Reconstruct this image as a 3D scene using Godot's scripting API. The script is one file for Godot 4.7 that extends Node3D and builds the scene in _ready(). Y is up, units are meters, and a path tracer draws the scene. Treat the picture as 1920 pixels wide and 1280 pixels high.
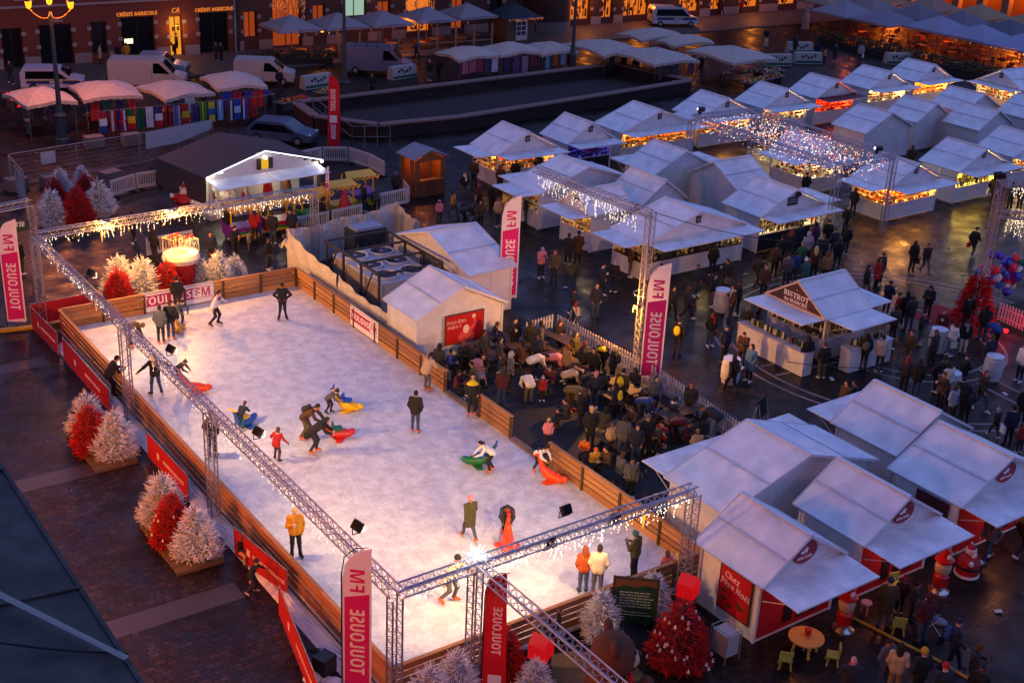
extends Node3D
# Christmas market square at dusk: an ice rink, chalets, stalls and visitors, seen from a roof. Metres, y up; x runs across the rink, z along it towards the viewer.

class MB:
	# collects triangles; corners are given counter-clockwise as seen from outside
	var v := PackedVector3Array()
	var n := PackedVector3Array()
	var c := PackedColorArray()
	var col := Color(1,1,1)
	func t3(a: Vector3,b: Vector3,d: Vector3,na: Vector3,nb: Vector3,nd: Vector3):
		v.append(a); v.append(d); v.append(b)
		n.append(na); n.append(nd); n.append(nb)
		c.append(col); c.append(col); c.append(col)
	func tri(a: Vector3,b: Vector3,d: Vector3):
		var m := (b - a).cross(d - a).normalized()
		t3(a,b,d,m,m,m)
	func quad(a: Vector3,b: Vector3,d: Vector3,e: Vector3):
		tri(a,b,d); tri(a,d,e)
	func box(p: Vector3,s: Vector3,b := Basis()):
		var x := b.x * s.x * 0.5
		var y := b.y * s.y * 0.5
		var z := b.z * s.z * 0.5
		quad(p - x - y + z,p + x - y + z,p + x + y + z,p - x + y + z)
		quad(p + x - y - z,p - x - y - z,p - x + y - z,p + x + y - z)
		quad(p + x - y + z,p + x - y - z,p + x + y - z,p + x + y + z)
		quad(p - x - y - z,p - x - y + z,p - x + y + z,p - x + y - z)
		quad(p - x + y + z,p + x + y + z,p + x + y - z,p - x + y - z)
		quad(p - x - y - z,p + x - y - z,p + x - y + z,p - x - y + z)
	func bar(a: Vector3,b: Vector3,w: float,h: float):
		# a square bar from a to b
		var d := b - a
		var f := d.normalized()
		var r := f.cross(Vector3.UP)
		if r.length() < 0.01: r = Vector3.RIGHT
		r = r.normalized()
		box((a + b) * 0.5,Vector3(w,h,d.length()),Basis(r,r.cross(f) * -1.0 if r.cross(f).y < 0 else r.cross(f),-f))
	func tube(a: Vector3,b: Vector3,r0: float,r1: float,k := 6,caps := false):
		var f := (b - a).normalized()
		var r := f.cross(Vector3.UP)
		if r.length() < 0.01: r = f.cross(Vector3.RIGHT)
		r = r.normalized()
		var u := r.cross(f)
		for i in k:
			var p := TAU * i / k
			var q := TAU * (i + 1) / k
			var d0 := r * cos(p) + u * sin(p)
			var d1 := r * cos(q) + u * sin(q)
			t3(a + d0 * r0,b + d0 * r1,b + d1 * r1,d0,d0,d1)
			t3(a + d0 * r0,b + d1 * r1,a + d1 * r0,d0,d1,d1)
			if caps:
				tri(b,b + d1 * r1,b + d0 * r1)
				tri(a,a + d0 * r0,a + d1 * r0)
	func lathe(p: Vector3,prof: Array,k := 12,b := Basis()):
		for j in prof.size() - 1:
			var a: Vector2 = prof[j]
			var e: Vector2 = prof[j + 1]
			var sl := Vector2(e.y - a.y,a.x - e.x).normalized()
			for i in k:
				var q0 := TAU * i / k
				var q1 := TAU * (i + 1) / k
				var d0 := b * Vector3(cos(q0),0,-sin(q0))
				var d1 := b * Vector3(cos(q1),0,-sin(q1))
				var n0 := (d0 * sl.x + b.y * sl.y).normalized()
				var n1 := (d1 * sl.x + b.y * sl.y).normalized()
				var a0 := p + d0 * a.x + b.y * a.y
				var a1 := p + d1 * a.x + b.y * a.y
				var e0 := p + d0 * e.x + b.y * e.y
				var e1 := p + d1 * e.x + b.y * e.y
				if a.x > 0.0001: t3(a0,a1,e1,n0,n1,n1)
				if e.x > 0.0001: t3(a0,e1,e0,n0,n1,n0)
	func ball(p: Vector3,s: Vector3,k := 8,b := Basis()):
		for j in k:
			var a0 := PI * j / k - PI / 2
			var a1 := PI * (j + 1) / k - PI / 2
			for i in k + 2:
				var q0 := TAU * i / (k + 2)
				var q1 := TAU * (i + 1) / (k + 2)
				var n00 := Vector3(cos(a0) * cos(q0),sin(a0),-cos(a0) * sin(q0))
				var n01 := Vector3(cos(a0) * cos(q1),sin(a0),-cos(a0) * sin(q1))
				var n10 := Vector3(cos(a1) * cos(q0),sin(a1),-cos(a1) * sin(q0))
				var n11 := Vector3(cos(a1) * cos(q1),sin(a1),-cos(a1) * sin(q1))
				if j > 0: t3(p + b * (n00 * s),p + b * (n01 * s),p + b * (n11 * s),(b * (n00 / s)).normalized(),(b * (n01 / s)).normalized(),(b * (n11 / s)).normalized())
				if j < k - 1: t3(p + b * (n00 * s),p + b * (n11 * s),p + b * (n10 * s),(b * (n00 / s)).normalized(),(b * (n11 / s)).normalized(),(b * (n10 / s)).normalized())
	func poly(pts: PackedVector2Array,z0: float,z1: float,x := Transform3D()):
		# a flat outline given in x, y and made thick from z0 to z1
		var q := pts
		if Geometry2D.is_polygon_clockwise(q): q.reverse()
		var ix := Geometry2D.triangulate_polygon(q)
		for i in range(0,ix.size(),3):
			var a := q[ix[i]]
			var b := q[ix[i + 1]]
			var d := q[ix[i + 2]]
			if (b - a).cross(d - a) < 0:
				var e := b
				b = d; d = e
			tri(x * Vector3(a.x,a.y,z1),x * Vector3(b.x,b.y,z1),x * Vector3(d.x,d.y,z1))
			tri(x * Vector3(a.x,a.y,z0),x * Vector3(d.x,d.y,z0),x * Vector3(b.x,b.y,z0))
		for i in q.size():
			var a := q[i]
			var b := q[(i + 1) % q.size()]
			quad(x * Vector3(a.x,a.y,z0),x * Vector3(b.x,b.y,z0),x * Vector3(b.x,b.y,z1),x * Vector3(a.x,a.y,z1))
	func mesh() -> ArrayMesh:
		var ar := []
		ar.resize(Mesh.ARRAY_MAX)
		ar[Mesh.ARRAY_VERTEX] = v; ar[Mesh.ARRAY_NORMAL] = n; ar[Mesh.ARRAY_COLOR] = c
		var m := ArrayMesh.new()
		if v.is_empty(): return m
		m.add_surface_from_arrays(Mesh.PRIMITIVE_TRIANGLES,ar)
		return m

var used := {}
var mats := {}
var rng := RandomNumberGenerator.new()

func numbered(called: String) -> String:
	var k = used.get(called,0)
	used[called] = k + 1
	return called if k == 0 else "%s_%03d" % [called,k]

func tag(o: Node,label: String,category: String,group := ""):
	o.set_meta("label",label); o.set_meta("category",category)
	if group: o.set_meta("group",group)
	return o

func thing(called: String,label: String,category: String,at := Vector3.ZERO,turn := 0.0,group := "") -> Node3D:
	var o := Node3D.new()
	o.name = numbered(called)
	add_child(o)
	o.position = at
	o.rotation_degrees.y = turn
	tag(o,label,category,group)
	return o

func part(parent: Node,called: String,m,material: Material,at := Vector3.ZERO,b := Basis()) -> MeshInstance3D:
	var o := MeshInstance3D.new()
	o.name = called
	o.mesh = m.mesh() if m is MB else m
	o.material_override = material
	o.transform = Transform3D(b,at)
	if parent == self: o.name = numbered(called)
	parent.add_child(o,true)
	var k := 0
	for sib in parent.get_children():
		if sib != o and (sib.name == called or sib.name.begins_with(called + "_")) and parent != self: k += 1
	if k > 0 and parent != self:
		o.name = "%s_%03d" % [called,k]
	return o

func single(called: String,m,material: Material,label: String,category: String,at := Vector3.ZERO,turn := 0.0,group := "") -> MeshInstance3D:
	var o := part(self,called,m,material,at)
	o.rotation_degrees.y = turn
	tag(o,label,category,group)
	return o

func stuff(o: Node):
	o.set_meta("kind","stuff")
	return o

func struct(called: String,m,material: Material,at := Vector3.ZERO) -> MeshInstance3D:
	var o := part(self,called,m,material,at)
	o.set_meta("kind","structure")
	return o

func dup(src: Node3D,at: Vector3,turn: float,label: String,size := 1.0) -> Node3D:
	var o: Node3D = src.duplicate()
	o.name = numbered(String(src.name).rstrip("0123456789").rstrip("_"))
	add_child(o)
	o.position = at
	o.rotation_degrees.y = turn
	o.scale = Vector3.ONE * size
	o.set_meta("label",label)
	return o

func mat(key: String,color: Color,rough := 0.7,metal := 0.0) -> StandardMaterial3D:
	# a plain painted, cloth or metal surface; color in sRGB
	if mats.has(key): return mats[key]
	var m := StandardMaterial3D.new()
	m.albedo_color = color
	m.roughness = rough
	m.metallic = metal
	m.vertex_color_use_as_albedo = false
	mats[key] = m
	return m

func hexm(h: String,rough := 0.75) -> StandardMaterial3D:
	return mat("hex" + h + str(rough),Color.html(h),rough)

func tinted(key: String,rough := 0.7) -> StandardMaterial3D:
	var m := mat(key,Color.WHITE,rough)
	m.vertex_color_use_as_albedo = true
	return m

func glow(key: String,color: Color,energy: float) -> StandardMaterial3D:
	if mats.has(key): return mats[key]
	var m := mat(key,Color(0.05,0.05,0.05),0.5)
	m.emission_enabled = true
	m.emission = color
	m.emission_energy_multiplier = energy
	return m

func noise_tex(seed_: int,freq: float,c0: Color,c1: Color,w := 512,octaves := 4,kind := FastNoiseLite.TYPE_SIMPLEX) -> NoiseTexture2D:
	var f := FastNoiseLite.new()
	f.seed = seed_; f.frequency = freq; f.fractal_octaves = octaves; f.noise_type = kind
	var t := NoiseTexture2D.new()
	t.width = w; t.height = w; t.seamless = true; t.noise = f
	var g := Gradient.new()
	g.set_color(0,c0); g.set_color(1,c1)
	t.color_ramp = g
	return t

func worldmat(key: String,seed_: int,freq: float,c0: Color,c1: Color,per_m: float,rough := 0.8,octaves := 4) -> StandardMaterial3D:
	# a surface with its own uneven colour, mapped in the world
	if mats.has(key): return mats[key]
	var m := mat(key,Color.WHITE,rough)
	m.albedo_texture = noise_tex(seed_,freq,c0,c1,512,octaves)
	m.uv1_triplanar = true; m.uv1_world_triplanar = true
	m.uv1_scale = Vector3.ONE * per_m
	return m

func lamp(parent: Node,at: Vector3,color: Color,energy: float,size := 0.08,reach := 30.0) -> OmniLight3D:
	var l := OmniLight3D.new()
	l.name = "light_source"
	l.light_color = color; l.light_energy = energy; l.light_size = size
	l.omni_range = reach; l.omni_attenuation = 2.0; l.shadow_enabled = true
	parent.add_child(l,true)
	l.position = at
	return l

func spot(parent: Node,at: Vector3,aim: Vector3,color: Color,energy: float,angle := 50.0,size := 0.15) -> SpotLight3D:
	var l := SpotLight3D.new()
	l.name = "light_source"
	l.light_color = color; l.light_energy = energy; l.light_size = size
	l.spot_range = 60.0; l.spot_attenuation = 2.0; l.spot_angle = angle; l.shadow_enabled = true
	parent.add_child(l,true)
	l.transform = Transform3D(Basis.looking_at((aim - at).normalized(),Vector3.UP),at)
	return l

func sans(bold := true,face := "Droid Sans") -> SystemFont:
	var f := SystemFont.new()
	f.font_names = PackedStringArray([face])
	f.font_weight = 700 if bold else 400
	return f

var texts := {}
func text_mesh(s: String,height: float,depth := 0.012,bold := true,face := "Droid Sans") -> TextMesh:
	var key := s + str(height) + str(depth) + face
	if texts.has(key): return texts[key]
	var t := TextMesh.new()
	t.text = s; t.font = sans(bold,face); t.font_size = 48
	t.pixel_size = height / 36.0; t.depth = depth; t.curve_step = 3.0
	t.horizontal_alignment = HORIZONTAL_ALIGNMENT_CENTER; t.vertical_alignment = VERTICAL_ALIGNMENT_CENTER
	texts[key] = t
	return t

func lettering(parent: Node,s: String,height: float,material: Material,at: Vector3,b := Basis(),depth := 0.012,bold := true,face := "Droid Sans") -> MeshInstance3D:
	return part(parent,"lettering",text_mesh(s,height,depth,bold,face),material,at,b)

func rect(x0: float,y0: float,x1: float,y1: float) -> PackedVector2Array:
	return PackedVector2Array([Vector2(x0,y0),Vector2(x1,y0),Vector2(x1,y1),Vector2(x0,y1)])

func oval(cx: float,cy: float,rx: float,ry: float,k := 20) -> PackedVector2Array:
	var p := PackedVector2Array()
	for i in k: p.append(Vector2(cx + rx * cos(TAU * i / k),cy + ry * sin(TAU * i / k)))
	return p

func turn_y(deg: float) -> Basis:
	return Basis(Vector3.UP,deg_to_rad(deg))

var ice_y := 0.1

func view_and_light():
	var cam := Camera3D.new()
	cam.name = "camera"
	add_child(cam)
	var yaw := deg_to_rad(35.916)
	var pitch := deg_to_rad(23.378)
	var roll := deg_to_rad(2.859)
	var f := Vector3(sin(yaw) * cos(pitch),-sin(pitch),-cos(yaw) * cos(pitch))
	var r := Vector3(cos(yaw),0,sin(yaw))
	var u := r.cross(f)
	cam.transform = Transform3D(Basis(r * cos(roll) + u * sin(roll),u * cos(roll) - r * sin(roll),-f),Vector3(-14.2975,22.7715,52.972))
	cam.keep_aspect = Camera3D.KEEP_HEIGHT
	cam.fov = 29.44
	cam.near = 0.3; cam.far = 600.0
	cam.current = true
	var env := Environment.new()
	env.background_mode = Environment.BG_SKY
	env.tonemap_mode = Environment.TONE_MAPPER_LINEAR
	env.tonemap_exposure = 1.0
	var sky := Sky.new()
	var sm := ProceduralSkyMaterial.new()
	sm.sky_top_color = Color(0.50,0.60,0.94)
	sm.sky_horizon_color = Color(0.53,0.55,0.74)
	sm.sky_curve = 0.18
	sm.ground_bottom_color = Color(0.10,0.10,0.14)
	sm.ground_horizon_color = Color(0.30,0.28,0.36)
	sm.sun_angle_max = 1.0
	sky.sky_material = sm
	env.sky = sky
	env.background_energy_multiplier = 1.12
	env.ambient_light_source = Environment.AMBIENT_SOURCE_SKY
	env.sdfgi_enabled = true; env.ssao_enabled = true; env.ssil_enabled = true
	var we := WorldEnvironment.new()
	we.name = "world_environment"
	we.environment = env
	add_child(we)
	# the last of the daylight, far below the horizon's haze: very weak and wide
	var sun := DirectionalLight3D.new()
	sun.name = "evening_sky_light"
	sun.light_energy = 0.04
	sun.light_color = Color(0.8,0.82,1.0)
	sun.light_angular_distance = 40.0
	sun.shadow_enabled = true
	add_child(sun)
	sun.rotation_degrees = Vector3(-50,-60,0)

func build_ground():
	var g := MB.new()
	g.quad(Vector3(-160,0,140),Vector3(260,0,140),Vector3(260,0,-220),Vector3(-160,0,-220))
	var m := mat("paving",Color.WHITE,0.64)
	# worn setts: every stone a tone of its own between dark joints
	var im := Image.create(1024,1024,false,Image.FORMAT_RGB8)
	var hm := Image.create(1024,1024,false,Image.FORMAT_RGB8)
	im.fill(Color(0.075,0.065,0.06))
	hm.fill(Color(0.2,0.2,0.2))
	rng.seed = 3
	for row in 64:
		var x := rng.randi() % 24
		var start := x
		while x < 1024 + start - 12:
			var w := mini(rng.randi_range(16,30),1024 + start - x)
			var t := rng.randf()
			var c := Color(0.175,0.145,0.128).lerp(Color(0.265,0.218,0.195),t * t if row % 9 else t)
			var hh := rng.randf_range(0.55,0.95)
			for o in [0,-1024]:
				im.fill_rect(Rect2i(x + o + 1,row * 16 + 1,w - 2,14),c)
				hm.fill_rect(Rect2i(x + o + 1,row * 16 + 1,w - 2,14),Color(hh,hh,hh))
			x += w
	im.generate_mipmaps()
	m.albedo_texture = ImageTexture.create_from_image(im)
	m.uv1_triplanar = true; m.uv1_world_triplanar = true
	m.uv1_scale = Vector3.ONE * 0.088
	m.roughness_texture = noise_tex(5,0.012,Color(0.3,0.3,0.3),Color(1,1,1),512,4)
	m.metallic_specular = 0.3
	m.heightmap_enabled = true
	m.heightmap_texture = ImageTexture.create_from_image(hm)
	m.heightmap_scale = 0.5
	m.detail_enabled = true
	m.detail_blend_mode = BaseMaterial3D.BLEND_MODE_MUL
	m.detail_albedo = noise_tex(77,0.005,Color(0.6,0.6,0.62),Color(1.0,0.98,0.95),512,5)
	struct("ground",g,m)
	# paler stone bands let into the paving
	var band := worldmat("pale_band",21,0.03,Color(0.19,0.158,0.142),Color(0.24,0.198,0.18),0.3,0.45)
	var b := MB.new()
	for z in [-6.5,2.7,12.4,21.8,31.0,40.0]:
		b.quad(Vector3(-22,0.004,z + 0.45),Vector3(-1.4,0.004,z + 0.45),Vector3(-1.4,0.004,z - 0.45),Vector3(-22,0.004,z - 0.45))
	struct("paving_bands",b,band)
	# black rubber matting of the skate-hire yard
	var mt := MB.new()
	mt.quad(Vector3(11.3,0.03,26.0),Vector3(18.9,0.03,26.0),Vector3(18.9,0.03,10.8),Vector3(11.3,0.03,10.8))
	struct("rubber_matting_floor",mt,worldmat("rubber",8,0.05,Color(0.05,0.05,0.058),Color(0.095,0.095,0.105),0.4,0.75))
	# pale lines of the inlaid cross in the square
	var ln := MB.new()
	var c := Vector3(32.55,0,19.06)
	for rr in [3.6,4.3,8.2,8.8]:
		for i in 80:
			var a0 := TAU * i / 80.0
			var a1 := TAU * (i + 1) / 80.0
			ln.quad(c + Vector3(cos(a0) * rr,0.006,sin(a0) * rr),c + Vector3(cos(a1) * rr,0.006,sin(a1) * rr),c + Vector3(cos(a1) * (rr + 0.14),0.006,sin(a1) * (rr + 0.14)),c + Vector3(cos(a0) * (rr + 0.14),0.006,sin(a0) * (rr + 0.14)))
	for k in 4:
		var d := Vector3(cos(k * PI / 2 + 0.1),0,sin(k * PI / 2 + 0.1))
		var e := Vector3(-d.z,0,d.x)
		for s in [-0.5,0.5]:
			var p0: Vector3 = c + d * 4.6 + e * s + Vector3(0,0.006,0)
			var p1: Vector3 = c + d * 8.1 + e * s + Vector3(0,0.006,0)
			ln.quad(p0 - e * 0.07,p0 + e * 0.07,p1 + e * 0.07,p1 - e * 0.07)
	struct("paving_lines",ln,worldmat("pale_line",22,0.05,Color(0.42,0.37,0.37),Color(0.55,0.5,0.5),0.4,0.6))
	var rc := MB.new()
	var q := Vector3(36.77,0,18.46)
	rc.box(q + Vector3(0,0.006,0),Vector3(2.6,0.012,3.2),turn_y(12))
	struct("red_carpet_floor",rc,hexm("9a1420",0.95))
	# road edge and kerb far behind the stalls
	var kb := MB.new()
	kb.box(Vector3(60,0.06,-45.5),Vector3(150,0.12,0.3))
	struct("kerb",kb,hexm("5a4c48",0.8))
	var pv := MB.new()
	pv.box(Vector3(60,0.05,-51.0),Vector3(150,0.1,10.7))
	struct("pavement",pv,worldmat("far_pavement",23,0.02,Color(0.27,0.235,0.22),Color(0.36,0.31,0.29),0.2,0.6))

func ice_texture() -> ImageTexture:
	var im := Image.create(1024,1024,false,Image.FORMAT_RGB8)
	var f := FastNoiseLite.new()
	f.seed = 4; f.frequency = 0.008; f.fractal_octaves = 4
	im.fill(Color(0.86,0.87,0.89))
	rng.seed = 40
	for k in 2400:
		var p := Vector2(rng.randf() * 1024,rng.randf() * 1024)
		var a := rng.randf() * TAU
		var cur := rng.randf_range(-0.022,0.022)
		var s := rng.randf()
		var col := Color(0.74,0.75,0.8) if s < 0.6 else Color(0.97,0.97,0.98)
		for i in rng.randi_range(20,110):
			p += Vector2(cos(a),sin(a))
			a += cur
			im.set_pixel(posmod(int(p.x),1024),posmod(int(p.y),1024),col)
			if s < 0.3: im.set_pixel(posmod(int(p.x) + 1,1024),posmod(int(p.y),1024),col)
	for k in 260:
		var p := Vector2(rng.randf() * 1024,rng.randf() * 1024)
		var a := rng.randf() * TAU
		var cur := rng.randf_range(-0.006,0.006)
		for i in rng.randi_range(150,420):
			p += Vector2(cos(a),sin(a))
			a += cur
			im.set_pixel(posmod(int(p.x),1024),posmod(int(p.y),1024),Color(0.98,0.98,0.98) if k % 3 else Color(0.7,0.71,0.77))
			if k % 4 == 0: im.set_pixel(posmod(int(p.x),1024),posmod(int(p.y) + 1,1024),Color(0.95,0.95,0.96))
	im.generate_mipmaps()
	return ImageTexture.create_from_image(im)

func build_rink():
	var m := mat("ice",Color(0.98,0.97,0.98),0.38)
	m.albedo_texture = ice_texture()
	m.uv1_triplanar = true; m.uv1_world_triplanar = true
	m.uv1_scale = Vector3(0.13,0.13,0.13)
	m.detail_enabled = true
	m.detail_blend_mode = BaseMaterial3D.BLEND_MODE_MUL
	m.detail_albedo = noise_tex(9,0.02,Color(0.84,0.85,0.88),Color(1,1,1),512,5)
	m.metallic_specular = 0.3
	var s := MB.new()
	s.box(Vector3(5.6,ice_y * 0.5,14.35),Vector3(11.3,ice_y,28.7))
	struct("ice_floor",s,m)
	barrier("wooden slatted barrier along the left long side of the ice rink",Vector3(0,0,28.6),Vector3(0,0,0.05))
	barrier("wooden slatted barrier across the far end of the ice, below the red trees",Vector3(0,0,0),Vector3(11.2,0,0))
	barrier("long wooden barrier right of the rink, from the far corner to the first gate",Vector3(11.2,0,0.05),Vector3(11.2,0,13.43))
	barrier("short wooden barrier piece standing alone between the two rink gates",Vector3(11.2,0,15.87),Vector3(11.2,0,18.05))
	barrier("wooden barrier on the right of the rink, from the second gate to the near corner",Vector3(11.2,0,20.35),Vector3(11.2,0,28.55))
	barrier("wooden slatted barrier across the near end of the rink, behind the bear",Vector3(11.2,0,28.6),Vector3(0,0,28.6))
	var k := 0
	for z in [[13.5,15.8],[18.1,20.3]]:
		var st := MB.new()
		st.box(Vector3(0,0.11,0),Vector3(0.22,0.22,z[1] - z[0]))
		single("gate_sill",st,hexm("6b5a52",0.8),["low plank sill in the rink gateway next to the yellow-shouldered steward","low plank sill in the rink gateway next to the child with the orange seal"][k],"step",Vector3(11.2,0,(z[0] + z[1]) / 2))
		k += 1

func wood() -> Array:
	var out := []
	for i in 4:
		out.append(worldmat("barrier_wood_%d" % i,50 + i,0.02,[Color(0.60,0.41,0.23),Color(0.52,0.35,0.20),Color(0.66,0.46,0.25),Color(0.56,0.37,0.19)][i],[Color(0.72,0.51,0.30),Color(0.64,0.45,0.27),Color(0.76,0.55,0.32),Color(0.68,0.47,0.26)][i],0.7,0.65))
	return out

func barrier(label: String,a: Vector3,b: Vector3):
	var w := wood()
	var d := b - a
	var n := maxi(1,roundi(d.length() / 2.0))
	var turn := rad_to_deg(atan2(d.x,d.z))
	var o := thing("rink_barrier",label,"barrier",a,turn)
	var step := d.length() / n
	rng.seed = hash(label)
	for j in 4:
		var mb := MB.new()
		var hgt: float = [0.24,0.17,0.17,0.2][j]
		mb.box(Vector3.ZERO,Vector3(0.035,hgt,step - 0.015))
		var bm := mb.mesh()
		for i in n:
			part(o,"board",bm,w[rng.randi() % 4],Vector3(rng.randf_range(-0.004,0.004),[0.22,0.48,0.70,0.925][j],(i + 0.5) * step))
	var cap := MB.new()
	cap.box(Vector3.ZERO,Vector3(0.13,0.03,step - 0.008))
	var capm := cap.mesh()
	var pm := MB.new()
	pm.box(Vector3(0,0.5,0),Vector3(0.06,1.0,0.09))
	var post := pm.mesh()
	for i in n:
		part(o,"top_rail",capm,w[rng.randi() % 4],Vector3(0,1.042,(i + 0.5) * step))
	for i in n + 1:
		part(o,"post",post,hexm("4a3524",0.8),Vector3(-0.05,0,clampf(i * step,0.05,d.length() - 0.05)))

func truss(called: String,label: String,a: Vector3,b: Vector3,m: Material,size := 0.29,group := ""):
	var o := thing(called,label,"truss",a,0.0,group)
	var d := b - a
	var f := d.normalized()
	var r := f.cross(Vector3.UP)
	if r.length() < 0.01: r = Vector3.RIGHT
	r = r.normalized()
	var u := r.cross(f)
	var h := size / 2
	var cs := [-r * h - u * h,r * h - u * h,r * h + u * h,-r * h + u * h]
	for q in cs:
		var t := MB.new()
		t.tube(q,q + d,0.026,0.026,6,true)
		part(o,"chord",t,m)
	var br := MB.new()
	var n := maxi(2,roundi(d.length() / (size * 1.15)))
	for side in 4:
		var p: Vector3 = cs[side]
		var q: Vector3 = cs[(side + 1) % 4]
		for i in n:
			var s0 := d * (float(i) / n)
			var s1 := d * (float(i + 1) / n)
			var sm := (s0 + s1) * 0.5
			br.tube(p + s0,q + sm,0.011,0.011,4)
			br.tube(q + sm,p + s1,0.011,0.011,4)
	stuff(part(o,"bracing",br,m))
	return o

func side_basis(s: String) -> Basis:
	# x along the wall, z outwards
	return turn_y({"f": 0.0,"r": 90.0,"b": 180.0,"l": -90.0}[s])

const PAL := {
	"food": ["c98a3c","e0b060","a8642a","f0d9a0","8a5a2a","d8c090","b03020","5a7a2c"],
	"deco": ["b02828","d8b040","e8e0d0","3a5a8a","8a2a50","3a6a3a","c87828","f0e8d8","503018"],
	"sweet": ["d83a18","e86a20","c01818","f0b030","e84830","7a1410"],
	"bread": ["d08a30","e8a840","b86a20","f0c870","8a4a18","e09830"],
	"bottle": ["1e3020","2a4a24","3a2a18","101814","c0b890","5a3a20","e0d8c0"],
	"night": ["2030c0","182068","c02040","101838","3048e0"],
}

func goods(len: float,kind: String,sd: int,deep := 0.45,tall := 0.5) -> MB:
	var g := MB.new()
	var pal: Array = PAL[kind]
	rng.seed = sd
	var n := int(len * 26)
	for i in n:
		var tier := rng.randi() % 3
		var x := rng.randf_range(-len / 2 + 0.08,len / 2 - 0.08)
		var s := Vector3(rng.randf_range(0.06,0.2),rng.randf_range(0.05,0.2),rng.randf_range(0.08,0.16))
		g.col = Color.html(pal[rng.randi() % pal.size()]).srgb_to_linear()
		var p := Vector3(x,tier * tall * 0.4 + s.y / 2,deep * (0.3 - 0.3 * tier))
		if kind == "bottle":
			g.tube(p - Vector3(0,s.y / 2,0),p + Vector3(0,0.2,0),0.04,0.03,6,true)
		elif rng.randf() < 0.45:
			g.ball(p,s * 0.6,4)
		else:
			g.box(p,s,turn_y(rng.randf_range(-25,25)))
	return g

func emblem(o: Node,at: Vector3,b: Basis,size := 0.34):
	var e := MB.new()
	e.box(Vector3.ZERO,Vector3(size,size * 1.1,0.02))
	var p := part(o,"emblem",e,hexm("2a1c20",0.5),at,b)
	var q := MB.new()
	for a in 4:
		var dd := Vector2.from_angle(a * PI / 2)
		q.poly(oval(dd.x * size * 0.22,dd.y * size * 0.22,size * 0.11,size * 0.11,8),0.011,0.016)
	part(p,"cross",q,hexm("b8a8a8",0.6))

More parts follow.
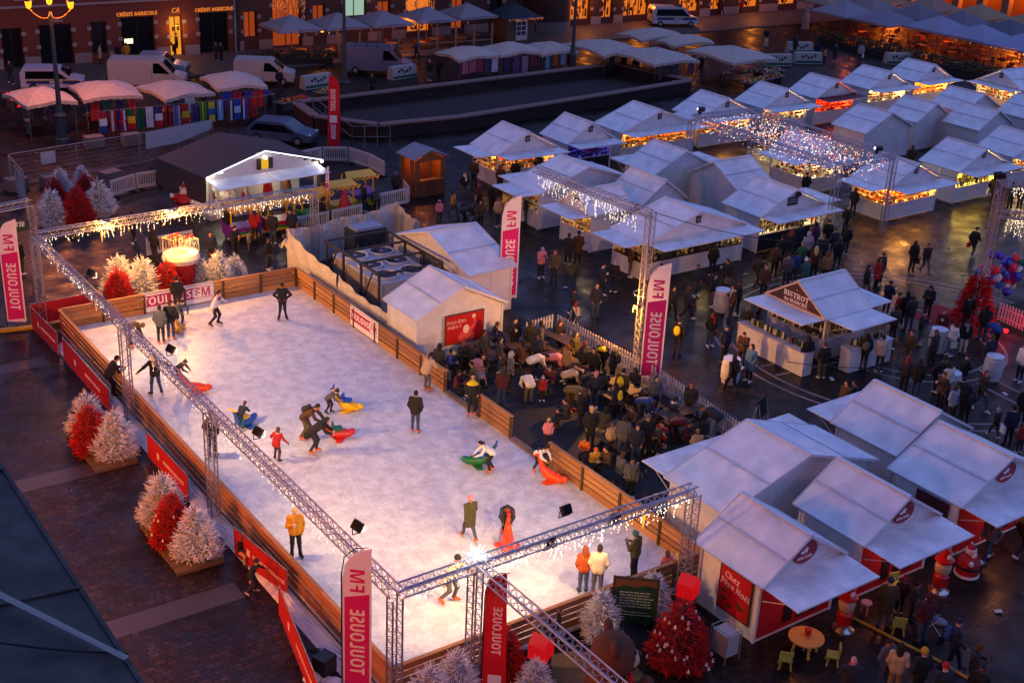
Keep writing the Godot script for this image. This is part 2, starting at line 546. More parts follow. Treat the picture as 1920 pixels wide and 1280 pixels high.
func chalet(called: String,label: String,x: float,z: float,turn: float,w: float,d: float,he: float,hr: float,opt := {}) -> Node3D:
	var o := thing(called,label,"market stall" if called != "event_tent" else "tent",Vector3(x,0,z),turn,"white chalets of the Christmas market" if called == "market_chalet" else "")
	var white: StandardMaterial3D = worldmat("chalet_white",31,0.01,Color(0.80,0.79,0.80),Color(0.88,0.87,0.88),0.25,0.55)
	var canvas: StandardMaterial3D = worldmat("roof_canvas",33,0.012,Color(0.78,0.79,0.81),Color(0.95,0.95,0.96),0.13,0.5,6)
	var trim := hexm("d2d0d4",0.5)
	var wx := w - 0.24
	var wz := d - 0.36
	var sl := (hr - he) / (w / 2)
	var top := he + sl * 0.12 - 0.03
	var is_open: String = opt.get("open","")
	var awn: String = opt.get("awn",is_open)
	var kinds: Dictionary = opt.get("kinds",{})
	var front: Material = opt.get("front_mat",white)
	# corner posts
	var pm := MB.new()
	pm.box(Vector3(0,top / 2,0),Vector3(0.1,top,0.1))
	var post := pm.mesh()
	for c in [[-1,-1],[1,-1],[1,1],[-1,1]]:
		part(o,"post",post,trim,Vector3(c[0] * (wx / 2 - 0.05),0,c[1] * (wz / 2 - 0.05)))
	for s in ["f","r","b","l"]:
		var b := side_basis(s)
		var ln := (wx if s in ["f","b"] else wz) - 0.2
		var off := wz / 2 if s in ["f","b"] else wx / 2
		var wm: Material = front if s == "f" else white
		if not is_open.contains(s):
			var n := maxi(1,roundi(ln / 1.2))
			var wp := MB.new()
			wp.box(Vector3(0,(top - 0.08) / 2 + 0.08,0),Vector3(ln / n - 0.012,top - 0.08,0.04))
			var wpm := wp.mesh()
			for i in n:
				part(o,"wall_panel",wpm,wm,b * Vector3(-ln / 2 + (i + 0.5) * ln / n,0,off - 0.05),b)
			var pl := MB.new()
			pl.box(Vector3(0,0.05,0),Vector3(ln,0.07,0.06))
			part(o,"base_rail",pl,trim,b * Vector3(0,0,off - 0.045),b)
		else:
			var ct := MB.new()
			ct.box(Vector3(0,0.5,0),Vector3(ln,0.92,0.04))
			part(o,"counter_front",ct,opt.get("counter_mat",wm),b * Vector3(0,0,off - 0.05),b)
			var tp := MB.new()
			tp.box(Vector3(0,0.98,-0.18),Vector3(ln,0.04,0.44))
			part(o,"counter_top",tp,opt.get("top_mat",trim),b * Vector3(0,0,off),b)
			var hd := MB.new()
			hd.box(Vector3(0,top - 0.08,0),Vector3(ln,0.16,0.05))
			part(o,"header_beam",hd,wm,b * Vector3(0,0,off - 0.05),b)
			var kind: String = kinds.get(s,"food")
			stuff(part(o,"goods",goods(ln - 0.1,kind,hash(label + s),0.42,0.55),tinted("goods_" + kind,0.5),b * Vector3(0,1.0,off - 0.26),b))
			# stepped display racks behind the counter, facing the opening
			var sh := MB.new()
			var bk := (wz if s in ["f","b"] else wx) * 0.42
			for k in 3:
				sh.box(Vector3(0,1.05 + 0.32 * k,-0.15 * k),Vector3(ln - 0.3,0.03,0.24))
			part(o,"shelf",sh,hexm("6a4a2c",0.7),b * Vector3(0,0,off - bk),b)
			for k in 3:
				stuff(part(o,"goods",goods(ln - 0.4,kind,hash(label + s) + k + 1,0.15,0.02),tinted("goods_" + kind,0.5),b * Vector3(0,1.07 + 0.32 * k,off - bk - 0.15 * k),b))
		if awn.contains(s):
			var aw := MB.new()
			var al: float = ln + 0.3
			var reach: float = opt.get("reach",1.35)
			aw.box(Vector3(0,0,reach / 2 - 0.06),Vector3(al,0.03,reach + 0.12))
			var tilt := Basis(Vector3.RIGHT,deg_to_rad(opt.get("tilt",-1.0)))
			var am: Material = opt.get("awn_mat",canvas)
			var ap := part(o,"awning",aw,am,b * Vector3(0,2.04,off + 0.06),b * tilt)
			var rb := MB.new()
			for k in 7:
				rb.box(Vector3(0,0.018,reach * (k + 0.5) / 7),Vector3(al - 0.02,0.006,0.02))
			part(ap,"ribs",rb,am)
			var ed := MB.new()
			ed.box(Vector3(0,-0.005,reach + 0.012),Vector3(al + 0.02,0.05,0.024))
			part(ap,"edge",ed,trim)
			for e in [-1,1]:
				var stt := MB.new()
				stt.tube(Vector3(e * (al / 2 - 0.15),0,reach * 0.8),Vector3(e * (al / 2 - 0.15),-0.55,0.03),0.014,0.014,5)
				part(ap,"strut",stt,trim)
	# gables
	for e in [1,-1]:
		var gb := MB.new()
		var hw := wx / 2
		gb.poly(PackedVector2Array([Vector2(-hw,top),Vector2(hw,top),Vector2(0,top + sl * hw)]),-0.02,0.02)
		var gm: Material = opt.get("gable_mat",white) if e == 1 else white
		part(o,"gable",gb,gm,Vector3(0,-0.04,e * (wz / 2 - 0.03)),turn_y(0 if e == 1 else 180))
	# two roof slopes with a darker mid strip, ridge and verges
	var sw := sqrt(pow(w / 2,2) + pow(hr - he,2))
	var ang := atan2(hr - he,w / 2)
	var rf := MB.new()
	var ns := maxi(4,roundi(sw / 0.5))
	var nd := maxi(4,roundi(d / 0.5))
	rng.seed = hash(label)
	var f := FastNoiseLite.new()
	f.seed = hash(label) % 1000; f.frequency = 0.5
	var hts := []
	for i in ns + 1:
		var row := []
		for j in nd + 1:
			var edge := 0.0 if (i == 0 or i == ns or j == 0 or j == nd) else 1.0
			row.append(f.get_noise_2d(i * 1.3,j * 1.3) * 0.055 * edge - 0.03 * edge * absf(sin(PI * 2.0 * i / ns)) * sin(PI * j / nd))
		hts.append(row)
	for i in ns:
		for j in nd:
			var x0 := sw * i / ns
			var x1 := sw * (i + 1) / ns
			var z0 := -d / 2 + d * j / nd
			var z1 := -d / 2 + d * (j + 1) / nd
			rf.quad(Vector3(x0,hts[i][j + 1],z1),Vector3(x1,hts[i + 1][j + 1],z1),Vector3(x1,hts[i + 1][j],z0),Vector3(x0,hts[i][j],z0))
	rf.box(Vector3(sw / 2,-0.035,0),Vector3(sw,0.02,d - 0.01))
	var rm := rf.mesh()
	var seam := MB.new()  # canvas join, its colour darkened for the inner truss shadow showing through
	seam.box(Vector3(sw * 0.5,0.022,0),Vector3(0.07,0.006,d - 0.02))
	var vg := MB.new()
	vg.box(Vector3(sw / 2,-0.02,0),Vector3(sw + 0.02,0.09,0.03))
	var ev := MB.new()
	ev.box(Vector3(sw + 0.015,-0.02,0),Vector3(0.03,0.08,d))
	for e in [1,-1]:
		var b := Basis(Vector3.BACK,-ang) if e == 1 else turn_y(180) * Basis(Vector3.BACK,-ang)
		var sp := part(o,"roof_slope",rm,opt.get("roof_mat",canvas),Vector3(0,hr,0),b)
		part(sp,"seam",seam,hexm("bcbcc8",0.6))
		part(sp,"verge_board",vg,trim,Vector3(0,0,d / 2 + 0.016))
		part(sp,"verge_board",vg,trim,Vector3(0,0,-d / 2 - 0.016))
		part(sp,"eave_board",ev,trim)
	var rd := MB.new()
	rd.box(Vector3(0,hr + 0.012,0),Vector3(0.16,0.03,d))
	part(o,"ridge_cap",rd,trim)
	if opt.get("emblem",false):
		emblem(o,Vector3(0,(top + hr) / 2 + 0.12,wz / 2 + 0.012),Basis())
	var lit = opt.get("lit")
	if lit:
		var k := 0
		for lx in ([0.0] if w < 4.5 else [-w * 0.22,w * 0.22]):
			var bb := MB.new()
			bb.ball(Vector3.ZERO,Vector3(0.09,0.07,0.09),6)
			var at := Vector3(lx,top - 0.22,wz * 0.16)
			part(o,"lamp_bulb",bb,glow("bulb_" + lit.to_html(),lit,7.0),at)
			lamp(o,at,lit,opt.get("power",1.3) * 4.5,0.07,12.0)
			k += 1
	return o

func oval_sign(o: Node,at: Vector3,b: Basis):
	var s := MB.new()
	s.poly(oval(0,0,0.5,0.36,24),-0.015,0.015)
	var p := part(o,"oval_sign",s,hexm("8f1226",0.5),at,b)
	var star := PackedVector2Array()
	for i in 10: star.append(Vector2.from_angle(PI / 2 + i * PI / 5) * (0.13 if i % 2 == 0 else 0.055) + Vector2(0.02,0.07))
	var m := MB.new()
	m.poly(star,0.016,0.022)
	m.poly(oval(-0.1,0.02,0.1,0.05,8),0.016,0.022)
	part(p,"star",m,hexm("f4e8e8",0.6))
	lettering(p,"PÈRE NOËL",0.09,hexm("f4e8e8",0.6),Vector3(0,-0.17,0.016))

func build_chalets():
	var red := hexm("b30f14",0.6)
	var warm := Color(1.0,0.66,0.28)
	var pale := Color(1.0,0.82,0.52)
	# the three Father Christmas chalets
	var lab := ["white chalet with red front and script poster, nearest the rink corner","middle white chalet with red front, between two chalets with red oval signs","wide white chalet with red front and oval sign, cut by the right edge"]
	var spec := [[11.79,30.66,3.57,2.86],[16.12,30.63,3.67,2.92],[21.24,30.63,4.77,2.99]]
	for i in 3:
		var s: Array = spec[i]
		var o := chalet("market_chalet",lab[i],s[0],s[1],0.4,s[2],s[3],2.08,3.25,{"awn": "f","front_mat": red,"reach": 1.4,"tilt": 2.0})
		oval_sign(o,Vector3(0,2.62,s[3] / 2 - 0.14),Basis())
		# dark cut-out figures and a red lamp glow on the front
		var fg := MB.new()
		for k in 3:
			var fx: float = -0.5 + k * 0.55
			fg.poly(PackedVector2Array([Vector2(fx - 0.16,0.3),Vector2(fx + 0.16,0.3),Vector2(fx + 0.2,1.1),Vector2(fx + 0.12,1.5),Vector2(fx - 0.12,1.5),Vector2(fx - 0.2,1.1)]),0.0,0.02)
		part(o,"cut_out_figure",fg,hexm("1c0c0c",0.8),Vector3(0.2,0,s[3] / 2 - 0.2))
		var tb := MB.new()
		tb.tube(Vector3(-0.2,0,0),Vector3(0.2,0,0),0.025,0.025,6,true)
		part(o,"lamp_tube",tb,glow("under_awning_lamp",Color(1.0,0.62,0.42),2.5),Vector3(0,1.9,s[3] / 2 + 0.1))
		lamp(o,Vector3(0,1.84,s[3] / 2 + 0.2),Color(1.0,0.62,0.42),[0.35,0.9,1.3][i],0.2,8.0)
		var hs := MB.new()
		hs.box(Vector3(0,2.07,s[3] / 2 - 0.19),Vector3(s[2] - 0.26,0.18,0.06))
		part(o,"header_beam",hs,hexm("d2d0d4",0.5))
		if i == 0: script_poster(o,s[2],s[3])
		if i == 2:
			var pn := MB.new()
			pn.box(Vector3.ZERO,Vector3(0.03,0.55,1.3))
			part(o,"side_panel",pn,hexm("5c1420",0.6),Vector3(-s[2] / 2 + 0.1,1.6,0.35))
	chalet("market_chalet","white chalet closed all round, alone behind the red-fronted trio, a cable over its roof",21.88,27.22,0.5,4.22,2.99,2.08,3.26,{"open": "b","reach": 1.3})
	chalet("market_chalet","widest white chalet, its blank warm-lit wall facing the near rink corner",15.45,27.16,0.5,7.18,2.90,2.08,3.25,{"awn": "b","open": "b","reach": 1.3})
	# middle block
	chalet("market_chalet","wide white chalet with two side awnings, behind the tall pink banner",30.0,-3.0,0.0,6.9,2.85,2.08,3.25,{"open": "lb","awn": "lb","lit": pale,"power": 0.4,"kinds": {"l": "deco"}})
	chalet("market_chalet","narrow white chalet squeezed behind the one with the lit emblem gable",32.1,0.95,0.8,3.3,3.0,2.08,3.25)
	var c3 := chalet("market_chalet","small white chalet whose warm-lit emblem gable faces the rink",28.2,1.3,-90,2.9,2.95,2.1,3.12,{"open": "f","emblem": true,"lit": pale,"power": 0.5})
	var c4 := chalet("market_chalet","wide white food chalet with black menu boards, beside the tall truss tower",30.02,6.08,0.4,7.07,2.85,2.08,3.25,{"open": "fl","awn": "fl","emblem": true,"lit": pale,"power": 0.5,"kinds": {"f": "bottle","l": "food"},"top_mat": hexm("151515",0.4)})
	menu_boards(c4,7.07,2.85)
	var c5 := chalet("market_chalet","white chalet with black pennant logo on its gable, crowd queuing in front",37.45,5.49,1.0,5.23,2.94,2.08,3.25,{"open": "fr","awn": "fr","lit": pale,"power": 1.0,"kinds": {"f": "bottle","r": "food"},"counter_mat": hexm("161616",0.5)})
	black_logo(c5,2.94)
	chalet("market_chalet","plain white chalet in the middle block, its gable blank and in shade",37.32,-3.24,0.9,4.75,2.95,2.08,3.25,{"awn": "br","open": "br"})
	chalet("market_chalet","white chalet turned sideways, blank blue-shaded wall towards the rink",38.75,0.6,-88.4,4.02,3.06,2.08,3.22)
	# far row along the sunken basin
	var far := [[31.31,-10.72,4.66,"fl","deco",warm,1.0,"white chalet next to the wooden hut, baubles hanging under its side awning"],[36.37,-10.98,3.83,"f","night",Color(0.35,0.4,1.0),0.25,"white chalet with dark blue front lit by blue and red lights"],[42.76,-11.74,6.62,"fr","food",warm,1.5,"widest white chalet of the far row, golden food on its counter"],[49.53,-12.43,5.09,"f","food",warm,1.0,"far-row chalet half hidden behind the net of fairy lights"],[55.82,-12.86,4.89,"f","deco",pale,1.2,"far-row white chalet just left of the red-lit sweet stall"],[61.83,-13.55,4.51,"f","sweet",Color(1.0,0.35,0.12),1.6,"far-row white chalet with dark red awning and glowing red sweets"],[68.46,-14.12,4.82,"f","deco",pale,1.6,"far-row white chalet right of the red-awning sweet stall"],[74.34,-14.54,4.59,"f","bread",warm,2.6,"last far-row white chalet, brightly golden inside, below the café parasols"]]
	for r in far:
		var op := {"open": r[3],"emblem": true,"lit": r[5],"power": r[6],"kinds": {"f": r[4],"l": r[4],"r": r[4]}}
		if r[4] == "sweet": op["awn_mat"] = hexm("6e2a30",0.7)
		if r[4] == "night": op["counter_mat"] = hexm("141830",0.6)
		chalet("market_chalet",r[7],r[0],r[1],0.0,r[2],2.96,2.08,3.26,op)
	chalet("market_chalet","white chalet facing the rink beyond the far-row end, baskets and lamp in front",79.4,-9.4,-91,4.47,3.3,2.08,3.28,{"open": "f","emblem": true,"lit": pale,"power": 1.6,"kinds": {"f": "deco"}})
	chalet("market_chalet","white chalet under the net of fairy lights, bright shelves behind its awning",47.3,-1.3,0.0,3.4,3.6,2.08,3.25,{"open": "lf","awn": "lf","lit": Color(1.0,0.88,0.62),"power": 2.6,"kinds": {"l": "deco","f": "deco"}})
	chalet("market_chalet","white chalet seen from behind, warm light spilling at its lower eave corner",57.14,-4.56,0.4,5.01,3.02,2.08,3.26)
	chalet("market_chalet","white chalet seen from behind, second from the left in the blank back row",62.61,-5.14,0.9,4.0,2.92,2.08,3.25)
	chalet("market_chalet","white chalet at the back of the blank cluster, bright stalls beyond it",68.77,-5.79,0.1,4.44,3.13,2.08,3.24)
	chalet("market_chalet","white chalet in the blank cluster with a long low side wall showing",64.99,-1.76,1.7,4.2,3.05,2.08,3.26)
	chalet("market_chalet","white chalet of the blank cluster cut by the right edge",71.6,-2.0,0.0,4.4,3.0,2.08,3.26)
	chalet("market_chalet","white chalet with shelves of glassware in yellow light, beside the bread stall",55.12,4.54,0.9,5.04,3.03,2.08,3.26,{"open": "f","emblem": true,"lit": Color(1.0,0.8,0.3),"power": 1.8,"kinds": {"f": "bottle"}})
	chalet("market_chalet","white chalet behind the pink-lit truss tower at the right edge",61.27,4.0,-0.4,4.6,2.95,2.08,3.26,{"open": "f","lit": pale,"power": 1.0,"kinds": {"f": "deco"}})
	chalet("market_chalet","white chalet with golden bread on two open counters, below the fairy-light frame",48.14,5.03,1.0,4.92,2.96,2.08,3.26,{"open": "fl","awn": "fl","emblem": true,"lit": warm,"power": 2.4,"kinds": {"f": "bread","l": "bread"}})
	bistro()
	# white service tents on the rink's right side
	var t := chalet("event_tent","white tent with red Father Christmas poster beside the rink",13.84,9.12,-0.3,4.6,2.84,2.05,3.18)
	tent_poster(t)
	var t2 := chalet("event_tent","large white tent turned sideways between the cooling unit and the plaza",17.4,3.97,-87.6,6.68,2.77,2.16,3.29)
	var win := MB.new()
	win.poly(PackedVector2Array([Vector2(-1.5,0.5),Vector2(1.6,0.5),Vector2(1.6,1.5),Vector2(-1.5,1.9)]),0.0,0.012)
	part(t2,"clear_window",win,hexm("6c6a78",0.25),Vector3(0.6,0.2,1.2))

func script_poster(o: Node,w: float,d: float):
	var b := side_basis("l")
	var p := MB.new()
	p.box(Vector3.ZERO,Vector3(1.25,1.45,0.02))
	var q := part(o,"poster",p,hexm("b0121a",0.5),Vector3(-w / 2 + 0.09,1.22,0.35),b)
	var fr := MB.new()
	for s in [-1,1]:
		fr.box(Vector3(s * 0.64,0,0),Vector3(0.05,1.52,0.03))
		fr.box(Vector3(0,s * 0.74,0),Vector3(1.28,0.05,0.03))
	part(q,"frame",fr,hexm("2c2412",0.6))
	lettering(q,"Chez",0.2,hexm("f2dede",0.6),Vector3(-0.15,0.45,0.012),Basis(Vector3.BACK,-0.12),0.01,false,"Droid Serif")
	lettering(q,"Père Noël",0.2,hexm("f2dede",0.6),Vector3(0.0,0.15,0.012),Basis(Vector3.BACK,-0.12),0.01,false,"Droid Serif")
	var hl := MB.new()
	for k in [[-0.42,-0.35],[-0.45,-0.1],[0.3,-0.38],[0.2,-0.3],[-0.15,-0.5]]:
		hl.poly(oval(k[0],k[1],0.12,0.06,8),0.011,0.016)
	stuff(part(q,"holly_print",hl,hexm("24401c",0.6)))

func tent_poster(o: Node):
	var p := MB.new()
	p.box(Vector3.ZERO,Vector3(1.9,1.3,0.02))
	var q := part(o,"poster",p,hexm("b81018",0.5),Vector3(0.15,1.25,1.3))
	var fr := MB.new()
	for s in [-1,1]:
		fr.box(Vector3(s * 0.96,0,0),Vector3(0.04,1.36,0.03))
		fr.box(Vector3(0,s * 0.66,0),Vector3(1.92,0.04,0.03))
	part(q,"frame",fr,hexm("3c3020",0.6))
	lettering(q,"Vous-êtes",0.17,hexm("f0c8c0",0.6),Vector3(-0.42,0.34,0.012),Basis(),0.01,false)
	lettering(q,"mûrs ?",0.17,hexm("f0c8c0",0.6),Vector3(-0.52,0.12,0.012),Basis(),0.01,false)
	var a := MB.new()
	a.poly(oval(0.1,-0.42,0.42,0.3,16),0.011,0.014)
	a.poly(PackedVector2Array([Vector2(0.3,-0.3),Vector2(0.62,0.1),Vector2(0.5,0.45),Vector2(0.4,0.42),Vector2(0.48,0.12),Vector2(0.15,-0.15)]),0.011,0.014)
	part(q,"coat_print",a,hexm("d8504a",0.6))
	var h := MB.new()
	h.poly(oval(0.08,-0.08,0.16,0.2,14),0.015,0.018)
	h.poly(oval(0.45,0.46,0.1,0.1,10),0.015,0.018)
	stuff(part(q,"beard_print",h,hexm("e8c8b8",0.7)))

func menu_boards(o: Node,w: float,d: float):
	var k := 0
	for s in [["f",-2.0,1.9],["f",0.6,2.2],["l",0.3,1.5]]:
		var b := side_basis(s[0])
		var off: float = (d - 0.36) / 2 if s[0] == "f" else (w - 0.24) / 2
		var m := MB.new()
		m.box(Vector3.ZERO,Vector3(s[2],0.34,0.03))
		var p := part(o,"menu_board",m,hexm("1c1710",0.5),b * Vector3(s[1],1.2,off + 0.05),b)
		var r := MB.new()
		for e in [-1,1]:
			r.poly(oval(e * s[2] * 0.4,0,0.11,0.11,14),0.016,0.022)
		part(p,"round_logo",r,hexm("a89860",0.5))
		var t := MB.new()
		for e in 3:
			t.box(Vector3(0,0.07 - e * 0.07,0.018),Vector3(s[2] * 0.4,0.02,0.006))
		part(p,"small_print",t,hexm("806c40",0.6))

func black_logo(o: Node,d: float):
	var m := MB.new()
	m.poly(PackedVector2Array([Vector2(-0.45,-0.38),Vector2(0.35,-0.38),Vector2(0.35,0.0),Vector2(0.62,0.1),Vector2(0.55,0.36),Vector2(-0.45,0.36)]),0,0.02)
	var p := part(o,"gable_logo",m,hexm("17151a",0.5),Vector3(0,2.7,d / 2 - 0.19))
	var q := MB.new()
	q.poly(oval(-0.12,0.18,0.22,0.1,12),0.021,0.026)
	for i in 2: q.box(Vector3(-0.05,-0.05 - 0.14 * i,0.023),Vector3(0.6,0.05,0.006))
	part(p,"logo_print",q,hexm("9a94a0",0.6))
	var f := MB.new()
	f.box(Vector3.ZERO,Vector3(0.95,0.02,0.34))
	part(o,"awning_sign",f,hexm("17151a",0.5),Vector3(0.1,2.02 - 0.06,d / 2 + 0.75),Basis(Vector3.RIGHT,deg_to_rad(4)))

func bistro():
	var maroon := hexm("3f1518",0.6)
	var o := chalet("market_chalet","bistro bar chalet with maroon lettered gable and white counters, alone in the square",28.54,17.01,-89.8,3.63,3.01,2.08,3.25,{"open": "fr","awn": "frb","lit": Color(1.0,0.75,0.4),"power": 0.8,"kinds": {"f": "bottle","r": "bottle"},"reach": 1.5})
	var cream := hexm("e8dccf",0.6)
	lettering(o,"BISTROT",0.25,cream,Vector3(0,2.55,1.53),Basis(),0.012,true,"Droid Serif")
	lettering(o,"du MARCHÉ",0.17,cream,Vector3(0.0,2.27,1.53),Basis(),0.012,true,"Droid Serif")
	var sg := MB.new()
	sg.poly(PackedVector2Array([Vector2(-1.74,2.12),Vector2(1.74,2.12),Vector2(0,3.18)]),1.49,1.522)
	part(o,"sign_board",sg,maroon)
	lettering(o,"~",0.16,cream,Vector3(0,2.82,1.53),Basis())
	var gt := hexm("c9a888",0.5)
	for e in [-1,1]:
		var v := MB.new()
		v.bar(Vector3(0,3.2,1.53),Vector3(e * 1.76,2.12,1.53),0.05,0.07)
		part(o,"gable_trim",v,gt)
	var h := MB.new()
	h.bar(Vector3(-1.76,2.09,1.53),Vector3(1.76,2.09,1.53),0.05,0.07)
	part(o,"gable_trim",h,gt)
	# the long bar standing out in front of the chalet, and the shorter one at its side
	var white := worldmat("chalet_white",31,0.01,Color(0.80,0.79,0.80),Color(0.88,0.87,0.88),0.25,0.55)
	for q in [["long white bar counter with glassware, standing in front of the bistro gable",Vector3(25.55,0,17.45),4.0,0.0],["short white bar counter at the side of the bistro, two people at it",Vector3(28.7,0,19.9),2.7,90.0]]:
		var c := thing("bar_counter",q[0],"bar counter",q[1],q[3])
		var n := 3
		for i in n:
			var p := MB.new()
			p.box(Vector3(-0.25,0.53,0),Vector3(0.05,1.02,q[2] / n - 0.012))
			part(c,"front_panel",p,white,Vector3(0,0,-q[2] / 2 + (i + 0.5) * q[2] / n))
		for e in [-1,1]:
			var p := MB.new()
			p.box(Vector3(0.03,0.53,e * (q[2] / 2 - 0.03)),Vector3(0.5,1.02,0.05))
			part(c,"end_panel",p,white)
		var t := MB.new()
		t.box(Vector3(0,1.07,0),Vector3(0.62,0.05,q[2] + 0.06))
		part(c,"counter_top",t,hexm("b8b4bc",0.3))
		var kg := MB.new()
		kg.box(Vector3(0,0.02,0),Vector3(0.5,0.03,q[2] - 0.1))
		part(c,"kick_board",kg,hexm("403c40",0.6))
		stuff(part(c,"glasses",goods(q[2] - 0.6,"bottle",71,0.3,0.1),tinted("goods_bottle",0.5),Vector3(0.05,1.1,0),turn_y(90)))

func flood(label: String,at: Vector3,aim: Vector3,color: Color,energy: float,lit: bool,body := 0.34):
	# a flat black floodlight on a bracket
	var o := thing("flood_light",label,"floodlight",at)
	var b := Basis.looking_at((aim - at).normalized(),Vector3.UP)
	var m := MB.new()
	m.box(Vector3(0,0,0.05),Vector3(body,body * 0.8,0.1))
	for i in 6: m.box(Vector3(-body * 0.4 + i * body * 0.16,0,0.12),Vector3(0.012,body * 0.7,0.05))
	part(o,"housing",m,hexm("141416",0.45),Vector3.ZERO,b)
	var br := MB.new()
	br.tube(Vector3(-body * 0.55,0,0),Vector3(-body * 0.55,-0.2,0),0.015,0.015,5)
	br.tube(Vector3(body * 0.55,0,0),Vector3(body * 0.55,-0.2,0),0.015,0.015,5)
	br.tube(Vector3(-body * 0.55,-0.2,0),Vector3(body * 0.55,-0.2,0),0.015,0.015,5)
	part(o,"bracket",br,hexm("202024",0.5))
	var gl := MB.new()
	gl.box(Vector3(0,0,-0.008),Vector3(body * 0.86,body * 0.66,0.012))
	part(o,"lamp_glass",gl,glow("flood_" + color.to_html() + str(lit),color,4.0 if lit else 0.0),Vector3.ZERO,b)
	if lit and color.b < 0.4:
		lamp(o,b * Vector3(0,0,-0.3),color,energy,0.12,60.0)
	elif lit:
		spot(o,b * Vector3(0,0,-0.05),aim - at,color,energy,62.0,0.14)
	return o

func build_trusses():
	var al := mat("truss_aluminium",Color(0.62,0.62,0.66),0.38,0.75)
	var y := 4.1
	truss("lighting_truss","long aluminium truss carrying lights over the left side of the rink",Vector3(-0.38,y - 0.14,-1.1),Vector3(-0.38,y - 0.14,29.3),al)
	truss("lighting_truss","aluminium truss with icicle lights running along the far end of the rink",Vector3(-0.2,y - 0.14,-1.5),Vector3(13.4,y - 0.14,-2.35),al)
	truss("lighting_truss","aluminium truss with black floodlights across the near end of the rink",Vector3(-0.2,y - 0.14,29.3),Vector3(9.75,y - 0.14,29.25),al)
	truss("lighting_truss","aluminium truss running from the star of lights towards the viewer",Vector3(2.05,y - 0.14,29.5),Vector3(2.08,y - 0.14,36.5),al)
	var posts := [[-0.4,-1.25,"upright truss leg at the far left corner of the rink beside the pink banner"],[-0.38,9.6,"upright truss leg halfway along the left barrier, next to a leaning onlooker"],[-0.38,17.5,"upright truss leg behind the middle group of white and red trees"],[-0.38,29.3,"upright truss leg at the near left corner of the rink"],[2.05,29.3,"upright truss leg under the burst of white lights"],[9.75,29.25,"upright truss leg at the near right corner, by the white chalet wall"],[13.4,-2.4,"upright truss leg at the far right end of the icicle truss"]]
	for p in posts:
		truss("truss_upright",p[2],Vector3(p[0],0.02,p[1]),Vector3(p[0],y - 0.3,p[1]),al)
	# floodlights: black ones aimed at the ice, three orange ones facing the viewer
	var soft := Color(1.0,0.80,0.54)
	for f in [[Vector3(-0.05,4.45,13.6),Vector3(6,0,12.5),"black floodlight on the left truss above the orange seal"],[Vector3(-0.05,4.45,20.6),Vector3(6,0,19.5),"black floodlight on the left truss above the child in red"],[Vector3(-0.05,4.45,5.3),Vector3(5,0,4.5),"black floodlight on the left truss nearest the far corner"],[Vector3(-0.05,4.45,26.8),Vector3(6,0,26.0),"black floodlight on the left truss nearest the viewer"]]:
		flood(f[2],f[0],f[1],soft,46.0,true)
	for f in [[Vector3(5.05,4.6,29.1),Vector3(4.5,0,20),"black floodlight standing up on the near truss"],[Vector3(4.6,3.7,29.1),Vector3(5.0,0,21),"black floodlight hanging under the near truss, left of the other"],[Vector3(6.9,3.75,29.05),Vector3(7.5,0,20),"black floodlight hanging under the near truss, furthest right"]]:
		flood(f[2],f[0],f[1],soft,30.0,true)
	var orange := Color(1.0,0.66,0.26)
	for f in [[Vector3(2.9,4.0,-1.5),Vector3(2.5,0,6),"orange glowing floodlight on the far truss, left one",26.0],[Vector3(6.05,4.0,-1.7),Vector3(6.5,0,6),"orange glowing floodlight on the far truss, right one",34.0]]:
		flood(f[2],f[0],f[1],orange,f[3],true,0.22)
	var tw := Vector3(19.7,0,15.2)
	truss("truss_tower","tall aluminium truss tower between the hire yard and the food chalet",tw + Vector3(0,0.05,0),tw + Vector3(0,7.0,0),al)
	flood("orange glowing floodlight halfway up the tall truss tower",tw + Vector3(-0.55,2.95,0.2),Vector3(8,0,16),orange,34.0,true,0.24)
	var ring := MB.new()
	for k in 24:
		ring.tube(Vector3(cos(TAU * k / 24) * 0.42,0,sin(TAU * k / 24) * 0.42),Vector3(cos(TAU * (k + 1) / 24) * 0.42,0,sin(TAU * (k + 1) / 24) * 0.42),0.02,0.02,5)
	single("ring_bracket",ring,al,"metal ring round the tall truss tower, above its orange floodlight","bracket",tw + Vector3(0,3.4,0))

# ---- people: one continuous skin meshed from tapered limbs, then coloured per person ----
const TOP := 0
const LEGS := 1
const SHOES := 2
const SKIN := 3
var bodies := {}
var heads := {}

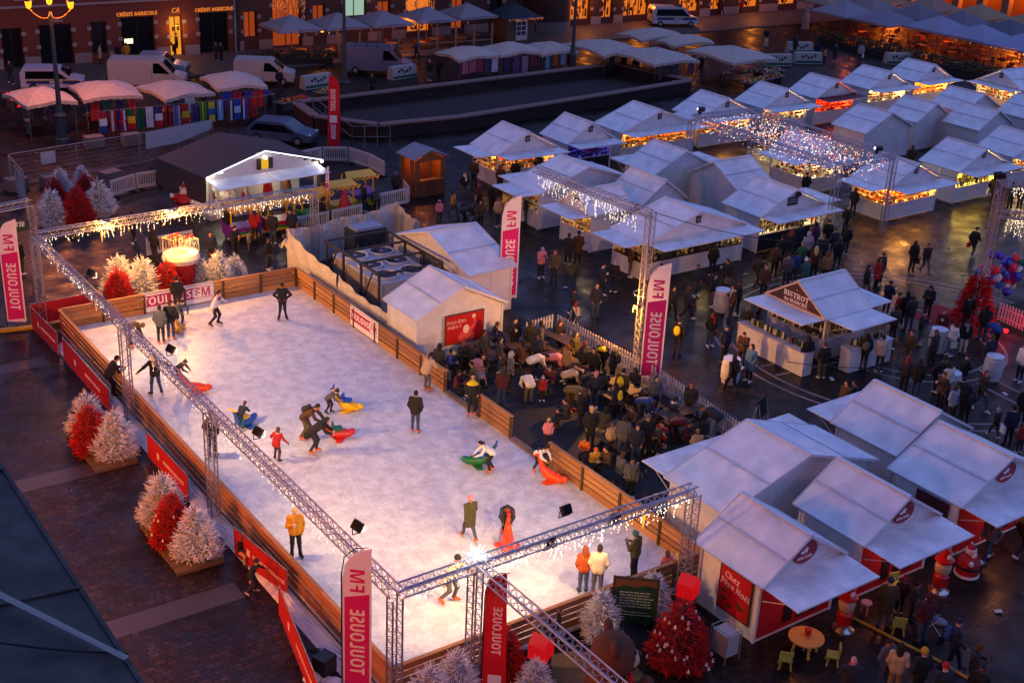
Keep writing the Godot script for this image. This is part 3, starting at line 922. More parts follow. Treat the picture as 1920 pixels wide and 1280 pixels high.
func joints(pose: String) -> Dictionary:
	# joint positions of a 1.75 m adult facing +z
	var j := {
		"pel": Vector3(0,0.95,0),"che": Vector3(0,1.29,0),"nec": Vector3(0,1.48,0.0),"hea": Vector3(0,1.63,0.025),
		"sl": Vector3(0.18,1.41,0),"el": Vector3(0.265,1.14,-0.03),"wl": Vector3(0.215,0.92,0.08),
		"sr": Vector3(-0.18,1.41,0),"er": Vector3(-0.265,1.14,-0.03),"wr": Vector3(-0.215,0.92,0.08),
		"hl": Vector3(0.09,0.92,0),"kl": Vector3(0.1,0.5,0.02),"al": Vector3(0.11,0.09,-0.02),"tl": Vector3(0.14,0.05,0.15),
		"hr": Vector3(-0.09,0.92,0),"kr": Vector3(-0.1,0.5,0.02),"ar": Vector3(-0.11,0.09,-0.02),"tr": Vector3(-0.14,0.05,0.15)}
	var e := {}
	match pose:
		"phone": e = {"el": Vector3(0.24,1.14,0.1),"wl": Vector3(0.07,1.24,0.3),"er": Vector3(-0.24,1.14,0.1),"wr": Vector3(-0.07,1.25,0.31),"hea": Vector3(0,1.61,0.06)}
		"cup": e = {"er": Vector3(-0.25,1.14,0.06),"wr": Vector3(-0.1,1.26,0.25),"kl": Vector3(0.11,0.5,0.06),"al": Vector3(0.14,0.09,0.03),"tl": Vector3(0.19,0.05,0.19)}
		"hips": e = {"el": Vector3(0.38,1.15,-0.06),"wl": Vector3(0.18,1.0,0.08),"er": Vector3(-0.38,1.15,-0.06),"wr": Vector3(-0.18,1.0,0.08),"al": Vector3(0.16,0.09,0),"ar": Vector3(-0.16,0.09,0),"tl": Vector3(0.22,0.05,0.15),"tr": Vector3(-0.22,0.05,0.15)}
		"walk": e = {"kl": Vector3(0.1,0.52,0.2),"al": Vector3(0.1,0.11,0.3),"tl": Vector3(0.12,0.08,0.47),"kr": Vector3(-0.1,0.5,-0.05),"ar": Vector3(-0.1,0.16,-0.32),"tr": Vector3(-0.11,0.06,-0.18),"el": Vector3(0.25,1.14,-0.15),"wl": Vector3(0.22,0.93,-0.06),"er": Vector3(-0.25,1.14,0.08),"wr": Vector3(-0.21,0.96,0.26),"pel": Vector3(0,0.93,0)}
		"skate": e = {"pel": Vector3(0,0.9,-0.06),"che": Vector3(0,1.22,0.08),"nec": Vector3(0,1.4,0.15),"hea": Vector3(0,1.54,0.2),"sl": Vector3(0.18,1.33,0.12),"sr": Vector3(-0.18,1.33,0.12),"el": Vector3(0.36,1.12,0.16),"wl": Vector3(0.46,0.98,0.34),"er": Vector3(-0.36,1.12,0.06),"wr": Vector3(-0.5,0.98,0.1),"hl": Vector3(0.09,0.88,-0.05),"hr": Vector3(-0.09,0.88,-0.05),"kl": Vector3(0.12,0.49,0.14),"al": Vector3(0.14,0.1,0.02),"tl": Vector3(0.18,0.06,0.2),"kr": Vector3(-0.13,0.46,0.05),"ar": Vector3(-0.2,0.12,-0.22),"tr": Vector3(-0.27,0.07,-0.06)}
		"push": e = {"pel": Vector3(0,0.9,-0.12),"che": Vector3(0,1.12,0.14),"nec": Vector3(0,1.23,0.3),"hea": Vector3(0,1.34,0.4),"sl": Vector3(0.18,1.17,0.23),"sr": Vector3(-0.18,1.17,0.23),"el": Vector3(0.24,0.96,0.38),"wl": Vector3(0.15,0.84,0.58),"er": Vector3(-0.24,0.96,0.38),"wr": Vector3(-0.15,0.84,0.58),"hl": Vector3(0.09,0.87,-0.12),"hr": Vector3(-0.09,0.87,-0.12),"kl": Vector3(0.11,0.47,0.06),"kr": Vector3(-0.11,0.46,-0.02),"ar": Vector3(-0.13,0.1,-0.22),"tr": Vector3(-0.17,0.05,-0.05)}
		"bend": e = {"pel": Vector3(0,0.9,-0.16),"che": Vector3(0,1.0,0.2),"nec": Vector3(0,0.99,0.39),"hea": Vector3(0,0.99,0.54),"sl": Vector3(0.18,0.98,0.3),"sr": Vector3(-0.18,0.98,0.3),"el": Vector3(0.22,0.72,0.36),"wl": Vector3(0.12,0.52,0.48),"er": Vector3(-0.22,0.72,0.36),"wr": Vector3(-0.12,0.52,0.48),"hl": Vector3(0.09,0.86,-0.15),"hr": Vector3(-0.09,0.86,-0.15),"kl": Vector3(0.11,0.47,-0.02),"kr": Vector3(-0.11,0.47,-0.04)}
		"lean": e = {"pel": Vector3(0,0.94,-0.14),"che": Vector3(0,1.22,0.04),"nec": Vector3(0,1.38,0.14),"hea": Vector3(0,1.51,0.22),"sl": Vector3(0.18,1.3,0.1),"sr": Vector3(-0.18,1.3,0.1),"el": Vector3(0.27,1.06,0.2),"wl": Vector3(0.12,1.08,0.42),"er": Vector3(-0.27,1.06,0.2),"wr": Vector3(-0.12,1.08,0.42),"hl": Vector3(0.09,0.9,-0.13),"hr": Vector3(-0.09,0.9,-0.13)}
		"raise": e = {"er": Vector3(-0.26,1.6,0.12),"wr": Vector3(-0.24,1.85,0.2)}
		"wide": e = {"el": Vector3(0.42,1.22,0.03),"wl": Vector3(0.62,1.06,0.08),"er": Vector3(-0.42,1.22,0.03),"wr": Vector3(-0.62,1.06,0.08),"kl": Vector3(0.14,0.5,0.06),"al": Vector3(0.19,0.1,-0.02),"tl": Vector3(0.25,0.06,0.14),"kr": Vector3(-0.14,0.5,0.04),"ar": Vector3(-0.2,0.1,-0.06),"tr": Vector3(-0.26,0.06,0.1)}
		"sit": e = {"pel": Vector3(0,0.52,0),"che": Vector3(0,0.86,0.05),"nec": Vector3(0,1.04,0.09),"hea": Vector3(0,1.18,0.13),"sl": Vector3(0.18,0.97,0.06),"sr": Vector3(-0.18,0.97,0.06),"el": Vector3(0.25,0.73,0.14),"wl": Vector3(0.1,0.74,0.36),"er": Vector3(-0.25,0.73,0.14),"wr": Vector3(-0.1,0.74,0.36),"hl": Vector3(0.1,0.5,0.02),"hr": Vector3(-0.1,0.5,0.02),"kl": Vector3(0.13,0.5,0.42),"kr": Vector3(-0.13,0.5,0.42),"al": Vector3(0.13,0.1,0.4),"ar": Vector3(-0.13,0.1,0.4),"tl": Vector3(0.15,0.05,0.56),"tr": Vector3(-0.15,0.05,0.56)}
	for k in e: j[k] = e[k]
	return j

func body_mesh(pose: String,long_coat: bool,fine: bool) -> ArrayMesh:
	var key := pose + str(long_coat) + str(fine)
	if bodies.has(key): return bodies[key]
	var j := joints(pose)
	var up: Vector3 = (j.che - j.pel).normalized()
	var sx := Vector3(0.07,0,0)
	var low: Vector3 = j.pel - (up * (0.28 if long_coat else 0.06) if pose != "sit" else Vector3(0,0.02,0))
	var bones := [
		[j.pel + sx,j.che + sx * 1.1,0.128,0.14,TOP],[j.pel - sx,j.che - sx * 1.1,0.128,0.14,TOP],
		[low + sx,j.pel + sx,0.125 if not long_coat else 0.135,0.13,TOP],[low - sx,j.pel - sx,0.125 if not long_coat else 0.135,0.13,TOP],
		[j.sl,j.sr,0.082,0.082,TOP],[j.che,j.nec,0.11,0.062,TOP],
		[j.sl,j.el,0.074,0.06,TOP],[j.el,j.wl,0.06,0.046,TOP],[j.sr,j.er,0.074,0.06,TOP],[j.er,j.wr,0.06,0.046,TOP],
		[j.nec,j.hea,0.058,0.055,SKIN],
		[j.hl,j.kl,0.098,0.068,LEGS],[j.kl,j.al,0.066,0.052,LEGS],[j.hr,j.kr,0.098,0.068,LEGS],[j.kr,j.ar,0.066,0.052,LEGS],
		[j.al,j.tl,0.058,0.042,SHOES],[j.ar,j.tr,0.058,0.042,SHOES]]
	var cell := 0.026 if fine else 0.04
	var lo := Vector3(9,9,9)
	var hi := -lo
	for b in bones:
		for p in [b[0],b[1]]:
			lo = lo.min(p); hi = hi.max(p)
	lo -= Vector3.ONE * 0.22
	hi += Vector3.ONE * 0.22
	var nx := int((hi.x - lo.x) / cell) + 2
	var ny := int((hi.y - lo.y) / cell) + 2
	var nz := int((hi.z - lo.z) / cell) + 2
	var field := PackedFloat32Array()
	field.resize(nx * ny * nz)
	field.fill(1.0)
	var near := field.duplicate()
	var lab := PackedByteArray()
	lab.resize(nx * ny * nz)
	var k := 0.045
	for b in bones:
		var a: Vector3 = b[0]
		var ab: Vector3 = b[1] - a
		var l2 := maxf(ab.length_squared(),1e-6)
		var m: float = maxf(b[2],b[3]) + cell * 2.2 + 0.02
		var q0 := ((a.min(b[1]) - Vector3.ONE * m - lo) / cell).floor()
		var q1 := ((a.max(b[1]) + Vector3.ONE * m - lo) / cell).ceil()
		for z in range(maxi(0,int(q0.z)),mini(nz,int(q1.z) + 1)):
			for y in range(maxi(0,int(q0.y)),mini(ny,int(q1.y) + 1)):
				var at := (z * ny + y) * nx
				for x in range(maxi(0,int(q0.x)),mini(nx,int(q1.x) + 1)):
					var p := lo + Vector3(x,y,z) * cell
					var t := clampf((p - a).dot(ab) / l2,0.0,1.0)
					var d := (p - a - ab * t).length() - lerpf(b[2],b[3],t)
					if d > 0.2: continue
					var i := at + x
					var f := field[i]
					var h := maxf(k - absf(f - d),0.0) / k
					field[i] = minf(f,d) - h * h * k * 0.25
					if d < near[i]:
						near[i] = d
						lab[i] = b[4]
	var index := PackedInt32Array()
	index.resize(nx * ny * nz)
	index.fill(-1)
	var vs := PackedVector3Array()
	var ns := PackedVector3Array()
	var vl := PackedByteArray()
	var offs := [0,1,nx,nx + 1,nx * ny,nx * ny + 1,nx * ny + nx,nx * ny + nx + 1]
	var pos := [Vector3(0,0,0),Vector3(1,0,0),Vector3(0,1,0),Vector3(1,1,0),Vector3(0,0,1),Vector3(1,0,1),Vector3(0,1,1),Vector3(1,1,1)]
	var edges := [[0,1],[2,3],[4,5],[6,7],[0,2],[1,3],[4,6],[5,7],[0,4],[1,5],[2,6],[3,7]]
	for z in nz - 1:
		for y in ny - 1:
			for x in nx - 1:
				var i := (z * ny + y) * nx + x
				var f0 := field[i]
				if absf(f0) > cell * 2.0: continue
				var inside := 0
				for o in offs:
					if field[i + o] < 0.0: inside += 1
				if inside == 0 or inside == 8: continue
				var sum := Vector3.ZERO
				var n := 0
				for e in edges:
					var fa := field[i + offs[e[0]]]
					var fb := field[i + offs[e[1]]]
					if (fa < 0.0) != (fb < 0.0):
						sum += pos[e[0]].lerp(pos[e[1]],fa / (fa - fb))
						n += 1
				index[i] = vs.size()
				vs.append(lo + (Vector3(x,y,z) + sum / n) * cell)
				ns.append(Vector3(field[i + 1] - f0,field[i + nx] - f0,field[i + nx * ny] - f0).normalized())
				vl.append(lab[i])
	var tris := [PackedInt32Array(),PackedInt32Array(),PackedInt32Array(),PackedInt32Array()]
	var steps := [[1,nx,nx * ny],[nx,nx * ny,1],[nx * ny,1,nx]]
	for z in range(1,nz - 1):
		for y in range(1,ny - 1):
			for x in range(1,nx - 1):
				var i := (z * ny + y) * nx + x
				var f0 := field[i]
				if absf(f0) > cell * 1.5: continue
				for s in steps:
					var f1 := field[i + s[0]]
					if (f0 < 0.0) == (f1 < 0.0): continue
					var a := index[i]
					var b := index[i - s[1]]
					var c := index[i - s[1] - s[2]]
					var d := index[i - s[2]]
					if a < 0 or b < 0 or c < 0 or d < 0: continue
					var t: PackedInt32Array = tris[vl[a]]
					if f0 < 0.0: t.append_array([a,c,b,a,d,c])
					else: t.append_array([a,b,c,a,c,d])
					tris[vl[a]] = t
	# hands: a palm, four fingers of unequal length and a thumb, slightly curled
	var hand := MB.new()
	for side in ["l","r"]:
		var w: Vector3 = j["w" + side]
		var f := (w - Vector3(j["e" + side])).normalized()
		var sgn := 1.0 if side == "l" else -1.0
		var inw := Vector3(-sgn,0,0.3)
		inw = (inw - f * inw.dot(f)).normalized()
		var across := f.cross(inw).normalized()
		hand.ball(w + f * 0.05,Vector3(0.042,0.052,0.022),5,Basis(across,f,across.cross(f)))
		for q in 4:
			var r0 := w + f * 0.085 + across * (-0.03 + 0.02 * q)
			var len: float = [0.034,0.042,0.045,0.038][q]
			var kn := r0 + f * len + inw * 0.012
			hand.tube(r0,kn,0.0095,0.0085,5)
			hand.tube(kn,kn + (f + inw * 0.9).normalized() * len * 0.8,0.0085,0.006,5)
		var th := w + f * 0.035 + across * 0.042
		hand.tube(th,th + (f + across * 0.5 + inw * 0.4).normalized() * 0.042,0.011,0.009,5)
		hand.tube(th + (f + across * 0.5 + inw * 0.4).normalized() * 0.042,th + (f + inw * 0.6).normalized() * 0.075,0.009,0.006,5)
	# the head, with brow, eye hollows, nose, lips, chin and ears
	var hx := head_frame(pose)
	var hd := MB.new()
	var rows := 12 if fine else 8
	var cols := 16 if fine else 12
	var pt := func(a: float,q: float) -> Vector3:
		var n := Vector3(cos(a) * sin(q),sin(a),cos(a) * cos(q))
		var p := n * Vector3(0.078,0.118,0.098)
		var front := maxf(0.0,n.z)
		if n.y < -0.2: p.x *= 1.0 + n.y * 0.28
		p.z += 0.024 * exp(-pow(n.x / 0.16,2) - pow((n.y + 0.1) / 0.2,2)) * front
		p.z -= 0.012 * exp(-pow((absf(n.x) - 0.36) / 0.16,2) - pow((n.y - 0.06) / 0.12,2)) * front
		p.z += 0.008 * exp(-pow(n.x / 0.3,2) - pow((n.y + 0.48) / 0.1,2)) * front
		p.x += signf(n.x) * 0.014 * exp(-pow((absf(n.x) - 0.95) / 0.12,2) - pow(n.y / 0.25,2) - pow(n.z / 0.22,2))
		return hx * p
	for r in rows:
		for c in cols:
			var a0 := PI * r / rows - PI / 2
			var a1 := PI * (r + 1) / rows - PI / 2
			var q0 := TAU * c / cols
			var q1 := TAU * (c + 1) / cols
			var p00: Vector3 = pt.call(a0,q0)
			var p01: Vector3 = pt.call(a0,q1)
			var p10: Vector3 = pt.call(a1,q0)
			var p11: Vector3 = pt.call(a1,q1)
			var m := hx.origin
			if r > 0: hd.t3(p00,p01,p11,(p00 - m).normalized(),(p01 - m).normalized(),(p11 - m).normalized())
			if r < rows - 1: hd.t3(p00,p11,p10,(p00 - m).normalized(),(p11 - m).normalized(),(p10 - m).normalized())
	if fine:
		var eye := MB.new()
		for e in [-1,1]: eye.ball(hx * Vector3(e * 0.03,0.008,0.083),Vector3.ONE * 0.011,4)
		hd.v.append_array(eye.v); hd.n.append_array(eye.n)
	hd.v.append_array(hand.v); hd.n.append_array(hand.n)
	var am := ArrayMesh.new()
	for s in 4:
		var ar := []
		ar.resize(Mesh.ARRAY_MAX)
		var map := {}
		var pv := PackedVector3Array()
		var pn := PackedVector3Array()
		var ix := PackedInt32Array()
		for i in tris[s]:
			if not map.has(i):
				map[i] = pv.size()
				pv.append(vs[i]); pn.append(ns[i])
			ix.append(map[i])
		if s == SKIN:
			var base := pv.size()
			pv.append_array(hd.v); pn.append_array(hd.n)
			for i in hd.v.size(): ix.append(base + i)
		ar[Mesh.ARRAY_VERTEX] = pv; ar[Mesh.ARRAY_NORMAL] = pn; ar[Mesh.ARRAY_INDEX] = ix
		am.add_surface_from_arrays(Mesh.PRIMITIVE_TRIANGLES,ar)
	bodies[key] = am
	return am

func head_frame(pose: String) -> Transform3D:
	var j := joints(pose)
	var tilt := {"push": 0.35,"bend": 0.9,"lean": 0.25,"phone": 0.35,"skate": 0.15,"sit": 0.2,"cup": 0.12}.get(pose,0.05) as float
	return Transform3D(Basis(Vector3.RIGHT,tilt),j.hea)

func hair_mesh(kind: String) -> ArrayMesh:
	if heads.has(kind): return heads[kind]
	var m := MB.new()
	var cap := func(r: Vector3,c: Vector3,low: float,face: float):
		for row in 7:
			for col in 14:
				var q := []
				for d in [[0,0],[0,1],[1,1],[1,0]]:
					var az: float = TAU * (col + d[1]) / 14.0
					var bottom := lerpf(low,face,pow(maxf(0.0,cos(az)),0.7))
					var el := lerpf(bottom,PI / 2,(row + d[0]) / 7.0)
					q.append(c + Vector3(cos(el) * sin(az),sin(el),cos(el) * cos(az)) * r)
				m.quad(q[0],q[1],q[2],q[3])
	match kind:
		"short": cap.call(Vector3(0.087,0.128,0.108),Vector3(0,0.006,-0.008),-0.5,0.62)
		"bald": cap.call(Vector3(0.083,0.09,0.101),Vector3(0,-0.02,-0.012),-0.45,1.5)
		"bob":
			cap.call(Vector3(0.095,0.132,0.112),Vector3(0,0.004,-0.01),-0.75,0.6)
			m.ball(Vector3(0,-0.08,-0.05),Vector3(0.1,0.09,0.075),6)
		"long":
			cap.call(Vector3(0.095,0.132,0.112),Vector3(0,0.004,-0.01),-0.7,0.6)
			m.ball(Vector3(0,-0.16,-0.07),Vector3(0.105,0.2,0.065),7)
			m.ball(Vector3(0.075,-0.12,-0.01),Vector3(0.035,0.15,0.05),5)
			m.ball(Vector3(-0.075,-0.12,-0.01),Vector3(0.035,0.15,0.05),5)
		"tail":
			cap.call(Vector3(0.088,0.128,0.108),Vector3(0,0.006,-0.008),-0.5,0.62)
			m.ball(Vector3(0,0.0,-0.14),Vector3(0.035,0.05,0.04),5)
			m.ball(Vector3(0,-0.12,-0.15),Vector3(0.03,0.13,0.03),5)
		"beanie":
			cap.call(Vector3(0.094,0.14,0.114),Vector3(0,0.012,-0.006),-0.1,0.36)
			m.lathe(Vector3(0,0.045,-0.004),[Vector2(0.088,-0.03),Vector2(0.106,-0.02),Vector2(0.106,0.02),Vector2(0.09,0.03)],14)
		"pompom":
			cap.call(Vector3(0.094,0.14,0.114),Vector3(0,0.012,-0.006),-0.1,0.36)
			m.lathe(Vector3(0,0.045,-0.004),[Vector2(0.088,-0.03),Vector2(0.106,-0.02),Vector2(0.106,0.02),Vector2(0.09,0.03)],14)
			m.ball(Vector3(0,0.175,-0.01),Vector3.ONE * 0.042,5)
		"cap":
			cap.call(Vector3(0.09,0.13,0.108),Vector3(0,0.01,-0.006),-0.05,0.34)
			m.box(Vector3(0,0.045,0.13),Vector3(0.13,0.014,0.08))
		"hood":
			cap.call(Vector3(0.108,0.15,0.126),Vector3(0,0,-0.022),-1.1,0.55)
			m.ball(Vector3(0,-0.11,-0.06),Vector3(0.12,0.06,0.09),5)
	heads[kind] = m.mesh()
	return heads[kind]

const CLOTH := {"black": "16161a","charcoal": "26272c","navy": "1a2038","grey": "50525a","pale grey": "9a9aa0","beige": "b49a7c","cream": "d6cab8","white": "d8d8d8","brown": "4a3222","olive": "3c3a22","khaki": "5c5238","red": "a41c20","orange": "d0601c","mustard": "c08a1c","yellow": "d8c020","pink": "d07a86","maroon": "4e1822","blue": "22407e","sky blue": "3e6c9a","teal": "1e5a60","green": "20663a","denim": "34425e","plaid orange": "a8481c","purple": "4a2a66","tan": "8a6a44","fair": "c8a868","auburn": "7a3418","dark": "1c1410","light brown": "5e4026"}
const SKINS := ["c89a7e","b98468","8a5a40","d0a68c","6a4430"]
var n_people := 0

func cloth(c: String) -> Material:
	return mat("cloth " + c,Color.html(CLOTH[c]),0.85)

func per(at: Vector3,facing: float,pose: String,coat: String,legs: String,hair: String,hair_col: String,where: String,o := {}) -> Node3D:
	# facing 0 looks at the viewer, 90 to the right of the picture, 180 away
	n_people += 1
	rng.seed = n_people * 77
	var size: float = o.get("size",rng.randf_range(0.96,1.04))
	var kid := size < 0.85
	var hat := hair in ["beanie","pompom","cap","hood"]
	var what: String = {"short": "short %s hair","long": "long %s hair","bob": "%s bobbed hair","tail": "%s ponytail","bald": "a balding head","beanie": "%s beanie","pompom": "%s bobble hat","cap": "%s cap","hood": "%s hood up"}[hair]
	if what.contains("%s"): what = what % hair_col
	var label := "%s in %s %s with %s, %s" % ["child" if kid else "person",coat,o.get("wear","coat"),what,where]
	if label.split(" ",false).size() > 16: label = "%s in %s %s, %s" % ["child" if kid else "person",coat,o.get("wear","coat"),where]
	var t := thing("person",label,"person",at,facing - 36.0,"visitors at the market" if not o.has("group") else o.group)
	t.scale = Vector3.ONE * size
	var fine := at.distance_to(Vector3(-14,22,53)) < 66.0
	var long_coat: bool = o.get("long",false)
	var m := MeshInstance3D.new()
	m.name = "body"
	m.mesh = body_mesh(pose,long_coat,fine)
	m.set_surface_override_material(TOP,cloth(coat))
	m.set_surface_override_material(LEGS,cloth(legs))
	m.set_surface_override_material(SHOES,cloth(o.get("shoes",["black","white","charcoal","brown","white"][n_people % 5])))
	m.set_surface_override_material(SKIN,mat("skin%d" % (n_people * 7 % 5),Color.html(SKINS[n_people * 7 % 5]),0.6))
	t.add_child(m,true)
	var hx := head_frame(pose)
	if kid: hx.basis = hx.basis * 1.12
	if hair != "":
		var h := part(t,"hat" if hat else "hair",hair_mesh(hair),cloth(hair_col),hx.origin,hx.basis)
	var j := joints(pose)
	var back := -Vector3.BACK
	var up: Vector3 = (j.che - j.pel).normalized()
	var fw := Vector3.RIGHT.cross(up).normalized()
	if o.has("pack"):
		var b := MB.new()
		b.ball(Vector3(0,-0.02,0),Vector3(0.16,0.23,0.1),6)
		b.ball(Vector3(0,-0.1,-0.07),Vector3(0.11,0.1,0.06),5)
		part(t,"backpack",b,cloth(o.pack),j.che - fw * 0.2 - up * 0.04,Basis(Vector3.RIGHT,up,fw))
	if o.has("scarf"):
		var b := MB.new()
		b.lathe(Vector3.ZERO,[Vector2(0.07,-0.05),Vector2(0.115,-0.03),Vector2(0.11,0.02),Vector2(0.075,0.05)],10)
		b.box(Vector3(0.05,-0.17,0.13),Vector3(0.08,0.26,0.03))
		part(t,"scarf",b,cloth(o.scarf),j.nec)
	if o.has("bag"):
		var b := MB.new()
		b.box(Vector3(0,-0.2,0),Vector3(0.1,0.28,0.32))
		b.tube(Vector3(0,-0.06,-0.1),Vector3(0,0.06,0),0.008,0.008,4)
		b.tube(Vector3(0,-0.06,0.1),Vector3(0,0.06,0),0.008,0.008,4)
		part(t,"bag",b,cloth(o.bag),j.wl + Vector3(0.02,-0.04,0))
	if o.has("vest"):
		var b := MB.new()
		b.lathe(Vector3(0,0,0),[Vector2(0.2,-0.04),Vector2(0.215,0.02),Vector2(0.18,0.1),Vector2(0.08,0.16)],12,Basis().scaled(Vector3(1.2,1,0.85)))
		part(t,"yoke",b,cloth(o.vest),j.che + Vector3(0,0.04,0))
	if pose == "phone" and o.get("phone",true):
		var b := MB.new()
		b.box(Vector3.ZERO,Vector3(0.08,0.15,0.01))
		part(t,"phone",b,hexm("0c0c10",0.2),(j.wl + j.wr) / 2 + Vector3(0,0.09,0.08),Basis(Vector3.RIGHT,-0.5))
	if pose == "cup":
		var b := MB.new()
		b.lathe(Vector3.ZERO,[Vector2(0,-0.05),Vector2(0.03,-0.05),Vector2(0.038,0.06),Vector2(0,0.06)],8)
		part(t,"cup",b,hexm("d8d4cc",0.6),j.wr + Vector3(0.02,0.05,0.09))
	if o.get("skates",false):
		for s in ["l","r"]:
			var b := MB.new()
			var a: Vector3 = j["a" + s]
			var e: Vector3 = j["t" + s]
			var d := Vector3(e.x - a.x,0,e.z - a.z).normalized()
			var y := minf(a.y - 0.09,e.y - 0.05) + 0.0
			b.bar(Vector3(a.x,y - 0.035,a.z) - d * 0.08,Vector3(e.x,y - 0.035,e.z) + d * 0.06,0.006,0.03)
			for q in [0.0,1.0]: b.box(Vector3(a.x,y - 0.01,a.z).lerp(Vector3(e.x,y - 0.01,e.z),q),Vector3(0.03,0.05,0.03))
			part(t,"skate_blade",b,mat("steel",Color(0.7,0.7,0.72),0.3,0.9))
		t.position.y += 0.05
	return t

func sk(at: Vector3,facing: float,pose: String,coat: String,legs: String,hair: String,hair_col: String,where: String,o := {}):
	o["skates"] = true
	o["group"] = "skaters on the ice rink"
	if not o.has("shoes"): o["shoes"] = "orange"
	per(at,facing,pose,coat,legs,hair,hair_col,where,o)

func build_people():
	# on the ice
	sk(Vector3(3.16,0.1,3.52),185,"stand","grey","black","short","dark","beside a friend in jeans near the far left corner")
	sk(Vector3(3.69,0.1,3.29),190,"stand","black","denim","short","brown","shoulder to shoulder with the man in grey")
	sk(Vector3(5.03,0.1,0.67),200,"stand","black","charcoal","short","dark","at the far banner, back turned",{"shoes": "black"})
	sk(Vector3(4.57,0.1,2.1),40,"push","grey","charcoal","tail","dark","bent over the yellow penguin aid",{"size": 0.9})
	sk(Vector3(5.94,0.1,2.78),80,"skate","white","black","short","dark","gliding with red sleeves near the far banner",{"wear": "jacket","vest": "red","shoes": "maroon"})
	sk(Vector3(8.8,0.1,3.5),10,"hips","black","black","cap","black","alone by the far right corner",{"shoes": "black"})
	sk(Vector3(1.92,0.1,3.29),95,"bend","brown","charcoal","short","light brown","stooping by the left barrier")
	sk(Vector3(1.2,0.1,8.12),215,"wide","black","denim","short","dark","arms held out behind the icicle truss",{"shoes": "brown"})
	sk(Vector3(2.36,0.1,7.61),75,"push","olive","charcoal","pompom","grey","pushing the orange seal by the truss",{"size": 0.72,"shoes": "charcoal"})
	sk(Vector3(1.08,0.1,13.9),170,"stand","black","black","beanie","charcoal","half hidden by the middle truss leg",{"shoes": "maroon"})
	sk(Vector3(2.85,0.1,12.44),160,"push","navy","teal","short","brown","riding the blue and yellow seat",{"size": 0.7,"shoes": "pale grey"})
	sk(Vector3(2.95,0.1,15.25),165,"skate","red","brown","bob","light brown","skating by the floodlight in a white collar",{"size": 0.74,"scarf": "cream","shoes": "black"})
	sk(Vector3(4.62,0.1,14.33),80,"push","brown","khaki","short","dark","bending over with a dark backpack",{"pack": "charcoal"})
	sk(Vector3(4.41,0.1,15.44),95,"push","black","charcoal","long","dark","pushing the red and green seal",{"long": true})
	sk(Vector3(6.3,0.1,12.88),75,"push","grey","charcoal","pompom","dark","pushing the blue and yellow seal",{"size": 0.72,"shoes": "charcoal"})
	sk(Vector3(8.31,0.1,15.85),170,"stand","black","denim","short","dark","alone at the middle of the ice, back turned")
	sk(Vector3(10.6,0.1,12.97),140,"lean","beige","grey","tail","dark","holding the barrier below the white tent",{"wear": "sweater"})
	sk(Vector3(10.93,0.1,15.71),5,"stand","black","black","short","dark","steward standing at the rink gate",{"vest": "yellow","wear": "and yellow jacket"})
	sk(Vector3(9.02,0.1,19.75),-75,"push","white","black","tail","dark","leaning on the green seal",{"size": 0.86})
	sk(Vector3(10.58,0.1,20.65),40,"push","white","navy","short","dark","starting off with the orange seal at the gate",{"size": 0.8,"vest": "charcoal"})
	sk(Vector3(5.97,0.1,23.18),-150,"walk","olive","denim","beanie","pink","striding near the orange seal",{"size": 0.93,"long": true})
	sk(Vector3(7.19,0.1,23.52),0,"push","navy","charcoal","bob","dark","facing us with an orange seal",{"scarf": "red","size": 0.9})
	sk(Vector3(3.61,0.1,25.77),60,"skate","cream","grey","beanie","black","passing behind the burst of lights",{"wear": "parka","long": true,"size": 1.03})
	sk(Vector3(0.76,0.1,21.21),20,"cup","mustard","black","short","fair","near the left barrier, hands together",{"wear": "puffer jacket","shoes": "black"})
	sk(Vector3(7.33,0.1,27.42),190,"stand","plaid orange","denim","long","auburn","at the near barrier beside a white hoodie",{"size": 0.93,"shoes": "black"})
	sk(Vector3(7.59,0.1,27.77),175,"stand","cream","grey","short","dark","at the near barrier beside a plaid coat",{"wear": "hoodie","shoes": "black"})
	sk(Vector3(9.16,0.1,27.64),-125,"phone","olive","black","beanie","teal","taking a photo by the near right corner",{"shoes": "black"})
	# along the barriers outside
	var onl := {"group": "onlookers at the rink barrier"}
	per(Vector3(-0.16,0,7.17),120,"lean","black","charcoal","short","dark","leaning on the left barrier beside the truss leg",onl.duplicate())
	per(Vector3(9.92,0,28.26),200,"stand","pink","beige","bob","light brown","outside the near right corner, in front of the white tree",{"size": 0.7,"group": "onlookers at the rink barrier"})
	per(Vector3(10.01,0,28.62),190,"stand","tan","khaki","tail","fair","outside the near right corner beside a pink coat",{"size": 0.74,"group": "onlookers at the rink barrier"})
	per(Vector3(4.24,0,29.73),165,"raise","black","denim","short","dark","waving over the near barrier",{"pack": "charcoal","shoes": "black","group": "onlookers at the rink barrier"})
	per(Vector3(-0.67,0,20.43),40,"sit","black","beige","short","brown","sitting by the red banner with white sleeves",{"size": 0.74,"group": "children outside the left barrier"})
	per(Vector3(-1.13,0,22.18),80,"skate","black","charcoal","beanie","charcoal","with mustard gloves by the red banner",{"size": 0.74,"shoes": "pale grey","group": "children outside the left barrier"})
	# far-left crowd behind the fence
	per(Vector3(0.49,0,-7.61),150,"stand","black","charcoal","short","brown","behind the left pink banner",{"pack": "black"})
	per(Vector3(0.54,0,-8.84),40,"cup","charcoal","black","hood","brown","at the left edge under the exit sign")
	per(Vector3(6.61,0,-9.39),170,"walk","black","black","short","dark","walking by the white barriers near the red stocking")
	per(Vector3(6.59,0,-6.35),150,"stand","black","charcoal","long","dark","just left of the giant red stocking")
	per(Vector3(8.84,0,-4.65),20,"stand","navy","maroon","hood","navy","behind the white trees right of the stocking")
	per(Vector3(10.23,0,-4.98),60,"phone","black","black","short","dark","right of the white trees with a phone")
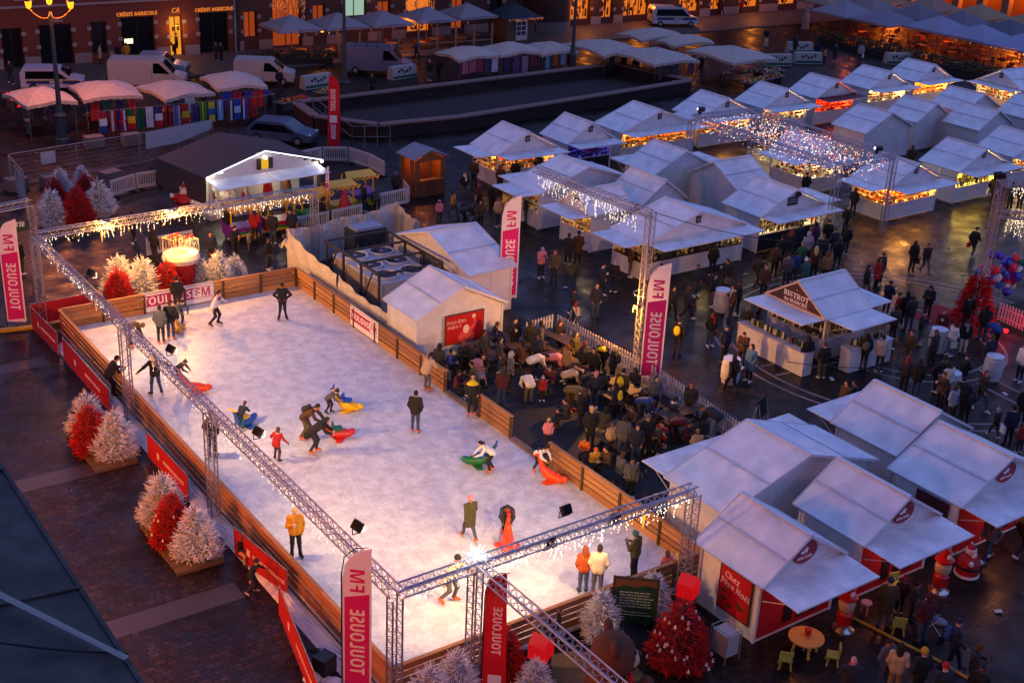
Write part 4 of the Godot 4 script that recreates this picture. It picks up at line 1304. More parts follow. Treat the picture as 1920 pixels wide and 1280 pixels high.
	per(Vector3(11.23,0,-5.53),100,"stand","beige","khaki","bob","dark","between two dark coats beside the train",{"size": 0.72})
	per(Vector3(11.05,0,-2.81),80,"stand","black","charcoal","short","dark","behind the far barrier, beard and open jacket")
	per(Vector3(12.15,0,-2.83),-110,"lean","cream","navy","beanie","brown","leaning over a rail at the far right corner")
	per(Vector3(12.27,0,-7.04),190,"stand","red","black","tail","dark","watching the yellow train")
	per(Vector3(12.88,0,-6.16),180,"stand","charcoal","denim","short","brown","watching the train beside its second car")
	per(Vector3(11.26,0,-8.14),200,"stand","black","denim","long","light brown","by the front of the yellow train")
	per(Vector3(13.98,0,-6.16),170,"cup","navy","black","cap","charcoal","between the train and the thin banner")
	per(Vector3(13.33,0,-4.08),-60,"stand","brown","black","hood","brown","at the corner of the canvas enclosure")
	per(Vector3(16.32,0,-7.33),150,"stand","black","black","short","dark","behind the enclosure with arms folded")
	per(Vector3(19.67,0,-8.78),120,"stand","black","denim","short","brown","right of the train by its last car")
	per(Vector3(20.22,0,-8.29),200,"bend","charcoal","black","hood","charcoal","bending at the train's last car")
	per(Vector3(22.44,0,-9.97),200,"stand","black","black","beanie","grey","at the door of the wooden hut")
	# between the hut and the chalets
	per(Vector3(22.56,0,-5.4),10,"stand","pink","charcoal","hood","pink","alone below the wooden hut",{"size": 0.72})
	per(Vector3(23.87,0,-6.02),60,"walk","mustard","brown","bob","dark","walking below the wooden hut",{"size": 0.8})
	per(Vector3(23.46,0,-4.11),120,"bend","charcoal","black","short","dark","stooping over a pram by the plaza tents")
	per(Vector3(26.08,0,-8.29),20,"stand","black","grey","short","brown","in front of the bauble stall with a light scarf",{"scarf": "cream"})
	per(Vector3(25.58,0,-6.04),90,"walk","maroon","black","beanie","maroon","crossing in front of the bauble stall",{"bag": "cream"})
	per(Vector3(26.02,0,-5.38),50,"stand","black","charcoal","long","dark","carrying a red bag before the bauble stall",{"bag": "red"})
	per(Vector3(28.71,0,-8.41),190,"stand","brown","black","long","auburn","at the counter of the bauble stall")
	per(Vector3(30.16,0,-8.92),170,"stand","black","denim","short","dark","further along the counter of the bauble stall")
	per(Vector3(32.23,0,-9.41),180,"stand","charcoal","black","short","dark","at the front of the bauble stall")
	per(Vector3(24.97,0,-3.13),40,"stand","beige","denim","tail","light brown","by the hanging clothes, holding a light bag",{"bag": "beige","shoes": "white"})
	per(Vector3(25.26,0,-2.37),-60,"cup","navy","black","long","auburn","eating beside the hanging clothes")
	per(Vector3(27.9,0,-10.03),160,"stand","olive","black","cap","black","under the side awning of the bauble stall")
	# plaza between tents and the food chalet
	per(Vector3(22.36,0,4.5),30,"phone","pink","black","beanie","pale grey","under the white fairy lights")
	per(Vector3(22.59,0,5.3),-20,"stand","khaki","charcoal","long","auburn","under the fairy lights beside a pink jacket")
	per(Vector3(24.75,0,3.58),170,"stand","charcoal","black","short","dark","at the lit counter behind the fairy lights",{"long": true})
	per(Vector3(25.29,0,3.69),185,"stand","brown","black","beanie","black","next to a dark coat at the lit counter",{"long": true})
	per(Vector3(24.35,0,7.79),160,"stand","black","navy","bald","pale grey","at the corner of the wide food chalet",{"shoes": "white"})
	per(Vector3(23.5,0,7.9),60,"cup","charcoal","black","short","dark","beside the balding man, eating")
	per(Vector3(21.52,0,9.97),10,"stand","navy","denim","short","brown","in the plaza holding a child's hand",{"shoes": "black"})
	per(Vector3(20.89,0,9.11),60,"walk","charcoal","black","beanie","black","led by the hand across the plaza",{"size": 0.74})
	per(Vector3(19.98,0,10.43),0,"stand","pale grey","grey","pompom","red","in front of the black menu easel",{"size": 0.7,"scarf": "red"})
	per(Vector3(21.9,0,13.55),-20,"stand","brown","denim","short","dark","just right of the tall truss tower",{"shoes": "white"})
	per(Vector3(22,0,15.13),150,"stand","black","charcoal","short","dark","behind the big pink banner",{"pack": "yellow","shoes": "black"})
	per(Vector3(24.57,0,11.84),20,"walk","charcoal","black","hood","charcoal","passing above the big pink banner")
	# along the food chalet and the square
	per(Vector3(27.63,0,10.11),40,"stand","charcoal","grey","cap","grey","hands in pockets near the menu boards",{"shoes": "white"})
	per(Vector3(30.34,0,8.37),180,"stand","black","navy","short","dark","ordering at the wide food chalet",{"shoes": "white"})
	per(Vector3(29.47,0,10.28),-60,"cup","black","charcoal","short","dark","at the far barrel table with a paper bag",{"bag": "tan"})
	per(Vector3(27.39,0,11.55),60,"stand","black","khaki","bob","dark","left of the far barrel table")
	per(Vector3(26.97,0,13.29),-80,"cup","brown","charcoal","short","brown","right of the far barrel table",{"scarf": "cream"})
	per(Vector3(27.73,0,12.96),-100,"stand","black","black","beanie","maroon","behind the scarf wearer at the barrel",{"scarf": "maroon"})
	per(Vector3(24.02,0,15.05),20,"stand","black","denim","short","dark","alone with a red scarf and brown bag",{"scarf": "red","bag": "brown","shoes": "white"})
	per(Vector3(23.35,0,16.65),30,"stand","navy","black","cap","navy","just left of the middle barrel group")
	per(Vector3(23.64,0,17.44),-30,"phone","brown","black","short","dark","by the middle barrel, facing the bar")
	per(Vector3(22.92,0,18.64),-50,"stand","sky blue","black","bob","dark","right of the middle barrel",{"long": true,"shoes": "white"})
	per(Vector3(21.46,0,19.11),215,"walk","black","black","long","dark","walking past the middle barrel",{"pack": "black","shoes": "black"})
	per(Vector3(31.21,0,10.71),130,"walk","charcoal","black","short","dark","walking behind the bistro's rear awning")
	per(Vector3(25.6,0,19.28),200,"stand","black","navy","long","dark","at the end of the long bar counter")
	per(Vector3(25.91,0,19.95),190,"stand","black","khaki","short","brown","at the bar by the black menu wall",{"shoes": "white"})
	per(Vector3(28.2,0,20.23),170,"stand","black","black","long","dark","at the short bar with a grey backpack",{"pack": "grey"})
	per(Vector3(28.65,0,20.74),175,"stand","pale grey","charcoal","short","dark","at the short bar in a checked shirt",{"wear": "shirt"})
	per(Vector3(31.92,0,18.71),190,"stand","charcoal","black","short","dark","behind the short bar's right end")
	# the queue in front of the black-logo chalet
	var q := [[1462,500,200,"black","short","dark"],[1478,488,170,"charcoal","long","auburn"],[1494,478,185,"navy","short","brown"],[1510,496,190,"pale grey","hood","pale grey"],[1523,474,160,"purple","bob","dark"],[1500,512,205,"green","beanie","pale grey"],[1538,500,175,"charcoal","tail","light brown"],[1548,470,180,"black","beanie","black"],[1486,530,190,"blue","short","dark"],[1524,524,170,"brown","long","fair"],[1560,486,200,"navy","cap","charcoal"],[1472,540,180,"grey","beanie","maroon"],[1546,532,185,"tan","bob","auburn"],[1506,546,200,"teal","pompom","white"],[1568,505,160,"black","long","dark"],[1450,520,150,"brown","short","dark"]]
	var qp := [Vector3(34.59,0,9.01),Vector3(35.75,0,8.51),Vector3(36.8,0,8.12),Vector3(36.08,0,9.42),Vector3(37.83,0,8.27),Vector3(34.84,0,10.22),Vector3(36.55,0,10.04),Vector3(38.77,0,8.37),Vector3(33.44,0,11.04),Vector3(34.73,0,11.21),Vector3(38.03,0,9.51),Vector3(32.53,0,11.41),Vector3(34.81,0,11.94),Vector3(33.02,0,12.17),Vector3(37.01,0,10.73),Vector3(33.11,0,10.01)]
	for i in q.size():
		per(qp[i],q[i][2],["stand","phone","cup","stand"][i % 4],q[i][3],["black","denim","charcoal"][i % 3],q[i][4],q[i][5],"queuing before the black-logo chalet",{"group": "people queuing at the black-logo chalet"})
	per(Vector3(39.17,0,9.35),150,"stand","black","black","short","dark","apart from the queue, by the chalkboard",{"pack": "black"})
	per(Vector3(36.52,0,13.78),40,"stand","red","black","long","dark","alone above the bistro, red hood",{"long": true})
	per(Vector3(37.24,0,13.4),30,"stand","charcoal","black","short","dark","half behind the red coat in the square")
	per(Vector3(40.25,0,12.98),20,"stand","black","black","long","dark","left of a pair in the open square",{"bag": "charcoal"})
	per(Vector3(40.77,0,13.43),10,"walk","charcoal","grey","short","dark","right of a pair in the open square",{"shoes": "black"})
	per(Vector3(45.35,0,12.95),130,"walk","black","navy","beanie","black","striding past the pink truss tower",{"bag": "red"})
	per(Vector3(33.5,0,17.57),60,"stand","red","black","short","dark","first of the line beside the bistro awning")
	per(Vector3(33.79,0,17.81),200,"stand","black","black","hood","black","second of the line beside the bistro awning")
	per(Vector3(33.55,0,18.32),190,"cup","charcoal","denim","short","brown","third of the line beside the bistro awning")
	per(Vector3(35.5,0,17.77),-30,"phone","black","charcoal","hood","black","hooded on the pale paving lines")
	per(Vector3(32.73,0,19.57),70,"phone","charcoal","grey","short","dark","left of the barrel with three people",{"shoes": "white"})
	per(Vector3(33.68,0,19.96),-10,"cup","maroon","black","short","auburn","eating at the barrel below the red tree")
	per(Vector3(32.93,0,21.17),-70,"stand","white","sky blue","long","dark","with a cream tote at the barrel",{"bag": "cream","shoes": "white"})
	per(Vector3(33.63,0,21.29),-20,"stand","black","cream","tail","dark","with a grey scarf right of the barrel",{"scarf": "pale grey"})
	per(Vector3(36.06,0,19.55),-170,"stand","black","black","short","dark","before the red tree, back turned")
	per(Vector3(35.55,0,21.53),-160,"bend","blue","black","short","dark","stooping by the white picket fence")
	per(Vector3(33.33,0,24.46),-60,"stand","white","denim","short","brown","at the right edge with a dark shoulder bag",{"wear": "hoodie","bag": "black","shoes": "white"})
	per(Vector3(29.19,0,23.29),60,"lean","black","black","short","dark","leaning at the lower left barrel",{"shoes": "white"})
	per(Vector3(28.85,0,24.08),30,"stand","cream","denim","long","dark","in front of the lower left barrel")
	per(Vector3(27.85,0,22.71),150,"stand","charcoal","black","long","auburn","first of two behind the cabled roof")
	per(Vector3(27.87,0,23.3),160,"stand","black","denim","long","dark","second of two behind the cabled roof")
	per(Vector3(27.96,0,24.48),-60,"cup","brown","black","short","light brown","among the group below the barrels")
	per(Vector3(27.26,0,25.56),40,"stand","pale grey","charcoal","long","brown","in the lower group, face turned right")
	per(Vector3(27.64,0,25.94),190,"stand","black","black","bob","dark","in the lower group with a backpack",{"pack": "charcoal"})
	per(Vector3(28.23,0,25.19),170,"stand","charcoal","black","short","dark","in the lower group, furthest back")
	per(Vector3(27.85,0,27.21),200,"walk","charcoal","black","pompom","pale grey","holding hands near the right edge",{"size": 0.72})
	per(Vector3(27.69,0,27.94),185,"stand","navy","black","short","dark","holding a child's hand near the right edge",{"bag": "white"})
	per(Vector3(27.56,0,28.56),190,"stand","red","charcoal","beanie","grey","cut by the right edge of the square",{"size": 0.75})
	per(Vector3(29.6,0,27.16),175,"stand","black","black","hood","charcoal","at the right edge above the red-hooded child")
	per(Vector3(24.04,0,23.25),-100,"stand","black","charcoal","short","dark","peering over the cabled roof from behind")
	per(Vector3(23.59,0,23.21),-60,"stand","brown","black","bob","dark","standing behind the cabled roof")
	# lower right corner, by the red chalets
	per(Vector3(14.06,0,33.41),170,"stand","olive","denim","beanie","charcoal","tall, behind the small green chairs",{"long": true})
	per(Vector3(15.08,0,33.15),170,"stand","maroon","black","pompom","red","in a red and white coat by the green chairs",{"size": 0.75})
	per(Vector3(14.49,0,34.5),200,"stand","maroon","denim","hood","maroon","pushing a pram by the red chalets")
	per(Vector3(15.2,0,33.54),60,"stand","charcoal","black","short","dark","crouching by the pram",{"size": 0.75})
	per(Vector3(19.99,0,32.72),-60,"walk","grey","denim","bob","dark","before the widest red chalet",{"scarf": "maroon","shoes": "white"})
	per(Vector3(21.15,0,33.15),110,"walk","black","black","short","dark","leaving past the widest red chalet",{"shoes": "white"})
	per(Vector3(11.77,0,35.32),30,"stand","grey","denim","short","dark","left of a long-haired companion in beige",{"wear": "jacket"})
	per(Vector3(11.79,0,35.68),160,"stand","beige","tan","long","dark","at the bottom edge beside a grey jacket")
	per(Vector3(12.17,0,36.18),200,"stand","black","black","beanie","mustard","at the bottom edge, yellow hat")
	per(Vector3(12.11,0,36.92),190,"stand","charcoal","black","beanie","red","at the bottom edge, red hat")
	per(Vector3(14.1,0,35.8),80,"walk","navy","black","beanie","navy","with a blue backpack by the yellow line",{"pack": "blue"})
	per(Vector3(13.73,0,36.74),70,"phone","charcoal","black","bob","brown","looking down by the yellow line")
	per(Vector3(12.96,0,37.45),-40,"stand","black","black","short","dark","bearded, cut by the bottom edge")
	per(Vector3(10.15,0,35.46),175,"phone","charcoal","black","bald","pink","at the bottom edge holding up a phone")
	# skate-hire yard
	var g := {"group": "people changing skates in the hire yard"}
	var yard := [
		[Vector3(15.74,0,11.67),20,"cup","black","charcoal","short","dark","drinking at the picket fence corner",1.03],
		[Vector3(16.2,0,12.18),200,"stand","black","khaki","hood","brown","fur hood, at the picket fence corner",1.0],
		[Vector3(13.9,0,12.03),60,"stand","charcoal","black","short","dark","in front of the tent poster",1.0],
		[Vector3(13.14,0,11.61),30,"sit","charcoal","black","bob","auburn","sitting below the poster",1.0],
		[Vector3(12.2,0,11.99),70,"sit","blue","black","short","dark","sitting at the tent wall",0.95],
		[Vector3(11.51,0,12.37),150,"stand","charcoal","black","hood","black","behind the barrier talking to the beige sweater",1.0],
		[Vector3(11.58,0,12.99),-60,"sit","grey","black","short","brown","at the end of the right barrier",0.8],
		[Vector3(11.51,0,13.74),60,"sit","maroon","black","tail","dark","next to the pink pushchair",0.9],
		[Vector3(13.2,0,12.25),100,"sit","black","charcoal","short","dark","on the bench beside the pushchair",1.0],
		[Vector3(13.62,0,14.42),90,"stand","grey","black","hood","pale grey","holding a red parcel in the yard",1.0],
		[Vector3(15.1,0,14.03),110,"bend","cream","navy","short","dark","bending at the first bench",1.0],
		[Vector3(15.95,0,14.14),80,"bend","pink","maroon","short","dark","bending low in pink at the first bench",0.95],
		[Vector3(16.08,0,14.93),-60,"stand","tan","charcoal","bob","auburn","in a fur coat beside the first bench",1.0],
		[Vector3(16.89,0,15.03),30,"stand","charcoal","black","bob","auburn","red-haired at the fence side",1.0],
		[Vector3(17.69,0,15.24),-20,"stand","black","black","short","light brown","steward with yellow shoulders by the fence",0.98],
		[Vector3(17.65,0,16.04),-120,"stand","black","charcoal","bald","fair","balding man with a backpack by the fence",1.03],
		[Vector3(13.65,0,15.68),200,"bend","cream","khaki","short","dark","white coat and dark bag, bending",1.0],
		[Vector3(14.22,0,15.83),10,"stand","red","black","pompom","pale grey","small and red-coated between benches",0.62],
		[Vector3(14.71,0,17.1),60,"bend","khaki","brown","long","light brown","tying skates at the second bench",1.0],
		[Vector3(15.54,0,15.79),100,"bend","beige","charcoal","hood","beige","padded back turned, at the second bench",0.95],
		[Vector3(15.66,0,17.36),-10,"stand","navy","denim","beanie","pink","standing between the benches in a pink hat",0.92],
		[Vector3(16.6,0,17.89),150,"stand","olive","black","short","dark","with a yellow backpack among the benches",1.0],
		[Vector3(16.58,0,19.22),60,"bend","blue","grey","short","dark","stooping in blue by the fence",0.95],
		[Vector3(17.25,0,20.13),110,"sit","navy","blue","short","dark","sitting in a striped scarf by the fence",1.0],
		[Vector3(18.19,0,20.14),-30,"stand","charcoal","denim","long","auburn","at the fence end, hair blowing",0.98],
		[Vector3(18.08,0,21.62),-130,"bend","charcoal","pale grey","short","brown","big dark jacket bending at the fence end",1.06],
		[Vector3(13.43,0,19.94),10,"stand","black","black","bob","fair","in a long black dress coat",1.0],
		[Vector3(13.78,0,20.72),30,"stand","beige","charcoal","short","light brown","holding an orange skate",0.75],
		[Vector3(13.9,0,21.26),170,"stand","grey","denim","short","dark","jeans and white shoes near the lower bench",1.03],
		[Vector3(14.69,0,21.63),20,"stand","black","black","beanie","grey","tallest of the lower yard group",1.06],
		[Vector3(15.66,0,21.47),-40,"sit","red","charcoal","short","dark","sitting in bright red at the lower bench",1.0],
		[Vector3(16.56,0,21.74),60,"sit","maroon","black","short","dark","sitting at the fence end in dark red",0.9],
		[Vector3(16.38,0,22.6),190,"sit","beige","khaki","beanie","tan","back turned at the fence end",0.9],
		[Vector3(12.11,0,19.09),10,"stand","pink","charcoal","bob","fair","small and pink behind the rink gate",0.68],
		[Vector3(12.7,0,20.57),-20,"sit","orange","brown","short","light brown","sitting with orange gloves by the gate",0.75],
		[Vector3(12.42,0,21.47),20,"sit","mustard","charcoal","beanie","orange","sitting at the barrier in an orange hat",0.8],
		[Vector3(12.67,0,21.93),-60,"sit","brown","black","short","dark","beside the orange hat at the barrier",0.95],
		[Vector3(12.37,0,23.58),10,"stand","grey","black","short","dark","leaning on the barrier near the awning",0.92],
		[Vector3(17.83,0,17.3),-40,"sit","charcoal","black","long","dark","seated at the far bench end",1.0],
		[Vector3(15.39,0,10.64),100,"sit","navy","denim","short","brown","sitting at the table below the tent",1.0],
		[Vector3(18.02,0,11.76),30,"sit","black","black","hood","maroon","sitting under the picket fence",1.0],
		[Vector3(16.04,0,15.89),-70,"sit","charcoal","black","short","dark","on the second bench, head down",1.0],
		[Vector3(16.25,0,20.32),120,"sit","black","denim","beanie","blue","on the lower bench in a blue hat",0.85],
		[Vector3(15.88,0,13.13),-10,"stand","navy","black","tail","dark","slim, behind the bent cream coat",0.9]]
	var more := [Vector3(13.26,0,13),Vector3(14.19,0,12.8),Vector3(14.77,0,11.14),Vector3(15.38,0,12.86),Vector3(16.73,0,12.22),Vector3(14.98,0,15.3),Vector3(17.27,0,13.91),Vector3(15.98,0,16.43),Vector3(16.59,0,16.77),Vector3(15.61,0,18.67),Vector3(15.53,0,19.91),Vector3(17.45,0,18.91),Vector3(16.58,0,21.26),Vector3(14.41,0,19.52),Vector3(14.24,0,18.41),Vector3(13.73,0,18.12),Vector3(14.12,0,21.76),Vector3(15.21,0,21.45),Vector3(12.73,0,22.54),Vector3(12.59,0,15.35),Vector3(12.43,0,13.58),Vector3(16.99,0,15.56)]
	var wh := ["left of the tent poster table","at the poster table","against the tent wall","beside the fence corner table","under the fence corner","between the cream coats","behind the fur coat","next to the pink hat","before the balding man","beside the yellow backpack","by the blue stooping figure","close to the picket fence","left of the dark red sitter","in front of the long dress coat","left of the long dress coat","behind the small pink child","under the tallest yard figure","by the bright red sitter","behind the orange hat","at the pushchair's right","behind the pushchair","behind the red-haired figure"]
	for i in more.size():
		yard.append([more[i],i * 67 % 360,["sit","stand","bend","sit","cup"][i % 5],["black","charcoal","navy","brown","grey","maroon","olive"][i % 7],["black","denim","charcoal"][i % 3],["short","beanie","long","hood","bob"][i * 3 % 5],["dark","black","brown","charcoal"][i % 4],wh[i],0.95])
	for y in yard:
		var o := {"group": g.group,"size": y[8]}
		if y[7].contains("backpack"): o["pack"] = "yellow" if y[7].contains("yellow") else "charcoal"
		if y[7].contains("steward"): o["vest"] = "yellow"
		if y[7].contains("dark bag"): o["bag"] = "black"
		if y[7].contains("scarf"): o["scarf"] = "white"
		if y[7].contains("dress"): o["long"] = true
		if y[7].contains("skate"): o["shoes"] = "orange"
		per(y[0],y[1],y[2],y[3],y[4],y[5],y[6],y[7],o)
	var ex := [Vector3(25.85,0,9.47),Vector3(25.17,0,12.17),Vector3(25.84,0,15.37),Vector3(27.24,0,14.74),Vector3(30.44,0,11.93),Vector3(35,0,14.37),Vector3(34.27,0,16.34),Vector3(31.09,0,21.58),Vector3(30.13,0,21.05),Vector3(29.35,0,25.39),Vector3(30.17,0,23.84),Vector3(32.84,0,23.19),Vector3(26.68,0,-2.89),Vector3(23.89,0,-3.27),Vector3(26.46,0,6.5),Vector3(35.7,0,20.78),Vector3(39.72,0,7.37),Vector3(37.94,0,6.46)]
	var ew := ["above the tall banner","right of the tall banner's tip","between the barrel and the bar","left of the bistro's rear awning","behind the far barrel","above the bistro roof","right of the bistro roof","left of the lower barrel group","below the short bar","left of the hand-holding pair","right of the barrel group","left of the lone barrel","before the hanging clothes","below the pram","left of the food chalet corner","above the lone barrel","at the head of the queue","at the head of the queue by the counter"]
	for i in ex.size():
		per(ex[i],i * 83 % 360,["stand","walk","phone","cup"][i % 4],["black","navy","charcoal","olive","brown"][i % 5],["denim","black","grey"][i % 3],["short","long","beanie","bob"][i % 4],["dark","brown","grey","black","auburn"][i % 5],ew[i])
	# far across the square
	per(Vector3(11.09,0,-47.91),30,"walk","black","charcoal","short","dark","by the dark doorway at the far left",{"shoes": "white"})
	per(Vector3(14.71,0,-45.21),-40,"stand","black","black","long","dark","beside the white patrol car's bonnet")
	per(Vector3(19.3,0,-52.11),100,"stand","beige","navy","bob","dark","at the brick wall left of the bank",{"long": true})
	per(Vector3(20.61,0,-51.58),170,"stand","black","black","short","dark","at the bank's dark front")
	per(Vector3(21.37,0,-51.73),190,"stand","mustard","charcoal","short","dark","at the lit cash machine")
	per(Vector3(28.53,0,-49.31),-30,"stand","black","black","short","dark","at the second bank front, white shoes",{"shoes": "white"})
	per(Vector3(28.29,0,-49.87),60,"stand","charcoal","black","beanie","black","left of the white-shoed figure at the bank")
	per(Vector3(28.34,0,-37.84),20,"stand","black","charcoal","short","dark","by the white van behind the flag stall")
	per(Vector3(41.01,0,-36.6),-20,"stand","black","grey","beanie","pale grey","left of the pink cloth stall")
	per(Vector3(41.9,0,-36.65),30,"stand","charcoal","black","short","dark","next to the pink cloth stall")
	per(Vector3(44.06,0,-43.8),60,"walk","navy","black","short","dark","crossing in front of the café terrace")
	per(Vector3(34.16,0,-33.77),-30,"stand","black","black","long","dark","at the red goods table behind the banner")
	per(Vector3(88.06,0,-52.35),60,"walk","black","black","long","dark","walking right of the blue-striped van")
	per(Vector3(90.66,0,-52.89),-80,"walk","charcoal","black","short","dark","walking before the lit shops at the top")
	per(Vector3(90.75,0,-52.13),-60,"walk","red","black","bob","dark","red top, before the lit shops")
	per(Vector3(99.32,0,-53.66),-70,"walk","black","denim","short","dark","at the top beside the rolled parasols")
	per(Vector3(62.02,0,-51.22),100,"stand","red","black","short","dark","by the rounded brick corner")
	per(Vector3(79.97,0,-37.39),20,"stand","black","cream","short","dark","beside the planters below the terrace",{"shoes": "white"})
	per(Vector3(79.9,0,-33.48),30,"stand","black","black","hood","charcoal","by the painted concrete block at the back")
	per(Vector3(79.53,0,-30.39),-20,"stand","navy","denim","short","dark","behind the far-row roofs near the terrace")
	per(Vector3(79.1,0,-29),60,"stand","mustard","black","bob","dark","in yellow behind the far-row roofs",{"size": 0.8})
	per(Vector3(80.45,0,-28.98),10,"stand","charcoal","black","beanie","black","in the group below the terrace hedge")
	per(Vector3(82.46,0,-27.65),-30,"stand","pale grey","charcoal","short","dark","holding a white parcel by the terrace hedge",{"bag": "white"})
	per(Vector3(56.19,0,-0.24),180,"stand","brown","black","bob","light brown","at the bright counter under the fairy lights")
	per(Vector3(55.05,0,7.04),130,"walk","black","black","hood","black","carrying a white bag by the glassware stall",{"bag": "white"})
	per(Vector3(55.14,0,8.29),190,"stand","grey","charcoal","long","dark","at the edge behind the pink tower")
	per(Vector3(55.41,0,8.79),180,"stand","black","black","bob","fair","second at the edge behind the pink tower")
	per(Vector3(42.01,0,6.8),20,"stand","black","charcoal","short","dark","on the orange-lit paving below the bread stall")
	per(Vector3(44.78,0,1.09),185,"stand","black","black","beanie","black","at the bright awning behind the black logo")
	per(Vector3(45.01,0,4.72),150,"stand","charcoal","black","hood","charcoal","left of the bread stall counter")

func fir_mesh(red: bool,sd: int,h := 2.3) -> Array:
	# [trunk, needles]: fuzzy twigs set thickly over an egg-shaped cone, round a dark core
	rng.seed = sd
	var tr := MB.new()
	tr.tube(Vector3.ZERO,Vector3(0,h,0),0.05,0.012,6)
	var f := MB.new()
	var rad := func(t: float) -> float: return h * 0.47 * pow(1.0 - t,0.66) * minf(1.0,0.66 + t * 2.2)
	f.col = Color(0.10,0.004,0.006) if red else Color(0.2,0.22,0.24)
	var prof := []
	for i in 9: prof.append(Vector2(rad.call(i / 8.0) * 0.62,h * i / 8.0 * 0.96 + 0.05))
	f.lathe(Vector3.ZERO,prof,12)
	var n := 2300 if red else 1500
	var lobes := []
	for k in 26: lobes.append([rng.randf() * TAU,rng.randf(),rng.randf_range(0.66,1.22)])
	for q in n:
		var t := 1.0 - sqrt(rng.randf())
		var a := rng.randf() * TAU
		var k := 1.0
		for l in lobes:
			var da := absf(angle_difference(a,l[0]))
			if da < 0.55 and absf(t - l[1]) < 0.12: k = l[2]
		var r: float = rad.call(t) * k * rng.randf_range(0.6,1.0)
		var d := Vector3(cos(a),0,sin(a))
		var p := Vector3(0,h * t * 0.97 + 0.03,0) + d * r
		var o := (d + Vector3(rng.randf_range(-0.7,0.7),rng.randf_range(-0.35,0.8) + t * 0.5,rng.randf_range(-0.7,0.7))).normalized()
		var l := rng.randf_range(0.12,0.34) * (0.8 if red else 1.0)
		var w := rng.randf_range(0.014,0.024)
		if red: f.col = Color(0.30,0.004,0.008).lerp(Color(0.60,0.02,0.02),rng.randf())
		else:
			f.col = Color(0.55,0.57,0.62).lerp(Color(0.90,0.90,0.92),rng.randf())
			if rng.randf() < 0.1: f.col = Color(0.16,0.2,0.18)
		f.tube(p,p + o * l,w,w * 0.45,4)
		if rng.randf() < 0.5: f.tube(p + o * l * 0.4,p + o * l * 0.5 + Vector3(rng.randf_range(-0.08,0.08),rng.randf_range(-0.03,0.09),rng.randf_range(-0.08,0.08)),w * 0.8,w * 0.4,4)
	for q in 6: f.tube(Vector3(0,h * 0.93,0),Vector3(rng.randf_range(-0.07,0.07),h * rng.randf_range(1.0,1.12),rng.randf_range(-0.07,0.07)),0.018,0.006,4)
	return [tr.mesh(),f.mesh()]

var firs := {}
func fir(red: bool,at: Vector3,h: float,label: String,turn: float,balls := 0):
	var key := ("r" if red else "w") + str(int(turn) % 3)
	if not firs.has(key): firs[key] = fir_mesh(red,100 + int(turn) % 3 + (7 if red else 0))
	var o := thing("christmas_tree",label,"christmas tree",at,turn,"red and white decorated fir trees")
	o.scale = Vector3.ONE * (h / 2.4)
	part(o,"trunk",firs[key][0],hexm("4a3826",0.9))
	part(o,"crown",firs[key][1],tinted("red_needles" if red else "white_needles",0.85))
	if balls > 0:
		var m := MB.new()
		rng.seed = int(turn) + 5
		for i in balls:
			var y := rng.randf_range(0.25,2.0)
			var r := 0.37 * 2.3 * pow(1 - y / 2.4,0.8) + 0.05
			var a := rng.randf() * TAU
			m.lathe(Vector3(cos(a) * r,y,sin(a) * r) * Vector3(1.3,1,1.3),[Vector2(0,-0.08),Vector2(0.05,-0.05),Vector2(0.03,0.03),Vector2(0,0.08)],6)
		stuff(part(o,"baubles",m,hexm("e0d2cc",0.4)))

